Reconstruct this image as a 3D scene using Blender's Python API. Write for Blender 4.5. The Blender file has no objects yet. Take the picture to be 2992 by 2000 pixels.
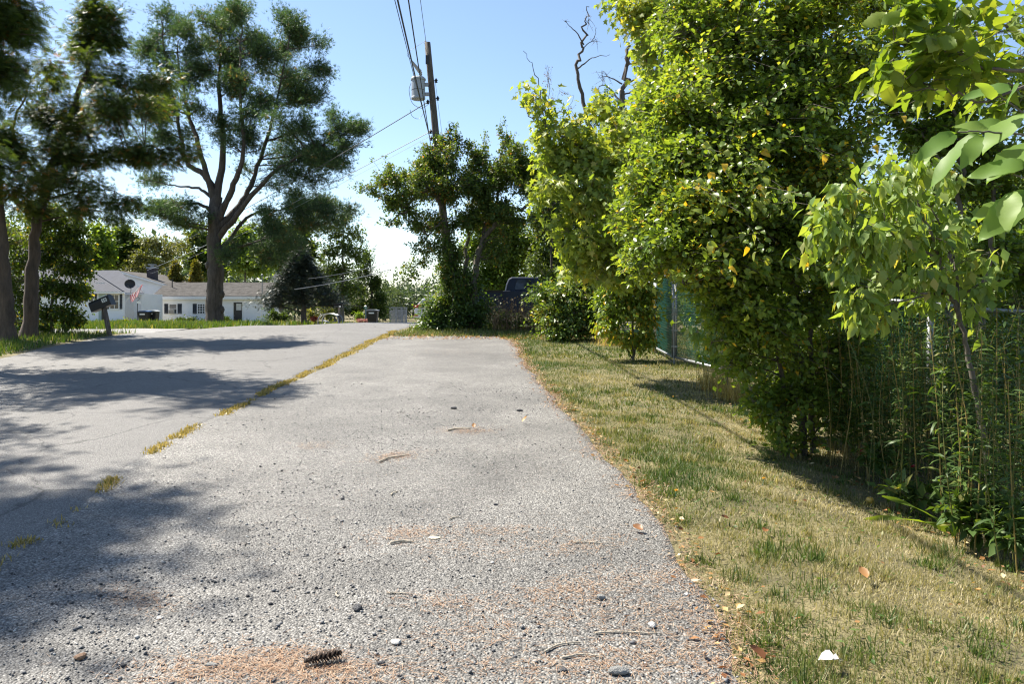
import bpy, bmesh, math, random
import numpy as np
from mathutils import Vector, Matrix

scene = bpy.context.scene
COL = scene.collection
R = math.radians
random.seed(11)
rng = np.random.default_rng(11)

# ------------------------------------------------------------------ camera
F_PX, CX, HY, EYE = 2292.0, 1496.0, 894.0, 1.5      # 18 mm lens on a 23.5 mm sensor, horizon row, eye height
cam_data = bpy.data.cameras.new('camera')
cam = bpy.data.objects.new('camera', cam_data)
COL.objects.link(cam)
cam.location = (0, 0, EYE)
cam.rotation_euler = (R(90), 0, 0)
cam_data.sensor_width = 23.5
cam_data.lens = 18.0
cam_data.shift_y = -(1000 - HY) / 2992.0
cam_data.clip_start = 0.05
cam_data.clip_end = 6000
scene.camera = cam

# ------------------------------------------------------------------ sky, sun, exposure
SUN_AZ, SUN_EL = R(-58), R(53)                       # left of the road direction, early afternoon
world = bpy.data.worlds.new('World')
scene.world = world
world.use_nodes = True
wn = world.node_tree.nodes
wl = world.node_tree.links
sky = wn.new('ShaderNodeTexSky')
sky.sky_type = 'NISHITA'
sky.sun_disc = False
sky.sun_elevation = SUN_EL
sky.sun_rotation = SUN_AZ
sky.altitude = 100
sky.air_density = 1.0
sky.dust_density = 0.35
sky.ozone_density = 1.6
bg = wn['Background']
bg.inputs['Strength'].default_value = 0.075
wl.new(sky.outputs['Color'], bg.inputs['Color'])

sd = bpy.data.lights.new('sun', 'SUN')
sd.energy = 5.0
sd.angle = R(0.53)
sd.color = (1.0, 0.93, 0.82)
sun = bpy.data.objects.new('sun', sd)
COL.objects.link(sun)
svec = Vector((math.sin(SUN_AZ) * math.cos(SUN_EL), math.cos(SUN_AZ) * math.cos(SUN_EL), math.sin(SUN_EL)))
sun.rotation_euler = svec.to_track_quat('Z', 'Y').to_euler()
sun.location = (-20, 30, 40)

scene.view_settings.view_transform = 'Standard'
scene.view_settings.look = 'None'
scene.view_settings.gamma = 1
scene.view_settings.exposure = 1.45
scene.render.engine = 'CYCLES'
scene.cycles.use_denoising = True
scene.cycles.filter_width = 1.2
scene.cycles.max_bounces = 8
scene.cycles.diffuse_bounces = 4
scene.cycles.glossy_bounces = 2
scene.cycles.transmission_bounces = 5
scene.cycles.transparent_max_bounces = 4
scene.cycles.sample_clamp_indirect = 6

# ------------------------------------------------------------------ helpers
def at(X, Y, d):
    """a point of the place seen at photograph pixel X, Y and d metres ahead"""
    return np.array([(X - CX) / F_PX * d, d, EYE - (Y - HY) / F_PX * d])

def sst(a, b, x):
    t = np.clip((np.asarray(x, float) - a) / (b - a), 0, 1)
    return t * t * (3 - 2 * t)

def vnoise(x, y, f=1.0, s=0.0):
    x = np.asarray(x, float) * f + s; y = np.asarray(y, float) * f - s
    return (np.sin(x * 1.7 + 1.3 * np.sin(y * 1.1)) + np.sin(y * 2.3 + 1.7 * np.sin(x * .9 + 2)) + np.sin((x + y) * 3.1 + s)) / 3

def ground_h(x, y):
    x = np.asarray(x, float); y = np.asarray(y, float)
    c = 24 - 2.5 * (1 - sst(-9, -6, x))
    yy = np.maximum(y, -40)
    t = np.clip(yy - c, 0, 11)
    z = 0.03 * np.minimum(yy, c) + 0.03 * t - 0.0025 * t * t
    z = z - 0.0235 * (np.clip(yy, c + 11, 110) - (c + 11)) * (yy > c + 11)
    z = z - 0.16 * sst(1.7, 3.4, x) * (1 - sst(6, 13, y))
    paved = sst(-10.9, -10.3, x) * (1 - sst(0.7, 1.3, x))
    z = z + (1 - paved) * 0.02 * vnoise(x, y, 1.1)
    return z

def gz(x, y):
    return float(ground_h(x, y))

def org(o):
    v = np.zeros(3)
    while o is not None:
        v += np.array(o.location); o = o.parent
    return v

def tag(o, label=None, cat=None, group=None, kind=None):
    if label: o['label'] = label
    if cat: o['category'] = cat
    if group: o['group'] = group
    if kind: o['kind'] = kind
    return o

def empty(name, loc, label=None, cat=None, group=None):
    o = bpy.data.objects.new(name, None)
    COL.objects.link(o)
    o.location = tuple(float(v) for v in loc)
    o.empty_display_size = 0.2
    return tag(o, label, cat, group)

def mesh_data(name, V, faces, mat=None, rnd=None, smooth=False):
    V = np.asarray(V, np.float32)
    faces = [np.asarray(f, np.int32) for f in faces if len(f)]
    me = bpy.data.meshes.new(name)
    nl = sum(f.size for f in faces); nf = sum(len(f) for f in faces)
    me.vertices.add(len(V)); me.loops.add(nl); me.polygons.add(nf)
    me.vertices.foreach_set('co', V.ravel())
    me.loops.foreach_set('vertex_index', np.concatenate([f.ravel() for f in faces]))
    tot = np.concatenate([np.full(len(f), f.shape[1], np.int32) for f in faces])
    st = np.concatenate([[0], np.cumsum(tot)[:-1]]).astype(np.int32)
    me.polygons.foreach_set('loop_start', st)
    me.polygons.foreach_set('loop_total', tot)
    if smooth:
        me.polygons.foreach_set('use_smooth', np.ones(nf, bool))
    if rnd is not None:
        a = me.attributes.new('rnd', 'FLOAT', 'POINT')
        a.data.foreach_set('value', np.asarray(rnd, np.float32))
    me.update(calc_edges=True)
    if mat: me.materials.append(mat)
    return me

def add(name, me, parent=None, loc=None):
    o = bpy.data.objects.new(name, me)
    COL.objects.link(o)
    if parent is not None: o.parent = parent
    if loc is not None: o.location = tuple(float(v) for v in loc)
    return o

def mk(name, V, faces, mat=None, parent=None, rnd=None, smooth=False, loc=None):
    """mesh object from world-space vertices, with its origin at loc or at its parent's origin"""
    V = np.asarray(V, float)
    o0 = org(parent) if parent is not None else np.zeros(3)
    if loc is not None: o0 = o0 * 0 + np.asarray(loc, float)
    o = add(name, mesh_data(name, V - o0, faces, mat, rnd, smooth), parent)
    if loc is not None:
        o.location = tuple(np.asarray(loc, float) - (org(parent) if parent is not None else 0))
    return o

class MB:
    """collects solids in world space and links them as one mesh"""
    def __init__(s): s.V = []; s.F = []; s.n = 0
    def raw(s, V, F):
        V = np.asarray(V, float).reshape(-1, 3)
        s.V.append(V); s.F += [tuple(int(i) + s.n for i in f) for f in F]; s.n += len(V); return s
    def box(s, a, b, rz=0, c=None):
        (x0, y0, z0), (x1, y1, z1) = a, b
        V = np.array([[x, y, z] for z in (z0, z1) for y in (y0, y1) for x in (x0, x1)], float)
        if rz:
            p = np.array(c if c is not None else [(x0 + x1) / 2, (y0 + y1) / 2, 0])
            q = V - p; cs, sn = math.cos(rz), math.sin(rz)
            V = np.stack([q[:, 0] * cs - q[:, 1] * sn, q[:, 0] * sn + q[:, 1] * cs, q[:, 2]], 1) + p
        return s.raw(V, [(0, 2, 3, 1), (4, 5, 7, 6), (0, 1, 5, 4), (2, 6, 7, 3), (0, 4, 6, 2), (1, 3, 7, 5)])
    def tube(s, P, rad, k=8, cap=True):
        V, Q = tube(P, rad, k)
        F = [tuple(q) for q in Q]
        if cap:
            n = len(V)
            F += [tuple(range(k))[::-1], tuple(range(n - k, n))]
        return s.raw(V, F)
    def prism(s, poly, axis, a, b):
        """poly: 2-D outline, pushed along axis 'x','y' or 'z' from a to b"""
        n = len(poly); V = []
        for t in (a, b):
            for (u, v) in poly:
                V.append({'x': (t, u, v), 'y': (u, t, v), 'z': (u, v, t)}[axis])
        F = [tuple(range(n))[::-1], tuple(range(n, 2 * n))] + [(i, (i + 1) % n, n + (i + 1) % n, n + i) for i in range(n)]
        return s.raw(V, F)
    def lathe(s, c, prof, k=14):
        """prof: (radius, height) rings about a vertical axis through c"""
        V = []
        for r, z in prof:
            for i in range(k):
                a = 2 * math.pi * i / k
                V.append((c[0] + r * math.cos(a), c[1] + r * math.sin(a), c[2] + z))
        F = [(j * k + i, j * k + (i + 1) % k, (j + 1) * k + (i + 1) % k, (j + 1) * k + i) for j in range(len(prof) - 1) for i in range(k)]
        F += [tuple(range(k))[::-1], tuple(range((len(prof) - 1) * k, len(prof) * k))]
        return s.raw(V, F)
    def build(s, name, mat, parent=None, smooth=False, loc=None, bevel=0):
        V = np.concatenate(s.V)
        o0 = np.asarray(loc, float) if loc is not None else (org(parent) if parent is not None else np.zeros(3))
        me = bpy.data.meshes.new(name)
        me.from_pydata((V - o0).tolist(), [], s.F)
        if smooth:
            me.polygons.foreach_set('use_smooth', np.ones(len(me.polygons), bool))
        me.update()
        me.materials.append(mat)
        o = add(name, me, parent)
        if loc is not None:
            o.location = tuple(o0 - (org(parent) if parent is not None else 0))
        if bevel:
            b = o.modifiers.new('bevel', 'BEVEL'); b.width = bevel; b.segments = 2; b.limit_method = 'ANGLE'
        return o

def tube(P, rad, k=6):
    P = np.asarray(P, float); n = len(P)
    rad = np.broadcast_to(np.asarray(rad, float), (n,))
    T = np.gradient(P, axis=0)
    T /= np.linalg.norm(T, axis=1, keepdims=True) + 1e-9
    m = T.mean(0)
    ref = np.array([1., 0, 0]) if abs(m[0]) < 0.6 else np.array([0, 1., 0])
    U = np.cross(T, ref); U /= np.linalg.norm(U, axis=1, keepdims=True) + 1e-9
    W = np.cross(T, U)
    a = np.arange(k) * 2 * math.pi / k
    V = P[:, None] + rad[:, None, None] * (np.cos(a)[None, :, None] * U[:, None] + np.sin(a)[None, :, None] * W[:, None])
    i = np.arange(n - 1)[:, None] * k; j = np.arange(k)[None]
    Q = np.stack([i + j, i + (j + 1) % k, i + k + (j + 1) % k, i + k + j], -1).reshape(-1, 4)
    return V.reshape(-1, 3), Q

def smooth_path(P, sub=5):
    """Catmull-Rom through P"""
    P = np.asarray(P, float)
    if len(P) < 3: 
        t = np.linspace(0, 1, sub + 1)[:, None]
        return P[0] * (1 - t) + P[-1] * t
    Q = np.vstack([2 * P[0] - P[1], P, 2 * P[-1] - P[-2]])
    out = []
    for i in range(1, len(Q) - 2):
        p0, p1, p2, p3 = Q[i - 1], Q[i], Q[i + 1], Q[i + 2]
        for t in np.linspace(0, 1, sub, endpoint=False):
            out.append(0.5 * ((2 * p1) + (-p0 + p2) * t + (2 * p0 - 5 * p1 + 4 * p2 - p3) * t * t + (-p0 + 3 * p1 - 3 * p2 + p3) * t ** 3))
    out.append(P[-1])
    return np.array(out)

def unit(v):
    return v / (np.linalg.norm(v, axis=-1, keepdims=True) + 1e-9)

class Buf:
    """big vectorised geometry with a per-piece random value"""
    def __init__(s): s.V = []; s.F = {}; s.r = []; s.n = 0
    def put(s, V, F, rnd):
        V = np.asarray(V).reshape(-1, 3); F = np.asarray(F)
        s.V.append(V); s.F.setdefault(F.shape[1], []).append(F + s.n)
        s.r.append(np.broadcast_to(np.asarray(rnd, float), (len(V),))); s.n += len(V)
    def scatter(s, tmpl, P, D, N, S, rnd, W=None):
        tv, tf = tmpl
        n = len(P)
        if n == 0: return
        D = unit(D); B = unit(np.cross(N, D)); N = np.cross(D, B)
        S = np.broadcast_to(np.asarray(S, float), (n,))
        W = S if W is None else np.broadcast_to(np.asarray(W, float), (n,))
        V = P[:, None] + (S[:, None] * tv[None, :, 0])[..., None] * D[:, None] + (W[:, None] * tv[None, :, 1])[..., None] * B[:, None] + (W[:, None] * tv[None, :, 2])[..., None] * N[:, None]
        k = len(tv)
        Fa = tf[None] + (np.arange(n) * k)[:, None, None]
        s.put(V.reshape(-1, 3), Fa.reshape(-1, tf.shape[1]), np.repeat(rnd, k))
    def tubes(s, P, r0, r1, k=3, rnd=.5):
        """P: (n, m, 3) many thin curves at once"""
        n, m, _ = P.shape
        if n == 0: return
        T = unit(np.gradient(P, axis=1))
        U = unit(np.cross(T, np.array([.3, .2, .93]))); W = np.cross(T, U)
        t = np.linspace(0, 1, m)[None]
        rad = np.broadcast_to(r0, (n,))[:, None] * (1 - t) + np.broadcast_to(r1, (n,))[:, None] * t
        a = np.arange(k) * 2 * math.pi / k
        V = P[:, :, None] + rad[..., None, None] * (np.cos(a)[:, None] * U[:, :, None] + np.sin(a)[:, None] * W[:, :, None])
        i = (np.arange(m - 1) * k)[:, None]; j = np.arange(k)[None]
        q = np.stack([i + j, i + (j + 1) % k, i + k + (j + 1) % k, i + k + j], -1).reshape(-1, 4)
        Q = q[None] + (np.arange(n) * m * k)[:, None, None]
        s.put(V.reshape(-1, 3), Q.reshape(-1, 4), rnd)
    def build(s, name, mat, parent=None, smooth=False, loc=None):
        return mk(name, np.concatenate(s.V), [np.concatenate(f) for f in s.F.values()], mat, parent, np.concatenate(s.r), smooth, loc)

# ------------------------------------------------------------------ materials
def new_mat(name):
    m = bpy.data.materials.new(name); m.use_nodes = True
    return m, m.node_tree.nodes, m.node_tree.links, m.node_tree.nodes['Principled BSDF']

def plain(name, col, rough=.6, metal=0., noise=.12, scale=6., bump=0., spec=.5):
    """a single colour with dirt-like unevenness and optional fine relief"""
    m, n, l, b = new_mat(name)
    tc = n.new('ShaderNodeTexCoord'); nz = n.new('ShaderNodeTexNoise')
    nz.inputs['Scale'].default_value = scale; nz.inputs['Detail'].default_value = 6; nz.inputs['Roughness'].default_value = .65
    l.new(tc.outputs['Object'], nz.inputs['Vector'])
    rp = n.new('ShaderNodeValToRGB')
    c = np.array(col)
    rp.color_ramp.elements[0].position = .3; rp.color_ramp.elements[1].position = .72
    rp.color_ramp.elements[0].color = (*np.clip(c * (1 - noise), 0, 1), 1)
    rp.color_ramp.elements[1].color = (*np.clip(c * (1 + noise), 0, 1), 1)
    l.new(nz.outputs['Fac'], rp.inputs['Fac']); l.new(rp.outputs['Color'], b.inputs['Base Color'])
    b.inputs['Roughness'].default_value = rough; b.inputs['Metallic'].default_value = metal
    b.inputs['Specular IOR Level'].default_value = spec
    if bump:
        bp = n.new('ShaderNodeBump'); bp.inputs['Strength'].default_value = bump; bp.inputs['Distance'].default_value = .02
        n2 = n.new('ShaderNodeTexNoise'); n2.inputs['Scale'].default_value = scale * 6; n2.inputs['Detail'].default_value = 4
        l.new(tc.outputs['Object'], n2.inputs['Vector']); l.new(n2.outputs['Fac'], bp.inputs['Height']); l.new(bp.outputs['Normal'], b.inputs['Normal'])
    return m

def ramp_node(n, stops):
    rp = n.new('ShaderNodeValToRGB'); cr = rp.color_ramp
    while len(cr.elements) < len(stops): cr.elements.new(.5)
    for e, (p, c) in zip(cr.elements, stops):
        e.position = p; e.color = (*c, 1)
    return rp

def leaf_mat(name, stops, trans=.45, rough=.45, tint=(1.5, 1.35, .35), spec=.35):
    """leaf: reflects its own green, lets yellower light through"""
    m, n, l, b = new_mat(name)
    a = n.new('ShaderNodeAttribute'); a.attribute_name = 'rnd'
    rp = ramp_node(n, stops)
    l.new(a.outputs['Fac'], rp.inputs['Fac'])
    l.new(rp.outputs['Color'], b.inputs['Base Color'])
    b.inputs['Roughness'].default_value = rough; b.inputs['Specular IOR Level'].default_value = spec
    mul = n.new('ShaderNodeMixRGB'); mul.blend_type = 'MULTIPLY'; mul.inputs['Fac'].default_value = 1
    mul.inputs['Color2'].default_value = (*tint, 1)
    l.new(rp.outputs['Color'], mul.inputs['Color1'])
    tr = n.new('ShaderNodeBsdfTranslucent'); l.new(mul.outputs['Color'], tr.inputs['Color'])
    mx = n.new('ShaderNodeMixShader'); mx.inputs['Fac'].default_value = trans
    l.new(b.outputs['BSDF'], mx.inputs[1]); l.new(tr.outputs['BSDF'], mx.inputs[2])
    l.new(mx.outputs['Shader'], n['Material Output'].inputs['Surface'])
    return m

def bark_mat(name, c0, c1, scale=9.):
    m, n, l, b = new_mat(name)
    tc = n.new('ShaderNodeTexCoord'); mp = n.new('ShaderNodeMapping'); mp.inputs['Scale'].default_value = (1, 1, .22)
    l.new(tc.outputs['Object'], mp.inputs['Vector'])
    nz = n.new('ShaderNodeTexNoise'); nz.inputs['Scale'].default_value = scale; nz.inputs['Detail'].default_value = 8; nz.inputs['Roughness'].default_value = .7
    l.new(mp.outputs['Vector'], nz.inputs['Vector'])
    rp = ramp_node(n, [(.32, c0), (.68, c1)])
    l.new(nz.outputs['Fac'], rp.inputs['Fac']); l.new(rp.outputs['Color'], b.inputs['Base Color'])
    b.inputs['Roughness'].default_value = .9
    bp = n.new('ShaderNodeBump'); bp.inputs['Strength'].default_value = .8; bp.inputs['Distance'].default_value = .04
    l.new(nz.outputs['Fac'], bp.inputs['Height']); l.new(bp.outputs['Normal'], b.inputs['Normal'])
    return m

def asphalt_mat(name, dark, light, chip=85., tone=1.0, patch=False, crack=False, vr=(.0, .95)):
    """worn asphalt: exposed stone chips in dark binder, dusty patches, hairline cracks"""
    m, n, l, b = new_mat(name)
    tc = n.new('ShaderNodeTexCoord')
    vo = n.new('ShaderNodeTexVoronoi'); vo.inputs['Scale'].default_value = chip
    l.new(tc.outputs['Object'], vo.inputs['Vector'])
    sx = n.new('ShaderNodeSeparateColor'); l.new(vo.outputs['Color'], sx.inputs['Color'])
    rp = ramp_node(n, [(vr[0], dark), (.45, tuple((np.array(dark) * .5 + np.array(light) * .5))), (vr[1], light), (1., tuple(np.minimum(np.array(light) * 1.5, .7)))])
    l.new(sx.outputs['Red'], rp.inputs['Fac'])
    # large uneven wear
    nz = n.new('ShaderNodeTexNoise'); nz.inputs['Scale'].default_value = .55; nz.inputs['Detail'].default_value = 7; nz.inputs['Roughness'].default_value = .62
    l.new(tc.outputs['Object'], nz.inputs['Vector'])
    mr = n.new('ShaderNodeMapRange'); mr.inputs['From Min'].default_value = .3; mr.inputs['From Max'].default_value = .7
    mr.inputs['To Min'].default_value = .78 * tone; mr.inputs['To Max'].default_value = 1.16 * tone
    l.new(nz.outputs['Fac'], mr.inputs['Value'])
    mu = n.new('ShaderNodeVectorMath'); mu.operation = 'SCALE'
    l.new(rp.outputs['Color'], mu.inputs[0]); l.new(mr.outputs['Result'], mu.inputs['Scale'])
    out = mu.outputs['Vector']
    # dark binder between the chips
    dr = n.new('ShaderNodeMapRange'); dr.inputs['From Min'].default_value = .35; dr.inputs['From Max'].default_value = .62
    dr.inputs['To Min'].default_value = 1; dr.inputs['To Max'].default_value = .45
    l.new(vo.outputs['Distance'], dr.inputs['Value'])
    m3 = n.new('ShaderNodeVectorMath'); m3.operation = 'SCALE'; l.new(out, m3.inputs[0]); l.new(dr.outputs['Result'], m3.inputs['Scale']); out = m3.outputs['Vector']
    if patch:
        # worn-through patches of darker bare binder and paler dusty fields
        n5 = n.new('ShaderNodeTexNoise'); n5.inputs['Scale'].default_value = .9; n5.inputs['Detail'].default_value = 9; n5.inputs['Roughness'].default_value = .7; n5.inputs['Distortion'].default_value = .6
        l.new(tc.outputs['Object'], n5.inputs['Vector'])
        pr = n.new('ShaderNodeMapRange'); pr.inputs['From Min'].default_value = .38; pr.inputs['From Max'].default_value = .6; pr.inputs['To Min'].default_value = .72; pr.inputs['To Max'].default_value = 1.1
        l.new(n5.outputs['Fac'], pr.inputs['Value'])
        m5 = n.new('ShaderNodeVectorMath'); m5.operation = 'SCALE'; l.new(out, m5.inputs[0]); l.new(pr.outputs['Result'], m5.inputs['Scale']); out = m5.outputs['Vector']
    if crack:
        v2 = n.new('ShaderNodeTexVoronoi'); v2.feature = 'DISTANCE_TO_EDGE'; v2.inputs['Scale'].default_value = .42
        n3 = n.new('ShaderNodeTexNoise'); n3.inputs['Scale'].default_value = 1.6; n3.inputs['Detail'].default_value = 5
        l.new(tc.outputs['Object'], n3.inputs['Vector'])
        ad = n.new('ShaderNodeMixRGB'); ad.blend_type = 'ADD'; ad.inputs['Fac'].default_value = .55
        l.new(tc.outputs['Object'], ad.inputs['Color1']); l.new(n3.outputs['Color'], ad.inputs['Color2'])
        l.new(ad.outputs['Color'], v2.inputs['Vector'])
        cr = n.new('ShaderNodeMapRange'); cr.inputs['From Min'].default_value = .0; cr.inputs['From Max'].default_value = .008
        cr.inputs['To Min'].default_value = .35; cr.inputs['To Max'].default_value = 1
        l.new(v2.outputs['Distance'], cr.inputs['Value'])
        m2 = n.new('ShaderNodeVectorMath'); m2.operation = 'SCALE'; l.new(out, m2.inputs[0]); l.new(cr.outputs['Result'], m2.inputs['Scale']); out = m2.outputs['Vector']
    l.new(out, b.inputs['Base Color'])
    b.inputs['Roughness'].default_value = .68; b.inputs['Specular IOR Level'].default_value = .5
    bp = n.new('ShaderNodeBump'); bp.inputs['Strength'].default_value = .9; bp.inputs['Distance'].default_value = .008; bp.invert = True
    l.new(vo.outputs['Distance'], bp.inputs['Height']); l.new(bp.outputs['Normal'], b.inputs['Normal'])
    return m

M = {}
M['road'] = asphalt_mat('road asphalt', (.112, .108, .102), (.245, .238, .226), chip=120, crack=True)
M['lot'] = asphalt_mat('parking strip asphalt', (.085, .081, .075), (.30, .29, .268), chip=92, patch=True)
M['drive'] = asphalt_mat('driveway asphalt', (.14, .135, .13), (.36, .35, .34), chip=80)
m, n, l, b = new_mat('soil and thatch')
tc = n.new('ShaderNodeTexCoord'); nz = n.new('ShaderNodeTexNoise'); nz.inputs['Scale'].default_value = 2.2; nz.inputs['Detail'].default_value = 10; nz.inputs['Roughness'].default_value = .72
l.new(tc.outputs['Object'], nz.inputs['Vector'])
rp = ramp_node(n, [(.3, (.06, .055, .024)), (.5, (.14, .12, .055)), (.72, (.25, .21, .105))])
l.new(nz.outputs['Fac'], rp.inputs['Fac']); l.new(rp.outputs['Color'], b.inputs['Base Color']); b.inputs['Roughness'].default_value = .95
bp = n.new('ShaderNodeBump'); bp.inputs['Strength'].default_value = 1; bp.inputs['Distance'].default_value = .03
n2 = n.new('ShaderNodeTexNoise'); n2.inputs['Scale'].default_value = 40; n2.inputs['Detail'].default_value = 5
l.new(tc.outputs['Object'], n2.inputs['Vector']); l.new(n2.outputs['Fac'], bp.inputs['Height']); l.new(bp.outputs['Normal'], b.inputs['Normal'])
M['soil'] = m
M['grass'] = leaf_mat('dry lawn grass', [(0, (.052, .10, .018)), (.3, (.11, .145, .03)), (.55, (.19, .185, .065)), (.8, (.34, .285, .14)), (1, (.47, .41, .25))], trans=.35, tint=(1.2, 1.2, .65), rough=.5)
M['verge'] = leaf_mat('green verge grass', [(0, (.04, .085, .014)), (.5, (.09, .15, .03)), (.85, (.2, .19, .06)), (1, (.36, .3, .12))], trans=.4, tint=(1.3, 1.3, .4))
M['straw'] = leaf_mat('crack grass', [(0, (.1, .13, .03)), (.35, (.28, .22, .07)), (1, (.52, .4, .16))], trans=.35, tint=(1.2, 1.15, .6))
M['needle_litter'] = leaf_mat('fallen pine needles', [(0, (.22, .12, .07)), (.5, (.34, .215, .13)), (1, (.48, .36, .25))], trans=.1, tint=(1, .9, .7))
M['dead_leaf'] = leaf_mat('fallen leaves', [(0, (.14, .055, .025)), (.4, (.3, .15, .06)), (.75, (.46, .3, .12)), (1, (.6, .5, .3))], trans=.25, tint=(1.2, .9, .4))
M['stone'] = leaf_mat('loose stone', [(0, (.035, .035, .038)), (.35, (.13, .13, .135)), (.75, (.27, .265, .255)), (1, (.5, .49, .46))], trans=0, rough=.8, tint=(1, 1, 1))
M['twig'] = bark_mat('weathered twig', (.36, .30, .22), (.62, .55, .44), 40)
M['bark_pine'] = bark_mat('pine bark', (.035, .028, .022), (.12, .10, .082))
M['bark_hem'] = bark_mat('hemlock bark', (.04, .03, .024), (.13, .095, .07))
M['bark_apple'] = bark_mat('apple bark', (.05, .042, .032), (.17, .145, .11), 14)
M['bark_grey'] = bark_mat('grey bark', (.06, .052, .04), (.2, .175, .14), 20)
M['bark_dead'] = bark_mat('dead wood', (.04, .035, .03), (.14, .12, .1), 20)
M['pine'] = leaf_mat('pine needles', [(0, (.04, .075, .036)), (.5, (.07, .12, .052)), (.9, (.12, .175, .07)), (1, (.28, .17, .06))], trans=.38, tint=(1.2, 1.3, .6))
M['hemlock'] = leaf_mat('hemlock needles', [(0, (.026, .055, .018)), (.5, (.06, .10, .027)), (.9, (.115, .155, .038)), (.985, (.14, .165, .04)), (1, (.28, .14, .035))], trans=.45, tint=(1.5, 1.4, .4))
M['spruce'] = leaf_mat('spruce needles', [(0, (.02, .032, .026)), (.6, (.045, .064, .048)), (1, (.085, .11, .08))], trans=.12, tint=(1.1, 1.1, .7))
M['apple'] = leaf_mat('apple leaves', [(0, (.05, .095, .022)), (.55, (.095, .155, .036)), (.85, (.17, .21, .05)), (.95, (.28, .24, .055)), (1, (.34, .17, .04))], trans=.46)
M['maple'] = leaf_mat('maple leaves', [(0, (.13, .21, .045)), (.5, (.22, .30, .065)), (.9, (.32, .36, .10)), (1, (.42, .38, .10))], trans=.52, tint=(1.5, 1.35, .4))
M['buck'] = leaf_mat('buckthorn leaves', [(0, (.09, .165, .03)), (.5, (.16, .245, .045)), (.9, (.24, .31, .065)), (.985, (.3, .33, .07)), (1, (.6, .42, .05))], trans=.52, rough=.36, spec=.5, tint=(1.6, 1.4, .4))
M['boxelder'] = leaf_mat('box elder leaves', [(0, (.13, .22, .055)), (.55, (.21, .31, .085)), (.92, (.30, .37, .12)), (1, (.42, .39, .14))], trans=.5)
M['elm'] = leaf_mat('elm leaves', [(0, (0.0862, 0.161, 0.0287)), (0.6, (0.1495, 0.23, 0.0403)), (1, (0.23, 0.2875, 0.0575))], trans=.55)
M['ash'] = leaf_mat('ash leaves', [(0, (.11, .21, .045)), (.6, (.17, .28, .06)), (1, (.22, .32, .08))], trans=.5, rough=.5, spec=.3)
M['goldenrod'] = leaf_mat('goldenrod leaves', [(0, (0.0375, 0.075, 0.02)), (0.55, (0.0688, 0.125, 0.03)), (0.9, (0.125, 0.1938, 0.05)), (1, (0.25, 0.25, 0.075))], trans=.42)
M['vine'] = leaf_mat('vine leaves', [(0, (.05, .10, .022)), (.6, (.105, .175, .038)), (.93, (.19, .26, .055)), (1, (.28, .24, .06))], trans=.48, spec=.5, rough=.35)
M['under'] = leaf_mat('undergrowth leaves', [(0, (0.0345, 0.069, 0.0138)), (0.5, (0.0862, 0.1437, 0.0253)), (0.9, (0.184, 0.2185, 0.0345)), (1, (0.575, 0.414, 0.046))], trans=.5)
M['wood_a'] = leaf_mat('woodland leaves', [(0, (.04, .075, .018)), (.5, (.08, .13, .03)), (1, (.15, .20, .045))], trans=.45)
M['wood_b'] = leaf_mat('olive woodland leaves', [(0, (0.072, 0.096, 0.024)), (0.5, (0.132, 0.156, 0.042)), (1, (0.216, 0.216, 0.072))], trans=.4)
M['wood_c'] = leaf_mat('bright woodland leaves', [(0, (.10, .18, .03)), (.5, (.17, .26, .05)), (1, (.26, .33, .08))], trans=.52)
M['far'] = leaf_mat('far forest leaves', [(0, (.05, .08, .045)), (.5, (.08, .115, .055)), (1, (.12, .155, .07))], trans=.3, tint=(1.1, 1.15, .6))
M['cedar'] = leaf_mat('golden cedar', [(0, (.09, .11, .02)), (.6, (.17, .16, .03)), (1, (.26, .2, .05))], trans=.35)
M['dry'] = leaf_mat('dry stalks', [(0, (.12, .07, .045)), (.5, (.24, .16, .09)), (1, (.42, .32, .18))], trans=.2, tint=(1, .9, .7))
M['flower_pink'] = leaf_mat('pink flowers', [(0, (.35, .12, .1)), (1, (.55, .28, .22))], trans=.3, tint=(1, .9, .9))
M['red_leaf'] = leaf_mat('red leaves', [(0, (.2, .03, .03)), (1, (.38, .07, .05))], trans=.4, tint=(1.2, .8, .6))
M['yellow_flower'] = plain('dandelion yellow', (.75, .42, .02), .6)

# ------------------------------------------------------------------ ground, road, parking strip
xs = np.unique(np.concatenate([-np.geomspace(16, 900, 34), np.arange(-16, 9.01, .4), np.geomspace(9, 900, 34)]))
ys = np.unique(np.concatenate([-np.geomspace(3, 400, 22), np.arange(-3, 40, .4), np.arange(40, 120, 1.5), np.geomspace(120, 3000, 26)]))
GX, GY = np.meshgrid(xs, ys)
GZ = ground_h(GX, GY)
nx, ny = len(xs), len(ys)
I = (np.arange(ny - 1)[:, None] * nx + np.arange(nx - 1)[None]).ravel()
ground = mk('ground', np.stack([GX, GY, GZ], -1).reshape(-1, 3), [np.stack([I, I + 1, I + nx + 1, I + nx], 1)], M['soil'], smooth=True)
tag(ground, 'dry grassy ground rising gently to a low crest', kind='structure')

def sheet(name, y, xl, xr, lift, mat, label, nc=26):
    """paving that follows the ground, its two long edges worn down to it"""
    y = np.asarray(y, float)
    t = np.concatenate([[0, .012], np.linspace(.03, .97, nc), [.988, 1]])
    X = xl[:, None] * (1 - t) + xr[:, None] * t
    Y = np.repeat(y[:, None], len(t), 1)
    L = np.full(len(t), lift); L[0] = L[-1] = -.015
    Z = ground_h(X, Y) + L
    m_ = len(t)
    I = (np.arange(len(y) - 1)[:, None] * m_ + np.arange(m_ - 1)[None]).ravel()
    o = mk(name, np.stack([X, Y, Z], -1).reshape(-1, 3), [np.stack([I, I + 1, I + m_ + 1, I + m_], 1)], mat, smooth=True)
    return tag(o, label, kind='structure')

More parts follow.
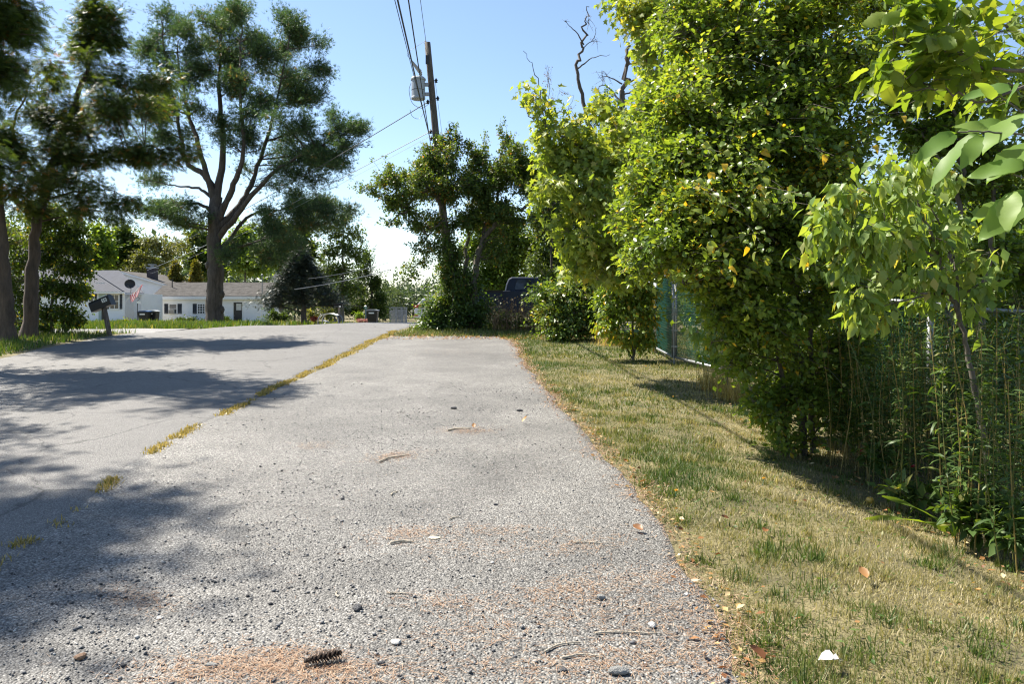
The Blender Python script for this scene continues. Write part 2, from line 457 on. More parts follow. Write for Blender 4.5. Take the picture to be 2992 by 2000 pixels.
def strip_x(y):                       # the grassy joint between road and parking strip
    y = np.asarray(y, float)
    return -2.62 - .62 * sst(3, 8, y) - .02 * (y - 8) * (y > 8) + .05 * vnoise(y, y * 0, .9) + .02 * vnoise(y, y * 0, 4)
def lot_right(y):
    y = np.asarray(y, float)
    base = np.interp(y, [-6, 2.9, 4.7, 6.1, 9.2, 12, 15.3, 18, 19.7, 21, 22], [1.0, .9, .96, .88, .63, .42, .2, .15, .02, -.25, -.6])
    return base + .05 * vnoise(y, y * 0 + 3, 1.6) + .025 * vnoise(y, y * 0, 6)
def road_left(y):
    y = np.asarray(y, float)
    return np.interp(y, [-30, 10, 15, 19, 22.5, 26, 40, 64, 120], [-9.2, -9.6, -10, -10.9, -11.2, -10.2, -10.2, -10.6, -13]) + .06 * vnoise(y, y * 0, .8)
def road_right(y):
    y = np.asarray(y, float)
    return np.where(y < 22, strip_x(y) + .07 - .13 * sst(8, 13, y), np.interp(y, [22, 28, 36, 50, 64, 120], [-3.6, -3.35, -4.0, -5.4, -6.4, -9]))
yr = np.concatenate([np.arange(-30, 46, .25), np.arange(46, 121, 1.)])
sheet('road', yr, road_left(yr), road_right(yr), .014, M['road'], 'wide grey weathered asphalt road running up to the crest')
yl = np.arange(-6, 21.9, .2)
sheet('parking_strip', yl, strip_x(yl) - .06 + .11 * sst(8, 13, yl), lot_right(yl), .016, M['lot'], 'light grey gravelly asphalt parking strip beside the road')
# driveway that leaves the road beyond the black mailbox
tt = np.linspace(0, 1, 40)
DX = -10.6 - 9.5 * tt
V = []; Fq = []
for i, x in enumerate(DX):
    y0 = 23.7 + .5 * (1 - tt[i]) ** 3 * -1.6 + .35 * tt[i]; y1 = 25.3 + .9 * (1 - tt[i]) ** 4 + .3 * tt[i]
    for k in range(9):
        y = y0 + (y1 - y0) * k / 8
        V.append((x, y, gz(x, y) + (.02 if 0 < k < 8 else -.01)))
for i in range(39):
    for k in range(8):
        Fq.append((i * 9 + k, i * 9 + k + 1, (i + 1) * 9 + k + 1, (i + 1) * 9 + k))
tag(mk('driveway', V, [np.array(Fq)[:, ::-1]], M['drive'], smooth=True), 'pale driveway branching left behind the black mailbox', kind='structure')

# ------------------------------------------------------------------ grass, gravel, needles (stuff)
BLADE3 = (np.array([[0, -.5, 0], [0, .5, 0], [.55, -.38, .06], [.55, .38, .06], [1, 0, .32]]), np.array([[0, 1, 3], [0, 3, 2], [2, 3, 4]]))
BLADE1 = (np.array([[0, -.5, 0], [0, .5, 0], [1, 0, .2]]), np.array([[0, 1, 2]]))

def blades(buf, x, y, h, w, rnd, tmpl, lean=.55, lift=0.):
    n = len(x)
    a = rng.uniform(0, 2 * math.pi, n); ln = np.abs(rng.normal(0, lean, n))
    D = np.stack([np.cos(a) * ln, np.sin(a) * ln, np.ones(n)], 1)
    N = np.stack([np.cos(a), np.sin(a), -ln], 1) + rng.normal(0, .5, (n, 3))
    P = np.stack([x, y, ground_h(x, y) + lift - .005], 1)
    buf.scatter(tmpl, P, D, N, h, rnd, W=w)

def uni(n, x0, x1, y0, y1):
    return rng.uniform(x0, x1, n), rng.uniform(y0, y1, n)

def lawn_rnd(x, y, n):
    patch = .58 + .3 * vnoise(x, y, .75, 2) + .3 * vnoise(x, y, 3.1, 5)
    patch = patch - .26 * sst(9, 18, y) - .12 * np.exp(-((lot_right(y) - x + .35) / .3) ** 2)
    patch = patch - .45 * np.exp(-((x - 1.35) / .35) ** 2 - ((y - 6.2) / .9) ** 2)
    return np.clip(rng.normal(0, .2, n) + patch, 0, 1)

lawn = Buf()
for (n, y0, y1, hm, w, tm, d) in ((200000, 1.6, 5.0, .027, .0042, BLADE1, 1), (40000, 1.6, 5.0, .04, .0034, BLADE3, 1), (120000, 5.0, 9.0, .033, .0062, BLADE1, 1), (66000, 9.0, 15, .042, .010, BLADE1, 1), (42000, 15, 23.5, .05, .018, BLADE1, 1)):
    x, y = uni(n, -.8, 5.2, y0, y1)
    keep = (x > lot_right(y) + rng.normal(.03, .06, n)) & (x / y < .72) & (rng.random(n) < 1 - .65 * sst(2.6, 3.4, x) * (y < 13)) & ((y < 21.5) | (x > -2))
    bare = vnoise(x, y, 1.9, 8)
    keep &= rng.random(n) < 1 - .55 * sst(.25, .6, bare) * (y < 9)
    x, y = x[keep], y[keep]; m_ = len(x)
    tall = .8 + .9 * sst(.1, .7, vnoise(x, y, 5.5, 2)) + .9 * sst(.3, .7, vnoise(x, y, 1.3, 4)) + 1.1 * np.exp(-((x - 1.35) / .3) ** 2 - ((y - 6.3) / .8) ** 2)
    blades(lawn, x, y, hm * tall * rng.uniform(.4, 1.3, m_), w * rng.uniform(.7, 1.4, m_), lawn_rnd(x, y, m_), tm, lean=.8)
for _ in range(210):
    cy = 2.2 + 9 * rng.random() ** 1.4; cx = float(lot_right(cy)) + .05 + 2.1 * rng.random() ** 1.3
    n = int(rng.uniform(25, 80)); sp = rng.uniform(.025, .08)
    x = cx + rng.normal(0, sp, n); y = cy + rng.normal(0, sp, n)
    blades(lawn, x, y, rng.uniform(.03, .085, n), rng.uniform(.003, .0055, n) * (1 + .08 * cy), np.clip(rng.normal(rng.choice([.12, .25, .75]), .12, n), 0, 1), BLADE3, .75)
# far side of the fence, and the island of grass at the end of the strip
x, y = uni(26000, 3.6, 10, 8, 24)
blades(lawn, x, y, rng.uniform(.05, .13, len(x)), rng.uniform(.012, .03, len(x)), np.clip(rng.normal(.3, .18, len(x)), 0, 1), BLADE1, .7)
x, y = uni(16000, -4.2, 0.8, 21.3, 30)
k = (x > road_right(y) + .15 + .25 * rng.random(len(x)))
x, y = x[k], y[k]
blades(lawn, x, y, rng.uniform(.05, .17, len(x)), rng.uniform(.012, .028, len(x)), np.clip(rng.normal(.32, .2, len(x)), 0, 1), BLADE1, .6)
tag(lawn.build('lawn_grass', M['grass']), 'short sun-dried lawn grass between the parking strip and the fence', 'grass', kind='stuff')

verge = Buf()
x, y = uni(60000, -22, -9.4, 9, 30)
drive = (y > 23.3) & (y < 25.9) & (x < -10)
k = (x < road_left(y) - .05 - .2 * rng.random(len(x))) & ~drive
x, y = x[k], y[k]
blades(verge, x, y, rng.uniform(.07, .24, len(x)) * (1 + .35 * vnoise(x, y, .7)), rng.uniform(.014, .03, len(x)), np.clip(rng.normal(.42, .24, len(x)), 0, 1), BLADE1, .6)
x, y = uni(30000, -46, -9.5, 26, 34)
k = x < road_left(y) - .1
x, y = x[k], y[k]
blades(verge, x, y, rng.uniform(.10, .28, len(x)), rng.uniform(.02, .05, len(x)), np.clip(rng.normal(.42, .24, len(x)), 0, 1), BLADE1, .5)
x, y = uni(26000, -60, -11, 34, 74)
k = x < road_left(y) - .1
x, y = x[k], y[k]
blades(verge, x, y, rng.uniform(.12, .4, len(x)), rng.uniform(.05, .12, len(x)), np.clip(rng.normal(.5, .24, len(x)), 0, 1), BLADE1, .5)
tag(verge.build('verge_grass', M['verge']), 'unmown green grass along the left edge of the road', 'grass', kind='stuff')

joint = Buf()
y = rng.uniform(2.5, 24, 15000)
dens = sst(-.2, .35, vnoise(y, y * 0, 2.1, 1) + .5 * vnoise(y, y * 0, 6) + .6 * sst(7, 11, y) - .02)
y = y[rng.random(len(y)) < dens]
x = strip_x(y) + rng.normal(0, .035, len(y)) * (1 + .9 * sst(9, 20, y))
blades(joint, x, y, rng.uniform(.015, .05, len(y)), rng.uniform(.003, .008, len(y)) * (1 + .12 * y), np.clip(rng.normal(.55, .25, len(y)), 0, 1), BLADE3, .9, lift=.018)
tag(joint.build('joint_grass', M['straw']), 'straw-coloured grass growing in the joint between road and parking strip', 'grass', kind='stuff')

# loose gravel
a_ = (1 + 5 ** .5) / 2
OCT = (np.array([[1, 0, 0], [-1, 0, 0], [0, 1, 0], [0, -1, 0], [.1, .1, .62], [0, 0, -.5]]) * .5, np.array([[0, 2, 4], [2, 1, 4], [1, 3, 4], [3, 0, 4], [2, 0, 5], [1, 2, 5], [3, 1, 5], [0, 3, 5]]))
grav = Buf()
n = 42000
y = 2.2 + 9.5 * rng.random(n) ** 2.0; x = rng.uniform(-3.2, 1.2, n)
band = np.exp(-((x - (-1.35 + .16 * (y - 4))) / (.5 + .05 * y)) ** 2)
dens = .16 + .75 * band * sst(-.5, .4, vnoise(x, y, 1.4, 7)) + .5 * (1 - sst(3.2, 5.2, y))
k = (rng.random(n) < dens) & (x < lot_right(y) + .05) & (x > strip_x(y) + .05) & (np.abs(x) < .72 * y)
x, y = x[k], y[k]; n = len(x)
s = np.clip(rng.lognormal(math.log(.0075), .42, n), .004, .026)
D = rng.normal(0, 1, (n, 3)); D[:, 2] *= .25
N = rng.normal(0, .35, (n, 3)) + [0, 0, 1]
grav.scatter(OCT, np.stack([x, y, ground_h(x, y) + .016 + s * .22], 1), D, N, s * rng.uniform(.9, 1.6, n), np.clip(rng.normal(.42, .27, n), 0, 1), W=s)
tag(grav.build('gravel', M['stone']), 'loose dark and pale gravel strewn over the parking strip', 'gravel', kind='stuff')

# pine needles in drifts
NEED = (np.array([[0, -.5, 0], [0, .5, 0], [1, 0, .0]]), np.array([[0, 1, 2]]))
ndl = Buf()
def needles(n, cx, cy, sx, sy, rot=0., ln=.055):
    u = rng.normal(0, sx, n); v = rng.normal(0, sy, n)
    x = cx + u * math.cos(rot) - v * math.sin(rot); y = cy + u * math.sin(rot) + v * math.cos(rot)
    a = rng.uniform(0, 6.28, n); D = np.stack([np.cos(a), np.sin(a), rng.normal(0, .12, n)], 1)
    ndl.scatter(NEED, np.stack([x, y, ground_h(x, y) + .02 + .006 * rng.random(n)], 1), D, np.tile([0, 0, 1.], (n, 1)), ln * rng.uniform(.5, 1.2, n), rng.random(n), W=.0016 + .0004 * cy)
def pix(X, Y):
    """where the ground at photograph pixel X, Y is"""
    d = 3.
    for _ in range(60):
        z = gz((X - CX) / F_PX * d, d); d = .5 * d + .5 * (EYE - z) * F_PX / max(Y - HY, 5)
    return (X - CX) / F_PX * d, d
for (X, Y, sx, sy, n, rt) in ((640, 1970, .2, .09, 900, .1), (860, 1955, .16, .08, 900, -.2), (1000, 1990, .2, .06, 500, 0), (1150, 1340, .14, .1, 420, .7), (1370, 1265, .14, .1, 350, .0), (1190, 1570, .13, .08, 320, .2),
                              (1380, 1610, .25, .1, 200, 0), (1700, 1600, .2, .1, 260, .3), (1660, 1740, .16, .08, 380, .2), (1780, 1800, .3, .12, 380, 0), (1650, 1960, .3, .08, 480, .1), (2050, 1850, .2, .2, 500, .4), (1950, 1950, .25, .15, 500, .2),
                              (1320, 1775, .14, .07, 220, 0), (400, 1760, .14, .05, 240, -.5), (1900, 1700, .2, .1, 330, 0), (1400, 1860, .2, .1, 300, .3), (920, 1310, .12, .1, 120, 0), (1300, 1030, .5, .4, 200, 0), (1450, 1560, .2, .06, 180, 0)):
    cx, cy = pix(X, Y); needles(n, cx, cy, sx, sy, rt)
y = rng.uniform(2.4, 21, 8000); x = lot_right(y) + rng.normal(-.01, .075, len(y)) * (1 + .5 * vnoise(y, y * 0, 2.2))
k = rng.random(len(y)) < .35 + .65 * sst(-.2, .5, vnoise(y, y * 0, 1.7, 3))
x, y = x[k], y[k]
a = rng.uniform(0, 6.28, len(y))
ndl.scatter(NEED, np.stack([x, y, ground_h(x, y) + .022], 1), np.stack([np.cos(a), np.sin(a), rng.normal(0, .2, len(y))], 1), np.tile([0, 0, 1.], (len(y), 1)), .06 * rng.uniform(.5, 1.3, len(y)), rng.random(len(y)), W=.0018 + .0007 * y)
x, y = uni(1500, -3, .9, 2.4, 9)
a = rng.uniform(0, 6.28, len(y))
ndl.scatter(NEED, np.stack([x, y, ground_h(x, y) + .022], 1), np.stack([np.cos(a), np.sin(a), rng.normal(0, .1, len(y))], 1), np.tile([0, 0, 1.], (len(y), 1)), .055 * rng.uniform(.5, 1.2, len(y)), rng.random(len(y)), W=.002)
tag(ndl.build('pine_needles', M['needle_litter']), 'rust-coloured fallen pine needles gathered in drifts on the parking strip', 'pine needles', kind='stuff')

# leaf litter along the edges and under the trees
LEAF2 = (np.array([[0, 0, 0], [.5, -.3, .1], [.5, .3, .1], [1, 0, .02]]), np.array([[0, 1, 3], [0, 3, 2]]))
LEAF4 = (np.array([[0, 0, 0], [.42, -.27, .07], [.42, .27, .07], [1, 0, -.1], [.45, 0, 0]]), np.array([[0, 1, 4], [0, 4, 2], [1, 3, 4], [4, 3, 2]]))
litter = Buf()
def litter_at(x, y, s0, s1, tmpl=LEAF2):
    n = len(x); a = rng.uniform(0, 6.28, n)
    D = np.stack([np.cos(a), np.sin(a), rng.normal(0, .25, n)], 1); N = rng.normal(0, .4, (n, 3)) + [0, 0, 1]
    litter.scatter(tmpl, np.stack([x, y, ground_h(x, y) + .03], 1), D, N, rng.uniform(s0, s1, n), rng.random(n))
litter_at(*uni(900, -3.3, 2.2, 20.2, 22.4), .04, .09)
yy = rng.uniform(2.3, 20, 700); litter_at(lot_right(yy) + rng.normal(.02, .09, 700), yy, .02, .05)
x, y = uni(1300, 2.5, 4.4, 3.5, 12); litter_at(x, y, .02, .05)
x, y = uni(70, 1.0, 3.0, 2.4, 12); litter_at(x, y, .014, .034)
tag(litter.build('leaf_litter', M['dead_leaf']), 'dry brown leaf litter along the pavement edge and under the shrubs', 'leaf litter', kind='stuff')

# ------------------------------------------------------------------ tree and shrub engine
def fan(pts, fold=.0):
    """leaf outline (x along, y across) fanned from its middle"""
    p = np.array(pts, float); c = np.array([[p[:, 0].mean() * .8, 0]])
    V = np.vstack([c, p]); z = np.abs(V[:, 1]) * fold - .12 * V[:, 0] ** 2
    n = len(p)
    return np.column_stack([V, z]), np.array([[0, i + 1, (i + 1) % n + 1] for i in range(n)])
MAPLE = fan([(0, 0), (.12, .12), (.05, .42), (.3, .26), (.5, .5), (.56, .2), (1, 0), (.56, -.2), (.5, -.5), (.3, -.26), (.05, -.42), (.12, -.12)], .15)
def tuft(n, spread, w, seed):
    r = np.random.default_rng(seed); V = []; T = []
    for i in range(n):
        a = r.uniform(0, 6.28); s = r.uniform(.25, 1) * spread
        d = np.array([1, s * math.cos(a), s * math.sin(a)]); d /= np.linalg.norm(d); d *= r.uniform(.7, 1.05)
        o = np.array([r.uniform(-.5, .12), 0, 0]); p = np.array([0, -math.sin(a + 1), math.cos(a + 1)]) * w
        k = len(V); V += [o - p, o + p, o + d]; T.append([k, k + 1, k + 2])
    return np.array(V), np.array(T)
TUFT = tuft(6, 1.25, .065, 3)
def frond(n, w):
    V = []; T = []
    for i in range(n):
        t = .08 + .84 * i / n
        L = .5 * (1 - .72 * t)
        for s in (-1, 1):
            k = len(V); V += [[t - w, 0, 0], [t + w, 0, 0], [t + L * .75, s * L, -.12 * L]]; T.append([k, k + 1, k + 2])
    k = len(V); V += [[0, -.02, 0], [0, .02, 0], [1.05, 0, -.08]]; T.append([k, k + 1, k + 2])
    return np.array(V), np.array(T)
FROND = frond(4, .065)

def big_leaf(n, width, serr=0., droop=.25, fold=.18, seed=0, peak=.4):
    """one large leaf: midrib, two blades, toothed or smooth edge"""
    r = np.random.default_rng(seed); V = []; T = []
    for i in range(n + 1):
        t = i / n
        w = width * (math.sin(math.pi * t ** (math.log(.5) / math.log(peak))) ** .8 if 0 < t < 1 else 0)
        if serr and 0 < i < n: w *= 1 + (serr if i % 2 else -serr)
        z = -droop * t * t
        wv = .03 * math.sin(t * 9 + seed)
        V += [[t, -w, z + fold * w + wv], [t, 0, z], [t, w, z + fold * w - wv]]
    for i in range(n):
        a = i * 3
        for s in (0, 1):
            q = [a + s, a + s + 1, a + s + 4, a + s + 3]
            T += [[q[0], q[1], q[2]], [q[0], q[2], q[3]]]
    return np.array(V), np.array(T)

def leaf_variants(name, mk_tmpl, mat, rnds, stalk=.0):
    out = []
    for i, r_ in enumerate(rnds):
        V, T = mk_tmpl(i)
        out.append(mesh_data(name, V, [T], mat, np.full(len(V), r_), smooth=False))
    return out

def leaf_objects(parent, P, D, N, S, variants, name='leaf'):
    o0 = org(parent)
    D = unit(D); B = unit(np.cross(N, D)); N = np.cross(D, B)
    for i in range(len(P)):
        o = bpy.data.objects.new(name, variants[i % len(variants)])
        COL.objects.link(o); o.parent = parent
        m_ = Matrix.Identity(4)
        for c, v in enumerate((D[i], B[i], N[i])):
            for r_ in range(3): m_[r_][c] = float(v[r_] * S[i])
        for r_ in range(3): m_[r_][3] = float(P[i][r_] - o0[r_])
        o.matrix_local = m_

def bez(S, C, E, t):
    t = t[..., None]
    return S[:, None] * (1 - t) ** 2 + 2 * C[:, None] * t * (1 - t) + E[:, None] * t * t

def grow(root, limbs, lobes, spec, bark, seed, wood_name='trunk', crown_name='crown', ind=0, variants=None, extra_wood=None):
    """limbs: (points, r0, r1) in world space; lobes: (centre, radii, twigs). Adds the woody part and the foliage."""
    r = np.random.default_rng(seed)
    wood = Buf(); allP = []; allR = []
    for (pts, r0, r1) in limbs:
        P = smooth_path(pts, 6); n = len(P)
        L = np.linalg.norm(np.diff(P, axis=0), axis=1).sum()
        P = P + r.normal(0, .012 * min(L, 3) * spec.get('gnarl', 1), P.shape) * np.linspace(0, 1, n)[:, None] ** .5
        rad = r0 + (r1 - r0) * np.linspace(0, 1, n) ** .8
        rad = rad * (1 + r.normal(0, .05, n))
        if spec.get('flare') and r0 == limbs[0][1]: rad[:3] *= np.array([1.35, 1.15, 1.05])
        V, Q = tube(P, rad, 9 if r0 > .06 else 6)
        wood.put(V, Q, .5); allP.append(P); allR.append(rad)
    AP = np.concatenate(allP); AR = np.concatenate(allR)
    LP, LD, LN, LS, LR = [], [], [], [], []
    for (c, rad, nt) in lobes:
        c = np.asarray(c, float); rad = np.asarray(rad, float)
        dv = c - AP; dist = np.linalg.norm(dv, axis=1)
        j = int(np.argmin(dist + 1.2 * np.maximum(0, AP[:, 2] - c[2] + .15 * dist)))
        p = AP[j]; L = dist[j]
        ctl = (p + c) / 2 + np.array([0, 0, spec.get('arch', .14) * L]) + r.normal(0, .08 * L + .01, 3)
        far = c + (c - p) / (L + 1e-6) * rad.mean() * .5
        br = bez(p[None], ctl[None], far[None], np.linspace(0, 1, 8)[None])[0]
        r0 = min(AR[j] * .7, spec.get('br', .010) * (1 + L)); 
        V, Q = tube(br, np.linspace(r0, r0 * .25, 8), 5); wood.put(V, Q, .5)
        nt = int(nt)
        u = unit(r.normal(0, 1, (nt, 3))) * (r.random((nt, 1)) ** spec.get('fill', .36))
        soft = r.random(nt) < spec.get('soft', .5)
        u[soft] = r.normal(0, .58, (int(soft.sum()), 3))
        E = c + u * rad
        E[:, 2] = np.maximum(E[:, 2], ground_h(E[:, 0], E[:, 1]) + .05)
        k = r.integers(2, 8, nt); S0 = br[k]
        ln = np.linalg.norm(E - S0, axis=1, keepdims=True)
        C = (S0 + E) / 2 + np.array([0, 0, 1.]) * ln * spec.get('twig_arch', .12) + r.normal(0, .08, (nt, 3)) * ln
        tw = bez(S0, C, E, np.broadcast_to(np.linspace(0, 1, 4), (nt, 4)))
        wood.tubes(tw[::(2 if c[1] > 12 else 1)], spec.get('tw', .006), spec.get('tw', .006) * .35, 3)
        m_ = spec['m']
        t = spec.get('t0', .3) + (1 - spec.get('t0', .3)) * r.random((nt, m_)) ** .8
        P = bez(S0, C, E, t); T = unit(2 * (1 - t[..., None]) * (C - S0)[:, None] + 2 * t[..., None] * (E - C)[:, None])
        P = (P + r.normal(0, spec.get('jit', .04), P.shape)).reshape(-1, 3); T = T.reshape(-1, 3); n = len(P)
        out = unit(P - c)
        D = T * spec.get('along', .6) + out * spec.get('outw', .4) + r.normal(0, spec.get('rand', .55), (n, 3)) + np.array([0, 0, -spec.get('droop', .2)])
        N = np.array([0, 0, 1.]) + r.normal(0, spec.get('tilt', .45), (n, 3)) + out * spec.get('face', .2)
        LP.append(P); LD.append(D); LN.append(N); LS.append(r.uniform(*spec['size'], n))
        LR.append(np.clip(r.normal(spec.get('hue', .5), .22, n) + r.normal(0, .10) + .5 * (r.random(n) < spec.get('odd', .0)), 0, 1))
    if extra_wood: 
        for P, a, b_ in extra_wood: V, Q = tube(P, np.linspace(a, b_, len(P)), 5); wood.put(V, Q, .5)
    w = wood.build(wood_name, bark, root, smooth=True)
    if not LP: return w, None
    LP = np.concatenate(LP); LD = np.concatenate(LD); LN = np.concatenate(LN); LS = np.concatenate(LS); LR = np.concatenate(LR)
    if ind:
        X = CX + F_PX * LP[:, 0] / LP[:, 1]; Y = HY - F_PX * (LP[:, 2] - EYE) / LP[:, 1]
        vis = (X > -20) & (X < 3010) & (Y > -20) & (Y < 2020)
        key = np.where(vis, LP[:, 1] - 4 * LS, 1e3) + r.random(len(LP)) * .15
        sel = np.argsort(key)[:ind]; sel = sel[vis[sel]]
        leaf_objects(root, LP[sel], LD[sel], LN[sel], LS[sel], variants)
        kk = np.ones(len(LP), bool); kk[sel] = False
        LP, LD, LN, LS, LR = LP[kk], LD[kk], LN[kk], LS[kk], LR[kk]
    if len(LP) == 0: return w, None
    b = Buf(); b.scatter(spec['tmpl'], LP, LD, LN, LS, LR, W=LS * spec.get('wide', 1.))
    cr = b.build(crown_name, spec['mat'], root)
    cr['kind'] = 'stuff'
    return w, cr

def L(X, Y, d, rx, ry, rd, n):
    """a clump of foliage: its centre and half sizes as seen, rd metres deep"""
    return (at(X, Y, d), (rx * d / F_PX, rd, ry * d / F_PX), n)

def shatter(lobes, k, seed, size=.62):
    """break every clump into k smaller uneven ones"""
    r = np.random.default_rng(seed); out = []
    for c, rad, n in lobes:
        for _ in range(k):
            f = r.uniform(.7, 1.25)
            out.append((np.asarray(c) + r.normal(0, .42, 3) * np.asarray(rad), tuple(np.asarray(rad) * size * f), max(3, n / k * f ** 1.5)))
    return out

def plant(name, label, X, Y, d, cat, group=None, xy=None):
    if xy is None: xy = ((X - CX) / F_PX * d, d)
    return empty(name, (xy[0], xy[1], gz(*xy)), label, cat, group)

# ------------------------------------------------------------------ the big white pine across the road
d0 = 38.5
root = plant('pine_tree', 'tall many-limbed pine with a thick dark trunk before the white house', 628, 955, d0, 'tree')
b0 = np.array(root.location) - [0, 0, .12]
def A(*p): return [at(X, Y, d0 + dd) for X, Y, dd in p]
limbs = [([b0] + A((626, 880, 0), (632, 800, 0), (626, 700, 0), (628, 640, 0), (632, 574, 0)), 0.450, 0.290),
         (A((632, 574, 0), (596, 510, .2), (545, 472, .3), (520, 357, .3), (488, 200, .4), (470, 60, .5)), 0.189, 0.029),
         (A((630, 600, 0), (600, 500, -.3), (568, 383, -.4), (542, 300, -.5), (515, 120, -.6)), 0.189, 0.029),
         (A((632, 574, 0), (652, 446, .3), (640, 255, .5), (650, 60, .5)), 0.217, 0.036),
         (A((634, 650, 0), (676, 555, -.4), (710, 446, -.8), (700, 255, -1), (705, 60, -1)), 0.203, 0.029),
         (A((634, 668, 0), (700, 600, .4), (745, 510, .8), (795, 350, 1.2), (850, 100, 1.5)), 0.217, 0.029),
         (A((634, 700, 0), (690, 630, -.5), (784, 517, -1), (850, 470, -1.4), (957, 414, -1.6), (1040, 372, -1.7)), 0.174, 0.017),
         (A((638, 735, 0), (670, 700, .2), (733, 628, .4), (816, 612, .6), (930, 590, .6)), 0.145, 0.017),
         (A((622, 620, 0), (590, 600, -.4), (510, 593, -.8), (440, 612, -1)), 0.116, 0.014),
         (A((628, 585, 0), (580, 552, .4), (520, 545, .9), (440, 530, 1.3)), 0.102, 0.014),
         (A((640, 735, 0), (720, 715, -.6), (800, 690, -1.2)), 0.102, 0.014)]
lob = [(455, 75, .5, 62, 55, .9, 60), (430, 140, .6, 50, 45, .9, 40), (515, 85, .2, 40, 60, .9, 45), (470, 190, .5, 45, 40, .8, 30), (530, 215, -.5, 25, 60, .6, 18),
       (600, 55, .3, 45, 55, 1, 60), (655, 40, .5, 50, 60, 1.1, 80), (715, 60, -.6, 55, 70, 1.2, 90), (610, 140, .4, 65, 45, 1.2, 80), (700, 150, -.6, 75, 50, 1.3, 100), (600, 225, .4, 55, 45, 1.2, 55), (690, 240, -.4, 80, 45, 1.4, 100),
       (770, 190, .8, 45, 60, 1.2, 60), (835, 90, 1.4, 35, 60, .9, 50), (880, 115, 1.4, 50, 40, 1, 55), (915, 110, 1.2, 35, 35, .8, 35), (850, 185, 1.2, 70, 45, 1.2, 90), (915, 210, 1, 45, 50, 1, 55),
       (640, 330, .4, 65, 45, 1.3, 45), (740, 320, -.6, 85, 50, 1.5, 100), (850, 290, .8, 85, 50, 1.5, 110), (930, 270, .6, 38, 38, .9, 35), (780, 395, .4, 80, 45, 1.5, 85), (880, 370, -.8, 80, 45, 1.5, 100),
       (960, 385, -1.4, 60, 32, 1, 55), (1025, 372, -1.7, 42, 24, .7, 36), (1000, 420, -1.5, 55, 22, .9, 36), (900, 440, -.6, 80, 38, 1.4, 80), (985, 470, -1, 62, 24, .9, 45), (830, 460, .6, 55, 40, 1.2, 40), (930, 510, -.6, 75, 34, 1.2, 65), (860, 545, .6, 65, 30, 1.2, 40),
       (880, 610, .6, 95, 42, 1.4, 140), (965, 600, .5, 55, 30, 1, 55), (830, 660, .3, 80, 40, 1.3, 110), (905, 660, .5, 60, 32, 1.1, 60), (765, 700, -.6, 70, 34, 1.2, 70), (700, 735, -.6, 40, 26, .8, 24), (800, 745, -1, 60, 24, 1, 40),
       (420, 250, .5, 55, 55, 1, 45), (455, 320, .4, 60, 50, 1.1, 55), (505, 300, .2, 45, 45, 1, 30), (470, 400, .4, 55, 40, 1, 35), (400, 390, 1, 50, 40, 1, 30), (540, 400, .2, 32, 30, .7, 14), (590, 330, -.4, 40, 45, .9, 22),
       (500, 625, -.8, 62, 26, 1, 50), (440, 600, -1, 50, 26, .9, 36), (560, 590, -.4, 40, 20, .8, 18), (580, 640, -.3, 35, 22, .7, 18), (450, 525, 1.2, 45, 24, .9, 28), (530, 655, -.4, 50, 26, .8, 30), (690, 420, 0, 50, 30, 1, 18), (720, 500, .6, 40, 24, .9, 12), (655, 395, .3, 30, 30, .8, 10)]
spec = dict(tmpl=TUFT, size=(.13, .23), m=16, jit=.16, along=.9, outw=.4, rand=.55, droop=-.25, tilt=.9, mat=M['pine'], br=.018, tw=.010, t0=.15, fill=.6, hue=.42, odd=.012, flare=True, arch=.05)
grow(root, limbs, shatter([L(X, Y, d0 + dd * 1.6, rx * 1.2, ry * 1.2, rd * 2.2, n * 1.5) for X, Y, dd, rx, ry, rd, n in lob], 3, 2), spec, M['bark_pine'], 5)

# burls on the pine trunk
for (X, Y, s) in ((645, 860, .17), (612, 775, .18), (646, 905, .15), (612, 850, .14)):
    c = at(X, Y, d0 - .05); s *= 1.5
    bb = MB(); bb.lathe(c - [0, 0, s], [(.02, 0), (s * .6, s * .35), (s * .8, s), (s * .55, s * 1.6), (.02, s * 2)], 9)
    bb.build('burl', M['bark_pine'], root, smooth=True)

# ------------------------------------------------------------------ hemlocks on the left verge
hem = dict(tmpl=FROND, size=(.11, .23), m=14, jit=.1, along=.8, outw=.35, rand=.35, droop=.35, tilt=.4, mat=M['hemlock'], br=.012, tw=.006, t0=.2, fill=.38, hue=.5, odd=.02, arch=.1, flare=True)
d0 = 20.8
root = plant('hemlock_tree', 'dark hemlock with a leaning brown trunk and a spire-shaped top', 85, 990, d0, 'tree', 'hemlocks on the left verge')
b0 = np.array(root.location) - [0, 0, .1]
limbs = [([b0] + A((92, 880, 0), (100, 740, 0), (118, 600, .2), (170, 430, .5), (235, 260, .7), (270, 150, .8), (278, -10, .8)), .22, .02),
         (A((150, 480, .4), (280, 455, .4), (400, 430, .2), (540, 435, 0)), .06, .01), (A((190, 390, .5), (300, 320, .8), (430, 235, 1)), .05, .01),
         (A((120, 590, .2), (220, 560, -.4), (330, 560, -.8)), .05, .01), (A((130, 540, .3), (40, 380, .4), (95, 235, .4), (160, 190, .5)), .045, .01)]
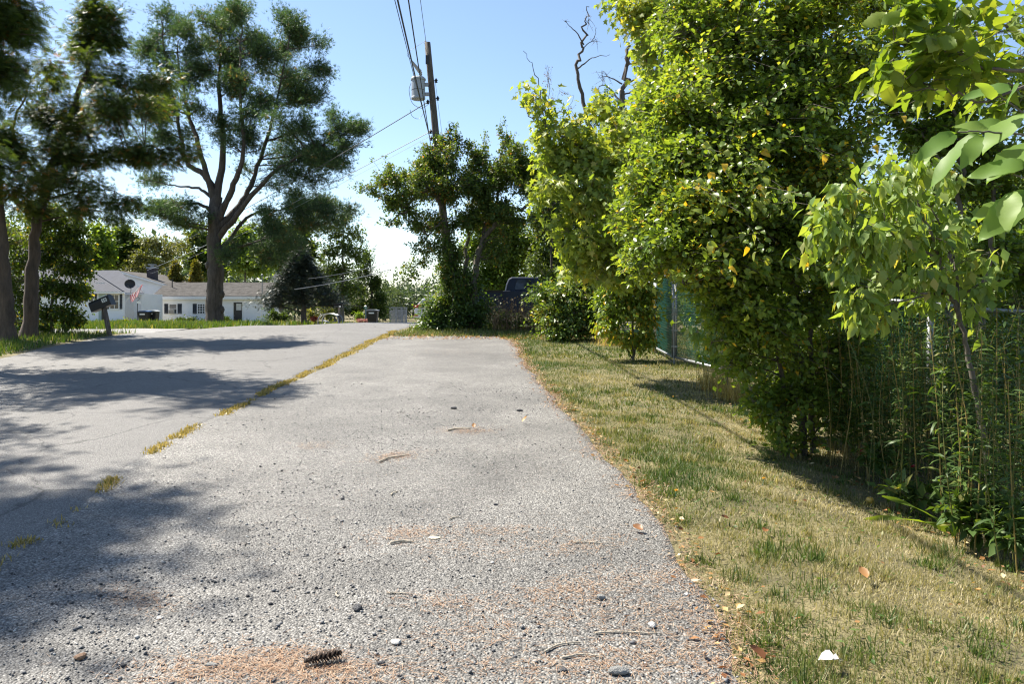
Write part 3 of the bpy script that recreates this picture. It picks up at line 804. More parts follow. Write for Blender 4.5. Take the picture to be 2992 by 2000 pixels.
lob = [(278, 15, .8, 26, 35, .5, 34), (258, 60, .8, 32, 28, .7, 36), (305, 55, .8, 34, 34, .7, 40), (270, 110, .8, 40, 26, .8, 48), (320, 110, .8, 34, 30, .8, 40), (240, 140, .7, 34, 24, .8, 30), (345, 55, .9, 14, 30, .4, 10),
       (330, 200, .8, 60, 40, 1.1, 66), (385, 220, 1, 55, 36, 1, 50), (225, 200, .7, 34, 40, .8, 24), (360, 265, .8, 70, 36, 1.2, 74), (430, 240, 1, 40, 24, .8, 30), (290, 300, .6, 60, 40, 1.1, 60), (410, 310, .8, 50, 30, 1, 36),
       (175, 220, .4, 45, 40, .9, 44), (140, 275, .3, 55, 45, 1, 56), (200, 290, .3, 50, 50, 1, 60), (100, 320, .2, 55, 50, 1, 54), (160, 370, .1, 80, 50, 1.3, 96), (250, 390, .2, 70, 45, 1.2, 84), (330, 370, .3, 60, 40, 1.2, 60), (350, 330, .4, 60, 36, 1, 44),
       (60, 400, .2, 70, 50, 1.2, 76), (120, 450, 0, 90, 45, 1.4, 96), (230, 460, 0, 80, 40, 1.3, 88), (330, 440, .1, 60, 32, 1.1, 60), (410, 440, .1, 55, 26, .9, 56), (475, 445, 0, 45, 22, .8, 40), (535, 440, 0, 38, 16, .6, 24), (300, 480, .1, 60, 24, 1, 36), (420, 475, .1, 50, 16, .8, 24), (500, 470, 0, 50, 12, .7, 18),
       (40, 510, 0, 70, 45, 1.3, 76), (140, 530, -.2, 80, 45, 1.3, 84), (225, 530, -.3, 60, 40, 1.1, 56), (300, 560, -.7, 50, 34, .9, 36), (340, 590, -.8, 46, 30, .8, 24), (255, 600, -.6, 50, 30, .9, 30), (190, 600, -.4, 50, 34, .9, 34), (80, 590, -.2, 70, 36, 1.1, 56), (310, 640, -.8, 40, 22, .7, 16), (390, 610, -.6, 30, 20, .7, 12)]
grow(root, limbs, shatter([L(X, Y, d0 + dd, rx * 1.1, ry * 1.1, rd * 1.3, n * 1.0) for X, Y, dd, rx, ry, rd, n in lob[7:]], 2, 3, .75) + [L(X, Y, d0 + dd, rx, ry, rd, n * 1.3) for X, Y, dd, rx, ry, rd, n in lob[:7]], hem, M['bark_hem'], 8)

d0 = 19.8
root = plant('hemlock_tree', 'dark hemlock whose bare trunk stands nearest the left picture edge', 22, 1002, d0, 'tree', 'hemlocks on the left verge')
b0 = np.array(root.location) - [0, 0, .1]
limbs = [([b0] + A((18, 880, 0), (8, 720, 0), (-8, 500, .2), (-30, 250, .4), (-60, -150, .6)), .22, .04)]
lob = [(10, 420, 0, 70, 50, 1.2, 70), (-60, 500, 0, 90, 60, 1.4, 80), (40, 560, -.3, 70, 40, 1.1, 56), (-60, 350, 0, 90, 60, 1.4, 80), (-100, 200, 0, 90, 80, 1.5, 80), (-120, 40, 0, 90, 90, 1.5, 80), (-90, -140, .4, 80, 100, 1.3, 60), (-90, 620, 0, 90, 40, 1.3, 56)]
grow(root, limbs, [L(X, Y, d0 + dd, rx, ry, rd, n * 1.1) for X, Y, dd, rx, ry, rd, n in lob], hem, M['bark_hem'], 9)

# the near hemlock: its trunk is outside the frame, its boughs hang into the top left corner and shade the road
d0 = 14.2
root = plant('hemlock_tree', 'nearest hemlock, only its dark boughs showing in the top left corner', -250, 1050, d0, 'tree', 'hemlocks on the left verge')
b0 = np.array(root.location) - [0, 0, .1]
limbs = [([b0] + A((-250, 700, 0), (-245, 200, 0), (-240, -300, 0), (-235, -900, 0)), .27, .04)]
lob = [(10, 60, .5, 70, 55, .9, 70), (-20, 170, .5, 75, 60, 1, 70), (20, 230, .3, 55, 45, .8, 44), (-40, 310, .3, 70, 50, .9, 50), (60, 110, .5, 45, 30, .6, 24), (60, 20, .5, 40, 40, .6, 24), (-10, -40, .5, 90, 60, 1, 60), (-60, 420, 0, 60, 40, .9, 36),
       (-150, 100, 0, 100, 120, 1.6, 70), (-250, 300, 0, 150, 120, 1.8, 70), (-250, -100, 0, 180, 130, 1.9, 80)]
lob += [(-90, -170, 0, 150, 60, 1.1, 44), (70, -230, .3, 90, 34, .8, 22), (-250, -380, .4, 200, 80, 1.5, 60), (-40, -420, .2, 110, 50, 1, 26), (-180, -580, 0, 150, 70, 1.2, 40), (-230, -740, 0, 120, 90, 1.1, 34), (-380, -150, -.6, 150, 110, 1.5, 50), (-400, -480, -.5, 130, 80, 1.3, 36)]
grow(root, limbs, shatter([L(X, Y, d0 + dd, rx, ry, rd, n * 1.2) for X, Y, dd, rx, ry, rd, n in lob], 3, 4), hem, M['bark_hem'], 10)

# tree left of the camera, out of frame, known from its shadow on the road
d0 = 8.6
root = plant('hemlock_tree', 'hemlock left of the view that throws the foreground shadow on the road', -1250, 1250, d0, 'tree', 'hemlocks on the left verge', xy=(-10.6, 8.3))
b0 = np.array(root.location) - [0, 0, .1]
limbs = [([b0, b0 + [0, 0, 4], b0 + [.2, 0, 8], b0 + [.1, .2, 13]], .26, .04)]
lobes = []
r_ = np.random.default_rng(4)
for i in range(30):
    h = r_.uniform(6.6, 12.8); a = r_.uniform(0, 6.28); rr = (1.12 - h / 14.5) * 4.4 * r_.uniform(.4, 1)
    lobes.append((b0 + [rr * math.cos(a), rr * math.sin(a), h], (1.0, 1.0, .34), 40))
grow(root, limbs, lobes, hem, M['bark_hem'], 12)

# ------------------------------------------------------------------ undergrowth and shrubs on the left
und = dict(tmpl=LEAF4, size=(.07, .13), m=11, jit=.05, along=.3, outw=.5, rand=.6, droop=.5, tilt=.6, mat=M['under'], br=.008, tw=.005, t0=.25, hue=.45, odd=.03)
d0 = 22.4
root = plant('maple_sapling', 'leafy sapling with yellowing leaves hanging before the metal-roofed house', 150, 985, d0, 'tree')
b0 = np.array(root.location) - [0, 0, .05]
limbs = [([b0] + A((150, 880, 0), (160, 760, 0), (175, 640, 0)), .05, .012), ([b0 + [.3, .2, 0]] + A((185, 900, .2), (215, 800, .2), (240, 700, .1)), .035, .01), ([b0 + [-.6, 0, 0]] + A((118, 850, 0), (130, 700, 0)), .035, .01)]
lob = [(150, 640, 0, 60, 40, .8, 46), (215, 660, 0, 50, 40, .8, 44), (180, 720, 0, 60, 40, .8, 50), (240, 730, 0, 34, 40, .6, 34), (140, 760, 0, 40, 40, .7, 40), (205, 785, 0, 50, 36, .7, 44), (248, 790, 0, 22, 40, .5, 20), (135, 840, 0, 36, 40, .7, 34), (195, 850, 0, 44, 36, .7, 40), (235, 860, 0, 26, 34, .5, 18), (140, 920, 0, 40, 36, .7, 36), (190, 915, 0, 32, 34, .6, 26), (215, 925, 0, 24, 26, .5, 12), (100, 960, 0, 60, 20, .6, 18), (110, 680, .3, 40, 60, .7, 30), (60, 760, .6, 50, 70, .8, 44), (60, 880, .6, 44, 70, .8, 40), (10, 700, .8, 50, 60, .8, 40), (20, 820, .8, 50, 70, .8, 40), (0, 930, .8, 60, 40, .8, 30), (245, 850, .6, 24, 30, .4, 16), (225, 940, .2, 24, 24, .4, 12), (120, 620, .3, 80, 40, .8, 40)]
grow(root, limbs, [L(X, Y, d0 + dd, rx, ry, rd, n * 2.6) for X, Y, dd, rx, ry, rd, n in lob], und, M['bark_grey'], 13)

# ------------------------------------------------------------------ trees behind the houses
def bg_tree(name, label, X, Ybase, d, lobes_px, mat, size=(.28, .55), m=12, bark='bark_grey', r0=.2, tmpl=LEAF2, group=None, seed=1, hue=.5, dens=1.8, **kw):
    root = plant(name, label, X, Ybase, d, 'tree', group)
    b0 = np.array(root.location) - [0, 0, .1]
    ym = min(l_[1] for l_ in lobes_px)
    top = at(X + (lobes_px[0][0] - X) * .6, ym, d)
    limbs = [([b0, b0 * .7 + top * .3, b0 * .35 + top * .65, top], r0, r0 * .15)]
    sp = dict(tmpl=tmpl, size=size, m=m, jit=.12, along=.4, outw=.5, rand=.6, droop=.2, tilt=.6, mat=M[mat], br=.015, tw=.012, t0=.2, hue=hue, fill=.38); sp.update(kw)
    grow(root, limbs, [L(x, y, d + (dd if False else 0) + dd, rx, ry, max(rx, ry) * d / F_PX * .8, n * dens) for x, y, dd, rx, ry, n in lobes_px], sp, M[bark], seed)
    return root
G = 'trees behind the houses'
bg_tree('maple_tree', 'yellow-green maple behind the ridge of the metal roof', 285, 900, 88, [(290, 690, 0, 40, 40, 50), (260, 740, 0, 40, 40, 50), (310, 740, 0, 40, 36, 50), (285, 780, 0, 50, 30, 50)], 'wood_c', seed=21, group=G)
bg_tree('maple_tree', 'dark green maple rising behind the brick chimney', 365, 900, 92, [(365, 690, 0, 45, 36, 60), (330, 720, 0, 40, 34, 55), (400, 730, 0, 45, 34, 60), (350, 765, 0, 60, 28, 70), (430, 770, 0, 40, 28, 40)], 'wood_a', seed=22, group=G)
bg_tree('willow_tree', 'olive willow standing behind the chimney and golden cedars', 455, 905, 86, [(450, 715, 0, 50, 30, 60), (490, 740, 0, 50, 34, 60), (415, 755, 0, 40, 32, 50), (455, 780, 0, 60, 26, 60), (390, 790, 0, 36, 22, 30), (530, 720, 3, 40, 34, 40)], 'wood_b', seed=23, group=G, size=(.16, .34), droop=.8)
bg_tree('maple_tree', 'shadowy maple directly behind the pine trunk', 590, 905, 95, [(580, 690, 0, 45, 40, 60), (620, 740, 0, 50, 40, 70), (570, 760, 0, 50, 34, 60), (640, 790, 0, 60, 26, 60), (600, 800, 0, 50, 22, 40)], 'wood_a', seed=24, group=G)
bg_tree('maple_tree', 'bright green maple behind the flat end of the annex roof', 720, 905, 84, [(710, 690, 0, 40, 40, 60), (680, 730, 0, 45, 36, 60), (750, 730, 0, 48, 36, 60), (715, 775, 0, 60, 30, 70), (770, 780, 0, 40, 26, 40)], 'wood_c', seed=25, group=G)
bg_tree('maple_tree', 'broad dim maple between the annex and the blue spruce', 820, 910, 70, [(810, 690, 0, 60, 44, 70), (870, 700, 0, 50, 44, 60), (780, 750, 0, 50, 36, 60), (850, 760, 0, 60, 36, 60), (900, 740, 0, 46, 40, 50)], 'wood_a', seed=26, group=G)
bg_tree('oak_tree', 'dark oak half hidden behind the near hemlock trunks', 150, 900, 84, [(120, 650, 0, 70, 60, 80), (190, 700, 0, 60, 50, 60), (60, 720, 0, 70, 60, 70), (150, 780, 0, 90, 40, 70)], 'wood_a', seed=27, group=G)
bg_tree('oak_tree', 'dark oak beyond the left picture edge', -150, 900, 80, [(-150, 650, 0, 100, 80, 80), (-60, 720, 0, 80, 60, 60), (-220, 740, 0, 90, 60, 60), (-20, 790, 0, 80, 40, 60), (10, 680, 0, 60, 60, 50)], 'wood_a', seed=28, group=G)
for X, top, w, lab in ((512, 768, 22, 'golden cedar nearer the chimney, left of its twin'), (572, 765, 18, 'golden cedar just left of the pine trunk')):
    lp = [(X, top + 8, 0, 6, 12, 14)] + [(X + (1 if k % 2 else -1) * w * .35 * (k / 5), top + 14 + 12 * k, 0, w * (.25 + .13 * k), 14, 34) for k in range(7)]
    bg_tree('cedar_tree', lab, X, 905, 80, lp, 'cedar', size=(.16, .3), seed=30 + X, r0=.1, droop=-.5, group='golden cedars behind the annex')

# blue spruce and the tall trees at the crest
lp = []
for k in range(11):
    w = 14 + 13 * k
    for s in (-1, 0, 1):
        lp.append((880 + s * w * .66, 735 + 15 * k + abs(s) * 6, s * .4, max(12, w * .42), 10, 30 + 2 * k))
bg_tree('spruce_tree', 'dense blue-grey spruce with a bare lower trunk at the crest', 889, 945, 46, lp, 'spruce', size=(.12, .24), m=14, bark='bark_pine', r0=.2, tmpl=FROND, seed=41, dens=.8, droop=.2, tilt=.35, arch=-.05)
bg_tree('birch_tree', 'tall airy tree rising behind the blue spruce', 1000, 940, 66, [(1005, 640, 0, 34, 26, 22), (985, 680, 0, 40, 30, 34), (1040, 690, 0, 30, 30, 26), (1010, 730, 0, 50, 34, 50), (960, 740, 0, 40, 34, 34), (1050, 745, 0, 26, 34, 26), (1000, 790, 0, 60, 34, 60), (940, 800, 0, 36, 40, 34), (1010, 850, 0, 70, 34, 70), (960, 880, 0, 50, 26, 40), (930, 660, 0, 34, 34, 24), (900, 640, 0, 30, 26, 16)], 'wood_a', size=(.14, .28), seed=42, hue=.55)
bg_tree('arborvitae_tree', 'dark dense arborvitae behind the trash bin at the crest', 1090, 940, 69, [(1075, 760, 0, 20, 40, 40), (1060, 800, 0, 34, 34, 50), (1095, 830, 0, 34, 34, 60), (1050, 850, 0, 44, 34, 60), (1110, 880, 0, 30, 34, 50), (1070, 900, 0, 56, 34, 80), (1118, 915, 0, 20, 24, 30), (1020, 910, 0, 30, 28, 40)], 'wood_a', size=(.12, .24), seed=43, hue=.2, droop=-.3)

# bushes in front of the annex and along the crest
def bush(name, label, X, Y, d, lobes_px, mat, size, seed, group=None, m=10, cat='bush', **kw):
    root = plant(name, label, X, Y, d, cat, group)
    b0 = np.array(root.location)
    limbs = [([b0 - [0, 0, .05], b0 + [0, 0, .25 * d / 40]], .02, .01)]
    sp = dict(tmpl=LEAF2, size=size, m=m, jit=.04, along=.3, outw=.7, rand=.6, droop=.1, tilt=.6, mat=M[mat], br=.006, tw=.005, t0=.3, fill=.5); sp.update(kw)
    grow(root, limbs, [L(x, y, d + dd, rx, ry, rx * d / F_PX * .8, n) for x, y, dd, rx, ry, n in lobes_px], sp, M['bark_grey'], seed, wood_name='stems', crown_name='foliage')
    return root
GB = 'clipped bushes against the annex wall'
bush('boxwood_bush', 'widest clipped dark bush under the air conditioner window', 545, 948, 70.5, [(530, 940, 0, 22, 12, 70), (558, 938, 0, 20, 12, 60)], 'wood_a', (.1, .2), 51, GB, hue=.2)
bush('boxwood_bush', 'clipped dark bush touching the left side of the pine trunk', 595, 948, 70.5, [(595, 944, 0, 18, 9, 60)], 'wood_a', (.1, .2), 52, GB, hue=.2)
bush('boxwood_bush', 'rounded dark bush between the pine trunk and the annex door', 663, 945, 70.5, [(660, 938, 0, 15, 14, 70), (672, 944, 0, 10, 8, 30)], 'wood_a', (.1, .2), 53, GB, hue=.2)
bush('lilac_bush', 'thin brownish shrub left of the clipped bushes', 500, 950, 70.5, [(500, 942, 0, 12, 10, 24)], 'wood_b', (.08, .16), 54, GB)
bush('yew_bush', 'dark bush above the trash bins by the white gable', 442, 935, 69.5, [(435, 908, 0, 14, 8, 40), (455, 912, 0, 10, 10, 36), (460, 932, 0, 8, 14, 36)], 'wood_a', (.1, .2), 55, hue=.1)
bush('yew_bush', 'large dark rounded bush at the right corner of the annex', 815, 945, 60, [(800, 925, 0, 34, 22, 120), (830, 930, 0, 26, 18, 80)], 'wood_a', (.1, .2), 56, hue=.1)
bush('hydrangea_bush', 'round yellow-green bush beside the green number post', 1050, 945, 60, [(1050, 925, 0, 16, 16, 80)], 'wood_c', (.08, .16), 57)
bush('sedum_plant', 'low cluster of pink flower heads at the foot of the number post', 1058, 945, 55, [(1052, 938, 0, 15, 4, 40), (1070, 938, 0, 7, 5, 20)], 'flower_pink', (.05, .1), 58, cat='plant')
bush('barberry_bush', 'small red-leaved shrub left of the arched white canopy', 920, 948, 46, [(920, 935, 0, 11, 9, 30)], 'red_leaf', (.05, .1), 59)
bush('shrub', 'olive shrub in the gap under the blue spruce', 930, 946, 54, [(905, 920, 0, 24, 18, 60), (950, 915, 0, 30, 22, 70)], 'wood_b', (.1, .2), 60)
fl = bush('flower_bed', 'overgrown flower bed with pale yellow leaves before the white gable', 385, 948, 58, [(365, 942, 0, 18, 8, 50), (395, 945, 0, 18, 7, 50), (425, 948, 0, 24, 6, 50), (345, 945, 0, 12, 6, 26)], 'under', (.08, .18), 61, cat='plant', hue=.7)

# far woods that read as one mass
far = Buf(); fw = Buf()
r_ = np.random.default_rng(77)
for i in range(250):
    X = r_.uniform(-300, 3800); d = r_.uniform(125, 190)
    x = (X - CX) / F_PX * d; h = r_.uniform(5.5, 10.5) * (1.0 + .35 * (abs(X - 1250) > 350)); w = r_.uniform(2.0, 3.6); z0 = gz(x, d)
    fw.tubes(np.array([[[x, d, z0 - .2], [x, d, z0 + h * .4], [x, d, z0 + h * .8]]]), .2, .05, 5)
    n = 1100 if 1040 < X < 1420 else 260; ls = (.4, .75) if n > 500 else (.8, 1.5); u = unit(r_.normal(0, 1, (n, 3))) * r_.random((n, 1)) ** .35
    lump = 1 + .25 * np.sin(5 * u[:, :1] + i) * np.cos(4 * u[:, 2:] + i)
    P = np.array([x, d, z0 + h * .55]) + u * [w, w, h * .47] * lump
    far.scatter(LEAF2, P, u + r_.normal(0, .6, (n, 3)), r_.normal(0, .6, (n, 3)) + [0, 0, 1], r_.uniform(*ls, n), np.clip(r_.normal(.5, .2, n) + r_.normal(0, .15), 0, 1))
far_o = far.build('far_woods', M['far']); tag(far_o, 'hazy green woods closing the view beyond the crest', 'woods', kind='stuff')
tag(fw.build('far_trunks', M['bark_grey'], far_o), kind='stuff')

# ------------------------------------------------------------------ apple tree at the end of the parking strip
app = dict(tmpl=LEAF2, size=(.06, .105), m=14, jit=.05, along=.5, outw=.3, rand=.7, droop=.15, tilt=.7, mat=M['apple'], br=.012, tw=.006, t0=.25, hue=.45, odd=.02, gnarl=1.6, fill=.5)
d0 = 24.8
root = plant('apple_tree', 'gnarled apple tree with arching limbs at the end of the parking strip', 1375, 968, d0, 'tree')
b0 = np.array(root.location) - [0, 0, .1]
limbs = [([b0] + A((1345, 850, 0), (1318, 760, 0), (1305, 660, 0), (1290, 590, 0), (1262, 545, -.3), (1210, 575, -.6), (1160, 640, -.9)), .16, .03),
         ([b0 + [.25, .1, 0]] + A((1385, 850, 0), (1395, 760, .2), (1425, 680, .3), (1480, 630, .2), (1560, 590, 0), (1620, 600, 0)), .14, .03),
         ([b0 + [.1, .2, 0]] + A((1362, 820, .3), (1365, 700, .5), (1380, 600, .6), (1400, 480, .6)), .11, .02),
         (A((1290, 590, 0), (1285, 520, .2), (1310, 430, .2)), .07, .012), (A((1290, 600, 0), (1230, 520, -.2), (1150, 520, -.5), (1090, 545, -.7)), .07, .01),
         (A((1300, 640, 0), (1250, 690, -.6), (1225, 760, -.8), (1170, 830, -1)), .04, .006), (A((1395, 760, .2), (1440, 600, .8), (1500, 500, 1)), .08, .015)]
lob = [(1100, 560, -.7, 36, 30, .6, 18), (1145, 530, -.5, 45, 40, .8, 34), (1190, 580, -.5, 55, 36, .9, 44), (1215, 500, -.3, 45, 40, .8, 36), (1265, 470, 0, 40, 40, .8, 34), (1270, 545, 0, 55, 45, 1, 62), (1310, 480, .2, 40, 50, .9, 44), (1340, 560, .2, 60, 50, 1.1, 76),
       (1380, 500, .5, 50, 50, 1, 60), (1420, 560, .6, 60, 50, 1.2, 84), (1440, 490, .8, 50, 40, 1, 60), (1500, 480, 1, 60, 45, 1.2, 76), (1490, 560, .6, 60, 50, 1.2, 90), (1560, 540, .4, 60, 60, 1.2, 90), (1570, 470, .8, 50, 40, 1, 56), (1620, 560, .4, 50, 50, 1.1, 60),
       (1400, 630, .4, 70, 36, 1.1, 66), (1330, 650, .1, 50, 50, .9, 54), (1480, 640, .4, 60, 30, 1, 44), (1560, 640, .2, 60, 36, 1, 50), (1230, 640, -.5, 50, 36, .8, 22), (1180, 650, -.8, 50, 26, .7, 12), (1240, 720, -.7, 40, 40, .7, 15), (1200, 790, -.9, 40, 30, .6, 7),
       (1312, 400, .2, 10, 42, .3, 9), (1335, 430, .2, 10, 36, .3, 8), (1290, 430, .2, 10, 32, .3, 8), (1372, 440, .5, 8, 32, .3, 6), (1415, 455, .7, 9, 36, .3, 7), (1465, 420, .8, 10, 50, .3, 11), (1485, 425, .9, 9, 40, .3, 8), (1520, 430, 1, 10, 32, .3, 8), (1142, 480, -.5, 9, 28, .3, 6), (1240, 440, -.2, 9, 30, .3, 6),
       (1300, 740, 0, 40, 50, .7, 36), (1330, 830, 0, 40, 40, .7, 30), (1450, 720, .3, 40, 50, .9, 30), (1620, 640, .6, 50, 50, 1, 40)]
grow(root, limbs, shatter([L(X, Y, d0 + dd, rx * 1.25, ry * 1.2, rd * 1.2, n * 4.4) for X, Y, dd, rx, ry, rd, n in lob], 4, 5, .6), app, M['bark_apple'], 71)
root = plant('vine', 'glossy vines smothering the foot of the apple tree', 1320, 970, d0 - .6, 'vine')
b0 = np.array(root.location)
vsp = dict(tmpl=LEAF2, size=(.06, .12), m=11, jit=.05, along=.2, outw=.6, rand=.6, droop=.5, tilt=.5, face=.5, mat=M['vine'], br=.006, tw=.005, hue=.4, fill=.35)
lob = [(1290, 900, -.2, 50, 44, .6, 64), (1330, 850, -.2, 46, 60, .6, 60), (1280, 945, -.4, 55, 28, .6, 54), (1345, 930, -.3, 60, 40, .6, 60), (1410, 920, 0, 50, 50, .7, 50), (1310, 780, 0, 32, 50, .5, 36), (1305, 700, 0, 26, 44, .5, 28), (1255, 920, -.3, 26, 30, .5, 26), (1380, 830, .1, 40, 60, .6, 30), (1250, 960, -.5, 34, 14, .5, 20)]
grow(root, [([b0, b0 + [0, 0, .6], b0 + [.1, .1, 1.6]], .03, .01)], [L(X, Y, d0 + dd, rx * 1.15, ry * 1.15, rd, n * 3.4) for X, Y, dd, rx, ry, rd, n in lob], vsp, M['bark_grey'], 72, wood_name='stems', crown_name='foliage')

# dead tree standing behind the thicket
d0 = 26
root = plant('dead_tree', 'bare dead tree with broken tops above the thicket', 1800, 960, d0, 'tree')
b0 = np.array(root.location) - [0, 0, .1]
limbs = [([b0] + A((1800, 800, 0), (1805, 600, 0), (1815, 420, 0), (1818, 290, 0), (1834, 190, 0), (1828, 132, 0)), .2, .05), (A((1825, 235, 0), (1838, 150, .1)), .05, .04),
         ([b0 + [-.8, .3, 0]] + A((1745, 700, .3), (1730, 450, .3), (1712, 320, .3), (1686, 200, .3), (1706, 130, .3), (1712, 70, .3), (1722, 20, .3)), .13, .012), (A((1706, 130, .3), (1680, 90, .3), (1650, 60, .3)), .03, .008), (A((1688, 200, .3), (1730, 170, .3), (1780, 158, .4)), .03, .006), (A((1704, 140, .3), (1735, 110, .2), (1742, 80, .2)), .02, .006),
         (A((1834, 190, 0), (1870, 165, .2), (1900, 90, .3)), .035, .006), (A((1822, 250, 0), (1880, 215, -.3), (1940, 180, -.4)), .04, .008), (A((1818, 300, 0), (1770, 250, .4), (1735, 262, .5)), .04, .008), (A((1815, 400, 0), (1870, 355, -.3), (1930, 370, -.4)), .07, .02), (A((1818, 245, 0), (1780, 225, 0), (1750, 225, 0)), .03, .006), (A((1820, 280, 0), (1880, 250, .4), (1950, 245, .6)), .035, .008)]
lob = [(1880, 160, .3, 50, 60, .7, 34), (1900, 220, -.2, 60, 40, .8, 36), (1760, 230, .4, 50, 30, .7, 22), (1720, 60, .3, 24, 50, .4, 14), (1735, 120, .3, 30, 36, .5, 14), (1655, 65, .3, 26, 16, .3, 6), (1900, 300, .3, 60, 40, .8, 24), (1850, 300, .3, 40, 40, .7, 14)]
grow(root, limbs, [L(X, Y, d0 + dd, rx, ry, rd, n * 1.2) for X, Y, dd, rx, ry, rd, n in lob], dict(tmpl=LEAF2, size=(.02, .04), m=2, jit=.02, mat=M['dry'], br=.01, tw=.008, fill=.6, gnarl=1.8, twig_arch=.2), M['bark_dead'], 73, crown_name='dry_buds')
root = plant('vine', 'dark ivy clump climbing the dead tree', 1780, 960, d0 - .2, 'vine')
b0 = np.array(root.location)
grow(root, [([b0] + A((1790, 700, -.2), (1795, 450, -.2), (1770, 270, -.2)), .03, .01)], [L(1765, 290, d0 - .2, 32, 40, .6, 40), L(1790, 360, d0 - .2, 40, 50, .7, 60), L(1740, 350, d0 - .2, 36, 40, .6, 34), L(1800, 440, d0 - .2, 50, 50, .8, 60), L(1745, 430, d0, 44, 50, .7, 44)], dict(vsp, hue=.3), M['bark_grey'], 74, wood_name='stems', crown_name='foliage')
root = plant('dead_sapling', 'thin dead sapling with fine upright twigs left of the dead tree', 1610, 960, 25.5, 'tree')
b0 = np.array(root.location)
d0 = 25.5
limbs = [([b0] + A((1612, 700, 0), (1610, 480, 0), (1592, 330, 0), (1565, 215, 0), (1530, 145, 0)), .05, .007), (A((1600, 380, 0), (1605, 300, .2), (1600, 190, .3)), .02, .005), (A((1596, 350, 0), (1570, 300, .2), (1545, 245, .2)), .015, .004), (A((1605, 430, 0), (1640, 360, 0), (1680, 280, 0)), .02, .005)]
grow(root, limbs, [L(1600, 230, d0, 16, 46, .4, 26), L(1612, 300, d0, 22, 50, .4, 26), L(1570, 300, d0, 24, 40, .4, 12), L(1660, 320, d0, 36, 44, .5, 18), L(1640, 270, d0, 26, 30, .5, 10)], dict(tmpl=LEAF2, size=(.025, .06), m=4, jit=.02, mat=M['dry'], br=.006, tw=.005, twig_arch=.05, droop=.8, fill=.6), M['bark_dead'], 75, crown_name='dry_buds')

# woodland beyond the fence
GW = 'woodland trees beyond the fence'
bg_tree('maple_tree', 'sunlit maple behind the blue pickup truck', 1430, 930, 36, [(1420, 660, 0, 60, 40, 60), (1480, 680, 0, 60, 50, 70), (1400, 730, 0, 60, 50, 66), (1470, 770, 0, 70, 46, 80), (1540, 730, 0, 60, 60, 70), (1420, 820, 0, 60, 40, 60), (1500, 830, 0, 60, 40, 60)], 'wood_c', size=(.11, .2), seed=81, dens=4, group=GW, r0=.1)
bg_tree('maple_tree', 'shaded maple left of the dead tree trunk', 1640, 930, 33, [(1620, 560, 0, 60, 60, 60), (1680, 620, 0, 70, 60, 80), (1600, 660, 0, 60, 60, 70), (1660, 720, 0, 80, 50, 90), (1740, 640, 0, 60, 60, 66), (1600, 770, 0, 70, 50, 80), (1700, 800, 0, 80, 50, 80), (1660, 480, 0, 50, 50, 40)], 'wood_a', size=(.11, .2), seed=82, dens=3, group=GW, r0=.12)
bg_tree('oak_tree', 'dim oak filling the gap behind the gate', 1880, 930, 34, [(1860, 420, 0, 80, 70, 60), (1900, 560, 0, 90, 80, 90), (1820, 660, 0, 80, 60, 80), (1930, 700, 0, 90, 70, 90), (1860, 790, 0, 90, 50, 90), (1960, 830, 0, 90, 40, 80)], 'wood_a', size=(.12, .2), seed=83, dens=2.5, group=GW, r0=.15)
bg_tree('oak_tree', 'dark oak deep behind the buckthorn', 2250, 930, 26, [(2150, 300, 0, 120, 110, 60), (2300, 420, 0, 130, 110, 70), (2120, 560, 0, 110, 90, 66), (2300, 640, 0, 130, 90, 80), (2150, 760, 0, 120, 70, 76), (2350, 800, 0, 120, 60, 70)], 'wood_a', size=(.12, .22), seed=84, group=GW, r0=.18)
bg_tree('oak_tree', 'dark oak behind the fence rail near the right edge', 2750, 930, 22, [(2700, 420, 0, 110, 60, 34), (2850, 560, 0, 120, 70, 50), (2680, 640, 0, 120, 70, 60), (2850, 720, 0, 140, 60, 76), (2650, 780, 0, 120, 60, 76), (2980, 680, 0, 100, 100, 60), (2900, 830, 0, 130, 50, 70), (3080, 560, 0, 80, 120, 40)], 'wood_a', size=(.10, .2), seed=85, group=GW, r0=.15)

GU = 'brush behind the fence'
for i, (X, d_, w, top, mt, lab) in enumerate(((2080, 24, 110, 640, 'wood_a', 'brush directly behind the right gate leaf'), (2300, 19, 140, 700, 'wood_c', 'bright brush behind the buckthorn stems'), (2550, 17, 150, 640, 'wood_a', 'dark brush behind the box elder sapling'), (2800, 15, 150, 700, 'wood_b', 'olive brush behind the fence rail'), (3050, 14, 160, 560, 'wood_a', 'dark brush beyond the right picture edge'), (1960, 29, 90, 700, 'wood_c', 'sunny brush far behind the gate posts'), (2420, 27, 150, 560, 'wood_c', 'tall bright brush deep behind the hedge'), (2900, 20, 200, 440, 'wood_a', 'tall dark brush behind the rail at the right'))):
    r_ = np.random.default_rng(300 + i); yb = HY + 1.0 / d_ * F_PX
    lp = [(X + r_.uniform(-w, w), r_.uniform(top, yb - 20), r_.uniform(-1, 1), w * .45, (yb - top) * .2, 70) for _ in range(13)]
    bush('shrub', lab, X, yb, d_, lp, mt, (.07, .13), 300 + i, GU, m=10)

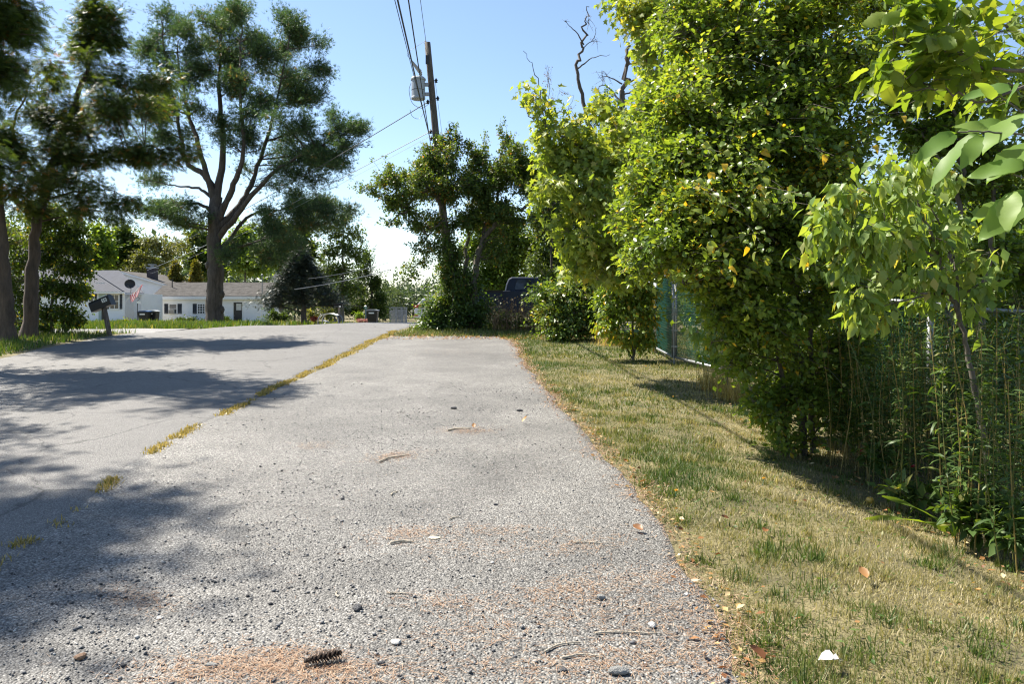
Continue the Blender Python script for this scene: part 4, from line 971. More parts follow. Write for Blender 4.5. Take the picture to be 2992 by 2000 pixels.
# brush along the end of the strip and fence
bush('shrub', 'leafy brush covering the cab front of the pickup truck', 1610, 960, 24.6, [(1600, 850, 0, 36, 40, 70), (1640, 820, .4, 40, 40, 80), (1600, 910, 0, 40, 40, 80), (1650, 760, .6, 44, 40, 70), (1580, 790, .8, 26, 30, 30)], 'wood_a', (.07, .13), 95)
GS = 'brush between the apple tree and the gate'
root = plant('vine', 'mound of vines swallowing the fence left of the gate', 1650, 975, 20.2, 'vine')
b0 = np.array(root.location); d0 = 20.2
lob = [(1640, 870, 0, 50, 44, .7, 76), (1690, 850, .2, 50, 40, .7, 76), (1610, 930, -.2, 40, 44, .6, 60), (1670, 930, -.2, 60, 50, .7, 90), (1730, 900, .2, 44, 50, .7, 66), (1640, 975, -.5, 50, 16, .6, 30), (1720, 960, 0, 40, 26, .6, 36), (1700, 800, .4, 40, 30, .6, 40)]
grow(root, [([b0, b0 + [.2, .2, .8], b0 + [.5, .2, 1.3]], .03, .01)], [L(X, Y, d0 + dd, rx * 1.2, ry * 1.15, rd, n * 3.2) for X, Y, dd, rx, ry, rd, n in lob + [(1590, 870, .2, 34, 44, .5, 40), (1760, 850, .4, 44, 50, .6, 50), (1730, 790, .5, 44, 34, .6, 40)]], dict(vsp, hue=.62), M['bark_grey'], 91, wood_name='stems', crown_name='foliage')
root = plant('weeds', 'dry brown weed stalks before the blue pickup truck', 1500, 965, 24, 'plant')
wb = Buf(); n = 420
r_ = np.random.default_rng(5)
x = r_.uniform(-.6, 1.6, n); y = r_.uniform(23, 25, n); h = r_.uniform(.3, 1.05, n)
z = ground_h(x, y)
tw = np.stack([np.stack([x, y, z], 1), np.stack([x + r_.normal(0, .06, n), y, z + h * .6], 1), np.stack([x + r_.normal(0, .14, n), y, z + h], 1)], 1)
wb.tubes(tw, .006, .002, 3, np.repeat(.4, n * 9))
wb.scatter(LEAF2, tw[:, 2], r_.normal(0, 1, (n, 3)), r_.normal(0, 1, (n, 3)), r_.uniform(.04, .1, n), r_.random(n))
wb.scatter(LEAF2, tw[:, 1], r_.normal(0, 1, (n, 3)), r_.normal(0, 1, (n, 3)), r_.uniform(.05, .12, n), r_.random(n))
wb.build('stalks', M['dry'], root)['kind'] = 'stuff'
bush('shrub', 'low olive brush at the foot of the pickup truck', 1490, 970, 23.6, [(1470, 940, 0, 34, 24, 44), (1530, 945, 0, 40, 22, 50), (1580, 940, 0, 30, 30, 44)], 'wood_b', (.05, .1), 92, hue=.4)
bush('shrub', 'dark brush right of the vine mound by the fence', 1790, 985, 19, [(1790, 900, .6, 40, 40, 50), (1830, 860, 1, 44, 40, 56), (1770, 840, 1, 40, 40, 46)], 'wood_a', (.06, .11), 93)

# yellow-green shrub in front of the gate post
bsp = dict(tmpl=LEAF4, size=(.07, .12), m=10, jit=.05, along=.5, outw=.35, rand=.5, droop=.45, tilt=.55, mat=M['buck'], br=.008, tw=.005, t0=.2, hue=.6, odd=.02)
root = plant('shrub', 'arching yellow-green shrub standing just left of the gate', 1850, 1035, 15.0, 'bush')
b0 = np.array(root.location); d0 = 15.0
limbs = [([b0] + A((1850, 960, 0), (1840, 880, 0), (1830, 800, 0)), .03, .01), ([b0] + A((1800, 960, 0), (1770, 900, 0)), .015, .006), ([b0] + A((1870, 960, 0), (1885, 900, 0)), .015, .006)]
lob = [(1790, 930, -.1, 40, 30, .5, 34), (1840, 900, 0, 46, 40, .6, 50), (1890, 940, 0, 30, 46, .5, 46), (1895, 1000, 0, 20, 26, .4, 16), (1760, 960, -.2, 26, 20, .4, 14), (1820, 840, 0, 50, 36, .6, 46), (1890, 860, 0, 30, 46, .5, 50), (1800, 980, -.1, 40, 20, .5, 16), (1770, 870, 0, 36, 30, .5, 26), (1840, 790, 0, 56, 40, .6, 50), (1790, 800, .1, 46, 40, .6, 36), (1890, 780, 0, 40, 40, .5, 36), (1850, 1000, 0, 44, 26, .4, 24)]
grow(root, limbs, [L(X, Y, d0 + dd, rx * 1.15, ry * 1.15, rd, n * 1.8) for X, Y, dd, rx, ry, rd, n in lob], bsp, M['bark_grey'], 94, wood_name='stems', crown_name='foliage')

# ------------------------------------------------------------------ silver maple reaching out over the thicket
MAPV = leaf_variants('leaf', lambda i: (MAPLE[0] * [1, 1 - .06 * i, 1 + .5 * i], MAPLE[1]), M['maple'], (.15, .35, .5, .6, .7, .85))
root = plant('maple_tree', 'yellow-green silver maple with a branch reaching left into the sky', 2140, 1020, 12.9, 'tree')
b0 = np.array(root.location); d0 = 12.5
limbs = [([b0] + A((2120, 880, .3), (2030, 700, .2), (1970, 400, 0), (1940, 150, 0), (1900, -60, 0)), .09, .02), (A((1945, 640, 0), (1850, 520, -.4), (1700, 430, -.7), (1600, 370, -.8), (1525, 300, -.8)), .035, .006), (A((1950, 560, 0), (1870, 430, .2), (1760, 360, .3)), .03, .006),
         (A((1945, 700, 0), (1830, 640, -.5), (1700, 590, -.8)), .03, .006), (A((1955, 300, 0), (1880, 150, .2), (1840, 30, .3)), .03, .008), (A((1945, 720, 0), (1850, 740, -.6), (1720, 740, -.8)), .025, .005)]
lob = [(1535, 300, -.8, 34, 28, .3, 7), (1580, 345, -.8, 34, 26, .3, 7), (1620, 400, -.8, 60, 36, .5, 22), (1690, 430, -.7, 70, 46, .6, 36), (1640, 480, -.7, 60, 40, .5, 26), (1760, 400, .2, 70, 60, .7, 40), (1780, 470, 0, 70, 50, .7, 40), (1700, 520, -.7, 80, 46, .6, 36), (1840, 500, -.3, 70, 60, .7, 44), (1760, 340, .3, 44, 34, .5, 16), (1840, 400, 0, 60, 50, .6, 30),
       (1680, 600, -.8, 70, 36, .5, 26), (1770, 600, -.7, 80, 50, .6, 40), (1860, 610, -.4, 70, 60, .7, 40), (1720, 680, -.8, 60, 40, .5, 26), (1800, 700, -.6, 70, 50, .6, 36), (1690, 740, -.8, 60, 30, .5, 18), (1760, 780, -.6, 70, 40, .6, 30), (1830, 800, -.5, 70, 40, .6, 30), (1690, 800, -.7, 50, 30, .5, 14), (1640, 560, -.8, 50, 40, .5, 18), (1900, 720, -.3, 60, 60, .6, 34),
       (1850, 60, .3, 60, 60, .6, 30), (1920, 90, .1, 60, 70, .7, 36), (1890, 180, .1, 50, 50, .6, 24), (1930, 260, 0, 50, 60, .7, 26), (1900, 330, 0, 50, 40, .6, 18), (1960, 10, 0, 60, 60, .7, 30), (1800, 0, .3, 26, 26, .4, 6)]
msp = dict(tmpl=MAPLE, size=(.08, .14), m=8, jit=.08, along=.4, outw=.3, rand=.6, droop=.6, tilt=.6, face=.6, mat=M['maple'], br=.006, tw=.005, t0=.35, hue=.5, odd=.02)
grow(root, limbs, shatter([L(X, Y, d0 + dd, rx * 1.2, ry * 1.2, rd * 1.2, n * 2.0) for X, Y, dd, rx, ry, rd, n in lob], 2, 6, .75), msp, M['bark_grey'], 101, ind=300, variants=MAPV)

# ------------------------------------------------------------------ large buckthorn hedge along the fence
BUCV = leaf_variants('leaf', lambda i: (lambda V, T: (V * [1, 1, 1], T))(*big_leaf(5, .27 + .01 * i, 0, .1 + .06 * i, .25, i)), M['buck'], (.1, .2, .3, .4, .45, .5, .55, .6, .65, .7, .8, .85, .9, .95, 1.0))
buck = dict(tmpl=LEAF2, size=(.046, .074), m=15, jit=.035, along=.6, outw=.3, rand=.5, droop=.15, tilt=.55, face=.5, mat=M['buck'], br=.007, tw=.004, t0=.3, hue=.5, odd=.006, fill=.3, wide=1.1)
d0 = 7.2
root = plant('buckthorn_shrub', 'big glossy buckthorn shrub with scattered yellow leaves by the gate', 2350, 1190, d0, 'bush', 'buckthorns along the fence')
b0 = np.array(root.location)
limbs = [([b0] + A((2335, 1000, 0), (2320, 800, 0), (2280, 550, .2), (2230, 300, .3), (2200, 50, .4)), .036, .01), ([b0 + [.12, .1, 0]] + A((2370, 1000, .1), (2400, 700, .2), (2420, 400, .4), (2430, 50, .5)), .03, .01), ([b0 + [-.15, 0, 0]] + A((2270, 1000, -.1), (2200, 800, -.2), (2100, 600, -.3), (2000, 480, -.3)), .026, .008),
         (A((2320, 800, 0), (2180, 740, -.4), (2040, 720, -.5)), .025, .006), (A((2280, 560, .2), (2150, 420, 0), (2060, 330, 0)), .025, .006), (A((2400, 720, .2), (2500, 500, .2), (2560, 300, .3)), .03, .008), (A((2230, 300, .3), (2130, 150, .3), (2080, 40, .3)), .02, .006), (A((2420, 400, .4), (2520, 200, .5), (2580, 20, .6)), .02, .006)]
lob = [(1890, 690, 0, 70, 56, .5, 56), (1840, 770, .2, 60, 50, .5, 44), (1850, 620, .2, 60, 56, .5, 44), (1890, 540, .2, 60, 60, .5, 44), (1910, 430, .3, 60, 60, .5, 40), (1940, 330, .4, 60, 50, .5, 36), (2040, 20, .3, 90, 60, .7, 60), (2130, 60, .3, 90, 70, .8, 76), (2240, 40, .3, 90, 70, .8, 80), (2350, 40, .4, 90, 70, .8, 80), (2460, 60, .4, 90, 80, .8, 76), (2560, 60, .5, 70, 80, .7, 50), (2060, 150, .2, 90, 60, .8, 76), (2180, 170, .2, 90, 70, .8, 90), (2310, 170, .2, 90, 70, .8, 90), (2430, 190, .3, 90, 70, .8, 84), (2540, 190, .4, 70, 60, .7, 50),
       (2040, 270, .1, 90, 60, .8, 76), (2150, 290, 0, 90, 70, .8, 90), (2280, 300, 0, 100, 70, .8, 96), (2410, 310, .1, 90, 70, .8, 84), (2000, 380, 0, 90, 60, .8, 76), (2110, 410, -.2, 100, 70, .8, 96), (2240, 430, -.2, 100, 70, .8, 96), (2370, 430, 0, 90, 70, .8, 84), (2490, 430, .3, 70, 60, .7, 30),
       (1950, 480, -.2, 80, 60, .7, 70), (2060, 520, -.3, 100, 70, .8, 96), (2190, 560, -.3, 100, 70, .9, 100), (2320, 560, -.2, 100, 70, .8, 90), (2440, 560, 0, 80, 70, .7, 60), (1930, 590, -.3, 80, 60, .7, 66), (2030, 640, -.4, 100, 70, .8, 96), (2160, 680, -.4, 100, 70, .9, 100), (2290, 690, -.3, 100, 70, .8, 96), (2410, 690, -.1, 80, 80, .7, 60),
       (1950, 700, -.4, 70, 50, .6, 50), (2060, 760, -.5, 90, 50, .7, 84), (2170, 800, -.4, 100, 60, .8, 90), (2290, 810, -.3, 100, 60, .8, 80), (2400, 820, 0, 90, 60, .7, 60), (2120, 830, -.4, 70, 50, .6, 56), (2140, 930, -.4, 50, 50, .5, 34),  (2150, 890, -.4, 70, 46, .6, 54), (2250, 920, -.3, 90, 50, .7, 56), (2360, 930, 0, 80, 60, .7, 44), (2150, 970, -.4, 60, 40, .5, 32), (2250, 1020, -.2, 70, 50, .6, 34), (2340, 1050, 0, 60, 60, .6, 24), (2180, 1060, -.3, 50, 36, .4, 18), (2110, 1010, -.4, 26, 26, .3, 8), (2430, 1000, .2, 80, 60, .6, 46), (2300, 1120, 0, 80, 50, .5, 30), (2420, 1120, .2, 80, 60, .6, 34), (2200, 1140, -.2, 60, 40, .4, 20), (2380, 1200, 0, 60, 40, .4, 16), (2250, 1180, -.1, 70, 40, .4, 20), (2330, 1250, -.1, 70, 30, .4, 14), (2460, 1220, .2, 70, 50, .4, 22)]
grow(root, limbs, [L(X + random.uniform(-40, 40), Y + random.uniform(-45, 45), d0 + dd, rx * 1.2, ry * 1.3, rd * 1.1, n * 1.9) for X, Y, dd, rx, ry, rd, n in lob], buck, M['bark_grey'], 111, wood_name='stems', crown_name='foliage', ind=300, variants=BUCV)
d0 = 7.4
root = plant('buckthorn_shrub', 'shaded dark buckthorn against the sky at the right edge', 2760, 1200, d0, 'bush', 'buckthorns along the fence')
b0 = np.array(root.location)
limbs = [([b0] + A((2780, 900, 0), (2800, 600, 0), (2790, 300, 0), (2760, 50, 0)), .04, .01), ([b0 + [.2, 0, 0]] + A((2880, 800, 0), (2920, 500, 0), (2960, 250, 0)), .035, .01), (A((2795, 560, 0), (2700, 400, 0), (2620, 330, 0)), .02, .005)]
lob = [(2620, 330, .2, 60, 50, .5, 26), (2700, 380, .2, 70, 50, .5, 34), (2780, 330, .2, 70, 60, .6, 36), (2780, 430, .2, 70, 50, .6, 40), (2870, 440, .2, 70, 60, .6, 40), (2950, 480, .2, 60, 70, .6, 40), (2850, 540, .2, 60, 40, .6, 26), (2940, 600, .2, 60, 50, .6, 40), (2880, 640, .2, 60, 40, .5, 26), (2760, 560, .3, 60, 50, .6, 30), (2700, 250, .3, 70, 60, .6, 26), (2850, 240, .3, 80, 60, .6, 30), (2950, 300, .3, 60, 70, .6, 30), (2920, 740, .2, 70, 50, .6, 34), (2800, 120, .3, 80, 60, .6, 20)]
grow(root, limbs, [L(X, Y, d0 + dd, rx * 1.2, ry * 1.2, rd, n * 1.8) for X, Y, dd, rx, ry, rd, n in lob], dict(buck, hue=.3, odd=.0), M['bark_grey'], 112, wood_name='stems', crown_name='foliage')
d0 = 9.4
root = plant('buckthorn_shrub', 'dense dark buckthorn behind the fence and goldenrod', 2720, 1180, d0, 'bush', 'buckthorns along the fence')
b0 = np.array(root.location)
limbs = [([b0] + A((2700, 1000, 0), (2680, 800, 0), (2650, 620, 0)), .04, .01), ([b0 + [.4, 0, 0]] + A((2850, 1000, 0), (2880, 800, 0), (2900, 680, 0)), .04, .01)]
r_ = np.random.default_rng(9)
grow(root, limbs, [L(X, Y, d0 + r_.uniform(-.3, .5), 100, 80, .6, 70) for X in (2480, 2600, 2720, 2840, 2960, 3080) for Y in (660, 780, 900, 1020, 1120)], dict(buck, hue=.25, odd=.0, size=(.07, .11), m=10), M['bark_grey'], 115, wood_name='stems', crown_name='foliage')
# shaded saplings under the hedge
d0 = 8.2
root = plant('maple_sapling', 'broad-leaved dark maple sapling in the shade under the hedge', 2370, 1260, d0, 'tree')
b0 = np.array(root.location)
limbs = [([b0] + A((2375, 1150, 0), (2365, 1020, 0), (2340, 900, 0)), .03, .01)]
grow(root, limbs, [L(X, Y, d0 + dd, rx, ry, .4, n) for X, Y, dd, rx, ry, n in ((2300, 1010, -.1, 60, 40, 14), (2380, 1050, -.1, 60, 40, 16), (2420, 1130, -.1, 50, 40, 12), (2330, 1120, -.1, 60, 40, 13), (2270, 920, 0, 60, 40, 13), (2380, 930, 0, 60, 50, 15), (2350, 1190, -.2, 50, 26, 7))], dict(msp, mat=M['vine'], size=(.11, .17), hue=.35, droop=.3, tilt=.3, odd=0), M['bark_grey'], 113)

# ------------------------------------------------------------------ box elder sapling leaning in front of the fence
BOXV = leaf_variants('leaf', lambda i: big_leaf(7, .175 + .012 * i, .14, .25 + .07 * (i % 4), .3, i, .38), M['boxelder'], (.1, .3, .42, .55, .65, .78, .88))
d0 = 5.0
root = plant('box_elder_sapling', 'leaning box elder sapling with drooping pale leaves before the fence', 2905, 1470, d0, 'tree')
b0 = np.array(root.location)
limbs = [([b0] + A((2880, 1320, 0), (2845, 1120, 0), (2810, 950, 0), (2775, 860, 0), (2745, 760, 0), (2700, 640, 0), (2650, 540, 0)), .024, .006), (A((2800, 930, 0), (2795, 800, .1), (2770, 700, .2), (2690, 560, .2)), .012, .004), (A((2775, 860, 0), (2660, 850, -.2), (2560, 790, -.3), (2500, 720, -.3)), .010, .003), (A((2745, 760, 0), (2620, 690, -.2), (2480, 660, -.3), (2400, 640, -.3)), .009, .003),
         (A((2700, 640, 0), (2600, 560, -.2), (2500, 540, -.3)), .008, .003), (A((2745, 760, 0), (2840, 690, .1), (2900, 670, .1)), .008, .003), (A((2790, 880, 0), (2870, 830, .1), (2880, 900, .1)), .007, .003), (A((2770, 850, 0), (2640, 880, -.2), (2560, 900, -.2)), .007, .003)]
lob = [(2420, 640, -.3, 50, 40, .25, 13), (2480, 590, -.3, 60, 46, .28, 18), (2560, 530, -.2, 60, 46, .28, 18), (2640, 510, 0, 70, 46, .3, 20), (2720, 530, .1, 60, 50, .3, 17), (2480, 690, -.3, 60, 50, .28, 18), (2570, 630, -.2, 70, 50, .3, 22), (2660, 610, 0, 70, 50, .3, 22), (2760, 620, .1, 60, 50, .3, 17), (2540, 740, -.3, 60, 50, .28, 20), (2630, 720, -.1, 70, 50, .3, 20), (2720, 720, 0, 60, 50, .3, 18), (2800, 710, .1, 50, 50, .3, 14),
       (2480, 800, -.3, 46, 40, .22, 14), (2500, 860, -.3, 40, 40, .2, 12), (2570, 830, -.2, 60, 46, .25, 16), (2660, 810, -.1, 60, 46, .25, 17), (2750, 810, 0, 60, 50, .25, 15), (2830, 780, .1, 46, 46, .25, 12), (2560, 920, -.2, 36, 40, .15, 9), (2840, 870, .1, 46, 50, .2, 12), (2500, 930, -.3, 22, 34, .12, 5), (2700, 880, 0, 50, 36, .2, 9), (2870, 660, .1, 40, 40, .2, 8), (2400, 700, -.3, 26, 40, .2, 6)]
xsp = dict(tmpl=LEAF4, size=(.07, .115), m=5, jit=.03, along=.2, outw=.25, rand=.6, droop=1.15, tilt=.8, face=.3, mat=M['boxelder'], br=.003, tw=.0022, t0=.45, hue=.55, odd=.01, twig_arch=.2, gnarl=.25)
grow(root, limbs, [x_ for x_ in shatter([L(X, Y, d0 + dd, rx * 1.1, ry * 1.1, rd, n * 1.25) for X, Y, dd, rx, ry, rd, n in lob], 2, 7, .7)], xsp, M['bark_grey'], 121, wood_name='stem', crown_name='foliage', ind=300, variants=BOXV)
# a small drooping spray beside the gate
d0 = 10.5
root = plant('box_elder_sapling', 'small box elder sprig with bright drooping leaves over the gate bar', 2130, 1130, d0, 'tree')
b0 = np.array(root.location)
grow(root, [([b0] + A((2120, 1040, 0), (2100, 980, 0), (2060, 960, 0), (2010, 985, 0)), .012, .003)], [L(2030, 975, d0, 34, 22, .15, 9), L(2075, 985, d0, 34, 30, .15, 9), L(2060, 1030, d0, 30, 36, .15, 7), L(2110, 1040, d0, 36, 40, .2, 9)], dict(xsp, size=(.08, .13)), M['bark_grey'], 122, wood_name='stem', crown_name='foliage')

# ------------------------------------------------------------------ elm branch overhead on the right
ELMV = leaf_variants('leaf', lambda i: big_leaf(12, .30 + .01 * i, .1, .08 + .05 * (i % 3), .22, i, .45), M['elm'], (.15, .35, .5, .65, .8, .95))
d0 = 3.9
root = plant('elm_tree', 'elm whose toothed yellow-green leaves fill the top right corner', 3300, 1500, d0, 'tree', xy=(3.35, 3.9))
b0 = np.array(root.location)
limbs = [([b0, b0 + [0, 0, 1.2], at(3260, 300, 3.9), at(3180, 0, 3.9), at(3150, -200, 3.9)], .06, .03), (A((3230, 290, 0), (3040, 220, -.2), (2880, 190, -.4), (2740, 150, -.5), (2620, 130, -.5)), .014, .003), (A((3220, 240, 0), (3000, 120, 0), (2900, 40, 0), (2800, -20, 0)), .012, .003), (A((3240, 330, 0), (3000, 260, .2), (2850, 240, .1), (2700, 210, .1)), .012, .003), (A((3040, 220, -.2), (2900, 290, -.3), (2760, 260, -.4), (2640, 270, -.5)), .008, .002)]
lob = [(2620, 60, -.5, 60, 50, .2, 11), (2650, 130, -.5, 70, 46, .22, 14), (2620, 210, -.5, 60, 40, .2, 10), (2720, 100, -.4, 70, 60, .25, 15), (2720, 190, -.4, 80, 46, .22, 16), (2690, 250, -.4, 70, 36, .2, 12), (2800, 150, -.3, 70, 60, .25, 15), (2800, 40, -.2, 80, 60, .25, 14), (2820, 240, -.3, 70, 40, .22, 12), (2900, 100, 0, 70, 70, .3, 15), (2900, 200, 0, 70, 50, .25, 13), (2970, 60, .1, 60, 70, .3, 12), (2980, 180, .1, 60, 60, .3, 12), (2940, 280, .1, 70, 40, .25, 10), (2860, 300, -.1, 60, 36, .2, 8), (2740, 0, -.3, 70, 40, .2, 11), (2650, 0, -.4, 50, 40, .2, 8)]
grow(root, limbs, [L(X, Y, d0 + dd, rx, ry, rd, n * 1.0) for X, Y, dd, rx, ry, rd, n in lob], dict(tmpl=LEAF4, size=(.075, .115), m=3, jit=.02, along=.6, outw=.3, rand=.45, droop=.15, tilt=.5, face=-.1, mat=M['elm'], br=.003, tw=.0022, t0=.3, hue=.5), M['bark_grey'], 131, crown_name='foliage', ind=300, variants=ELMV)

# ------------------------------------------------------------------ ash leaves close to the camera at the right edge
ASHV = leaf_variants('leaf', lambda i: big_leaf(12, .2 + .012 * i, .05, .12 + .08 * (i % 3), .2, i, .42), M['ash'], (.2, .4, .55, .7, .9))
root = plant('ash_sapling', 'ash sapling whose large pointed leaflets hang close at the right edge', 3160, 1900, 1.75, 'tree', xy=(1.45, 1.75))
b0 = np.array(root.location); d0 = 1.75
limbs = [([b0, b0 + [0, 0, .7], at(3120, 700, 1.75), at(3070, 420, 1.75), at(3010, 250, 1.75)], .016, .004), (A((3075, 430, 0), (2985, 395, -.05), (2870, 385, -.1), (2800, 385, -.12)), .003, .0015), (A((3070, 400, 0), (2990, 330, .05), (2920, 280, .05)), .003, .0015), (A((3120, 560, 0), (3020, 530, 0), (2960, 510, 0)), .003, .0015)]
w_, _ = grow(root, limbs, [], dict(mat=M['ash'], m=1, size=(.1, .1), tmpl=LEAF4, gnarl=.3), M['bark_grey'], 141, wood_name='stem')
lv = [(2795, 388, 2680, 455, .02), (2860, 392, 2705, 520, .05), (2870, 395, 2815, 470, .0), (2990, 330, 2870, 430, -.02), (2900, 290, 2865, 225, .0), (2960, 255, 2815, 275, .05), (3000, 480, 2835, 500, .03), (3010, 560, 2880, 670, .0), (2995, 600, 2850, 625, .06), (2960, 560, 2935, 660, -.05), (3060, 470, 2970, 600, -.05), (2930, 360, 2810, 370, .12), (3040, 420, 2900, 480, .1), (3060, 600, 2985, 690, -.03), (2900, 385, 2800, 355, .1), (2980, 240, 2930, 310, .05)]
P = []; D = []; N = []; S = []
for (X0, Y0, X1, Y1, dd) in lv:
    a = at(X0, Y0, 1.7 + dd); c = at(X1, Y1, 1.7 + dd + random.uniform(-.05, .05))
    P.append(a); D.append(c - a); S.append(np.linalg.norm(c - a) * 1.05); N.append(np.array([random.uniform(-.6, .2), -.5 + random.uniform(-.7, .5), .8]))
leaf_objects(root, np.array(P), np.array(D), np.array(N), np.array(S), ASHV, 'leaflet')

# ------------------------------------------------------------------ goldenrod stand in front of the fence
LANCE = (np.array([[0, 0, 0], [.35, -.09, .03], [.35, .09, .03], [.75, -.05, -.08], [.75, .05, -.08], [1, 0, -.25]]), np.array([[0, 2, 1], [1, 2, 4], [1, 4, 3], [3, 4, 5]]))
gold_meshes = []
for v in range(6):
    r_ = np.random.default_rng(200 + v)
    h = r_.uniform(1.0, 1.35)
    P = smooth_path(np.array([[0, 0, -.03], [r_.normal(0, .03), r_.normal(0, .03), h * .5], [r_.normal(0, .08), r_.normal(0, .08), h]]), 5)
    st = MB(); st.tube(P, np.linspace(.0045, .002, len(P)), 5)
    V = np.concatenate(st.V); me = bpy.data.meshes.new('stem'); me.from_pydata(V.tolist(), [], st.F); me.materials.append(M['straw']); me.update()
    a_ = me.attributes.new('rnd', 'FLOAT', 'POINT'); a_.data.foreach_set('value', np.full(len(V), .1 if v % 2 else .45, np.float32))
    n = 58; t = r_.uniform(.18, 1, n); ix = (t * (len(P) - 1)).astype(int); pp = P[ix]
    pp[:, 2] = t * h
    a = r_.uniform(0, 6.28, n)
    b = Buf(); b.scatter(LANCE, pp, np.stack([np.cos(a), np.sin(a), r_.normal(.25, .35, n)], 1), np.tile([0, 0, 1.], (n, 1)) + r_.normal(0, .3, (n, 3)), r_.uniform(.07, .14, n) * (1.1 - .4 * t), np.clip(r_.normal(.5, .25, n), 0, 1))
    lm = mesh_data('leaves', np.concatenate(b.V), [np.concatenate(f) for f in b.F.values()], M['goldenrod'], np.concatenate(b.r))
    gold_meshes.append((me, lm))
def goldenrod(x, y, s, label, tilt=(0, 0)):
    i = random.randrange(6)
    o = empty('goldenrod', (x, y, gz(x, y)), label, 'plant', 'goldenrod stand before the fence')
    o.scale = (s, s, s); o.rotation_euler = (tilt[0], tilt[1], random.uniform(0, 6.28))
    add('stem', gold_meshes[i][0], o); lv_ = add('leaves', gold_meshes[i][1], o)
    return o
random.seed(31)
for k in range(250):
    while True:
        y = random.uniform(3.9, 8.2); x = random.uniform(2.45 + .02 * y, 4.6)
        X = CX + F_PX * x / y
        edge = 2.62 + .05 * max(0, y - 5)
        if X < 3060 and x > edge and x / y > .40 and not (x < 3.0 and y > 7.2): break
    goldenrod(x, y, random.uniform(.7, 1.25), 'leafy goldenrod stalk in the dense stand before the fence', (random.uniform(-.12, .12), random.uniform(-.12, .12)))

# strap-leaved plant and basal leaves at the edge of the stand
root = plant('daylily', 'clump of long strap leaves arching at the edge of the lawn', 2790, 1470, 5.05, 'plant')
c = np.array(root.location)
SV, ST = big_leaf(8, .035, 0, .35, .3, 0, .5)
sm = leaf_variants('strap_leaf', lambda i: (SV * [1, 1, 1 + .4 * i], ST), M['elm'], (.4, .7))
P = []; D = []; N = []; S = []
for (dx, dy, dz, s) in ((-.42, -.05, .42, .42), (-.46, -.02, .28, .44), (-.08, -.05, .4, .28), (.25, -.1, .3, .3), (.1, -.25, .3, .25)):
    P.append(c + [0, 0, .0]); D.append((dx, dy, dz)); N.append((0, -.4, .9)); S.append(s * 1.15)
leaf_objects(root, np.array(P), np.array(D), np.array(N), np.array(S), sm, 'strap_leaf')
low = dict(tmpl=LEAF4, size=(.06, .12), m=9, jit=.03, along=.3, outw=.6, rand=.5, droop=.0, tilt=.5, mat=M['goldenrod'], br=.003, tw=.003, hue=.6, fill=.5)
for i, (X, Y, d, lp, lab) in enumerate((
        (2840, 1500, 4.75, [(2800, 1500, 0, 50, 30, .15, 12), (2870, 1490, 0, 50, 34, .15, 14), (2860, 1540, -.1, 50, 24, .12, 9)], 'leafy weeds around the foot of the box elder sapling'),
        (2960, 1560, 4.5, [(2940, 1560, 0, 40, 30, .15, 11), (2985, 1520, 0, 40, 40, .15, 13)], 'low weeds at the right edge below the goldenrod'),
        (2570, 1340, 6.3, [(2565, 1330, 0, 30, 20, .12, 7), (2600, 1350, 0, 26, 14, .1, 5)], 'small pale weeds in the shade before the goldenrod'),
        (2660, 1440, 5.4, [(2640, 1440, 0, 40, 14, .12, 6), (2700, 1450, 0, 40, 16, .12, 7)], 'trampled weeds left of the strap-leaved clump'))):
    root = plant('weeds', lab, X, Y, d, 'plant'); b0 = np.array(root.location)
    grow(root, [([b0 - [0, 0, .02], b0 + [0, 0, .1]], .004, .002)], [L(x, y, d + dd, rx, ry, rd, n) for x, y, dd, rx, ry, rd, n in lp], low, M['bark_grey'], 150 + i, wood_name='stems', crown_name='foliage')
# dry grass tufts at the gate corner
for i, (X, Y, n, h, lab) in enumerate(((2090, 1140, 320, .5, 'dry straw tuft at the corner of the gate'), (2150, 1170, 300, .42, 'dry straw tuft under the hedge right of the gate'), (1780, 1010, 240, .4, 'dry grass tuft under the yellow-green shrub'))):
    x0, y0 = pix(X, Y); b = Buf(); r_ = np.random.default_rng(i)
    x = x0 + r_.normal(0, .14, n); y = y0 + r_.normal(0, .12, n)
    blades(b, x, y, r_.uniform(.3, 1, n) * h, .008, np.clip(r_.normal(.75, .2, n), 0, 1), BLADE3, .45)
    root = empty('grass_tuft', (x0, y0, gz(x0, y0)), lab, 'grass tuft')
    b.build('blades', M['straw'], root)['kind'] = 'stuff'
# broad weeds and clover in the lawn
cl = Buf(); n = 700
x, y = uni(n, 1.0, 3.0, 2.4, 10)
P = np.stack([x, y, ground_h(x, y) + rng.uniform(.02, .05, n)], 1)
cl.scatter(LEAF4, P, rng.normal(0, 1, (n, 3)) * [1, 1, .2], rng.normal(0, .35, (n, 3)) + [0, 0, 1], rng.uniform(.015, .04, n), rng.uniform(.4, 1, n), W=.03)
tag(cl.build('clover', M['goldenrod']), 'broad-leaved weeds and clover scattered in the lawn', 'clover', kind='stuff')

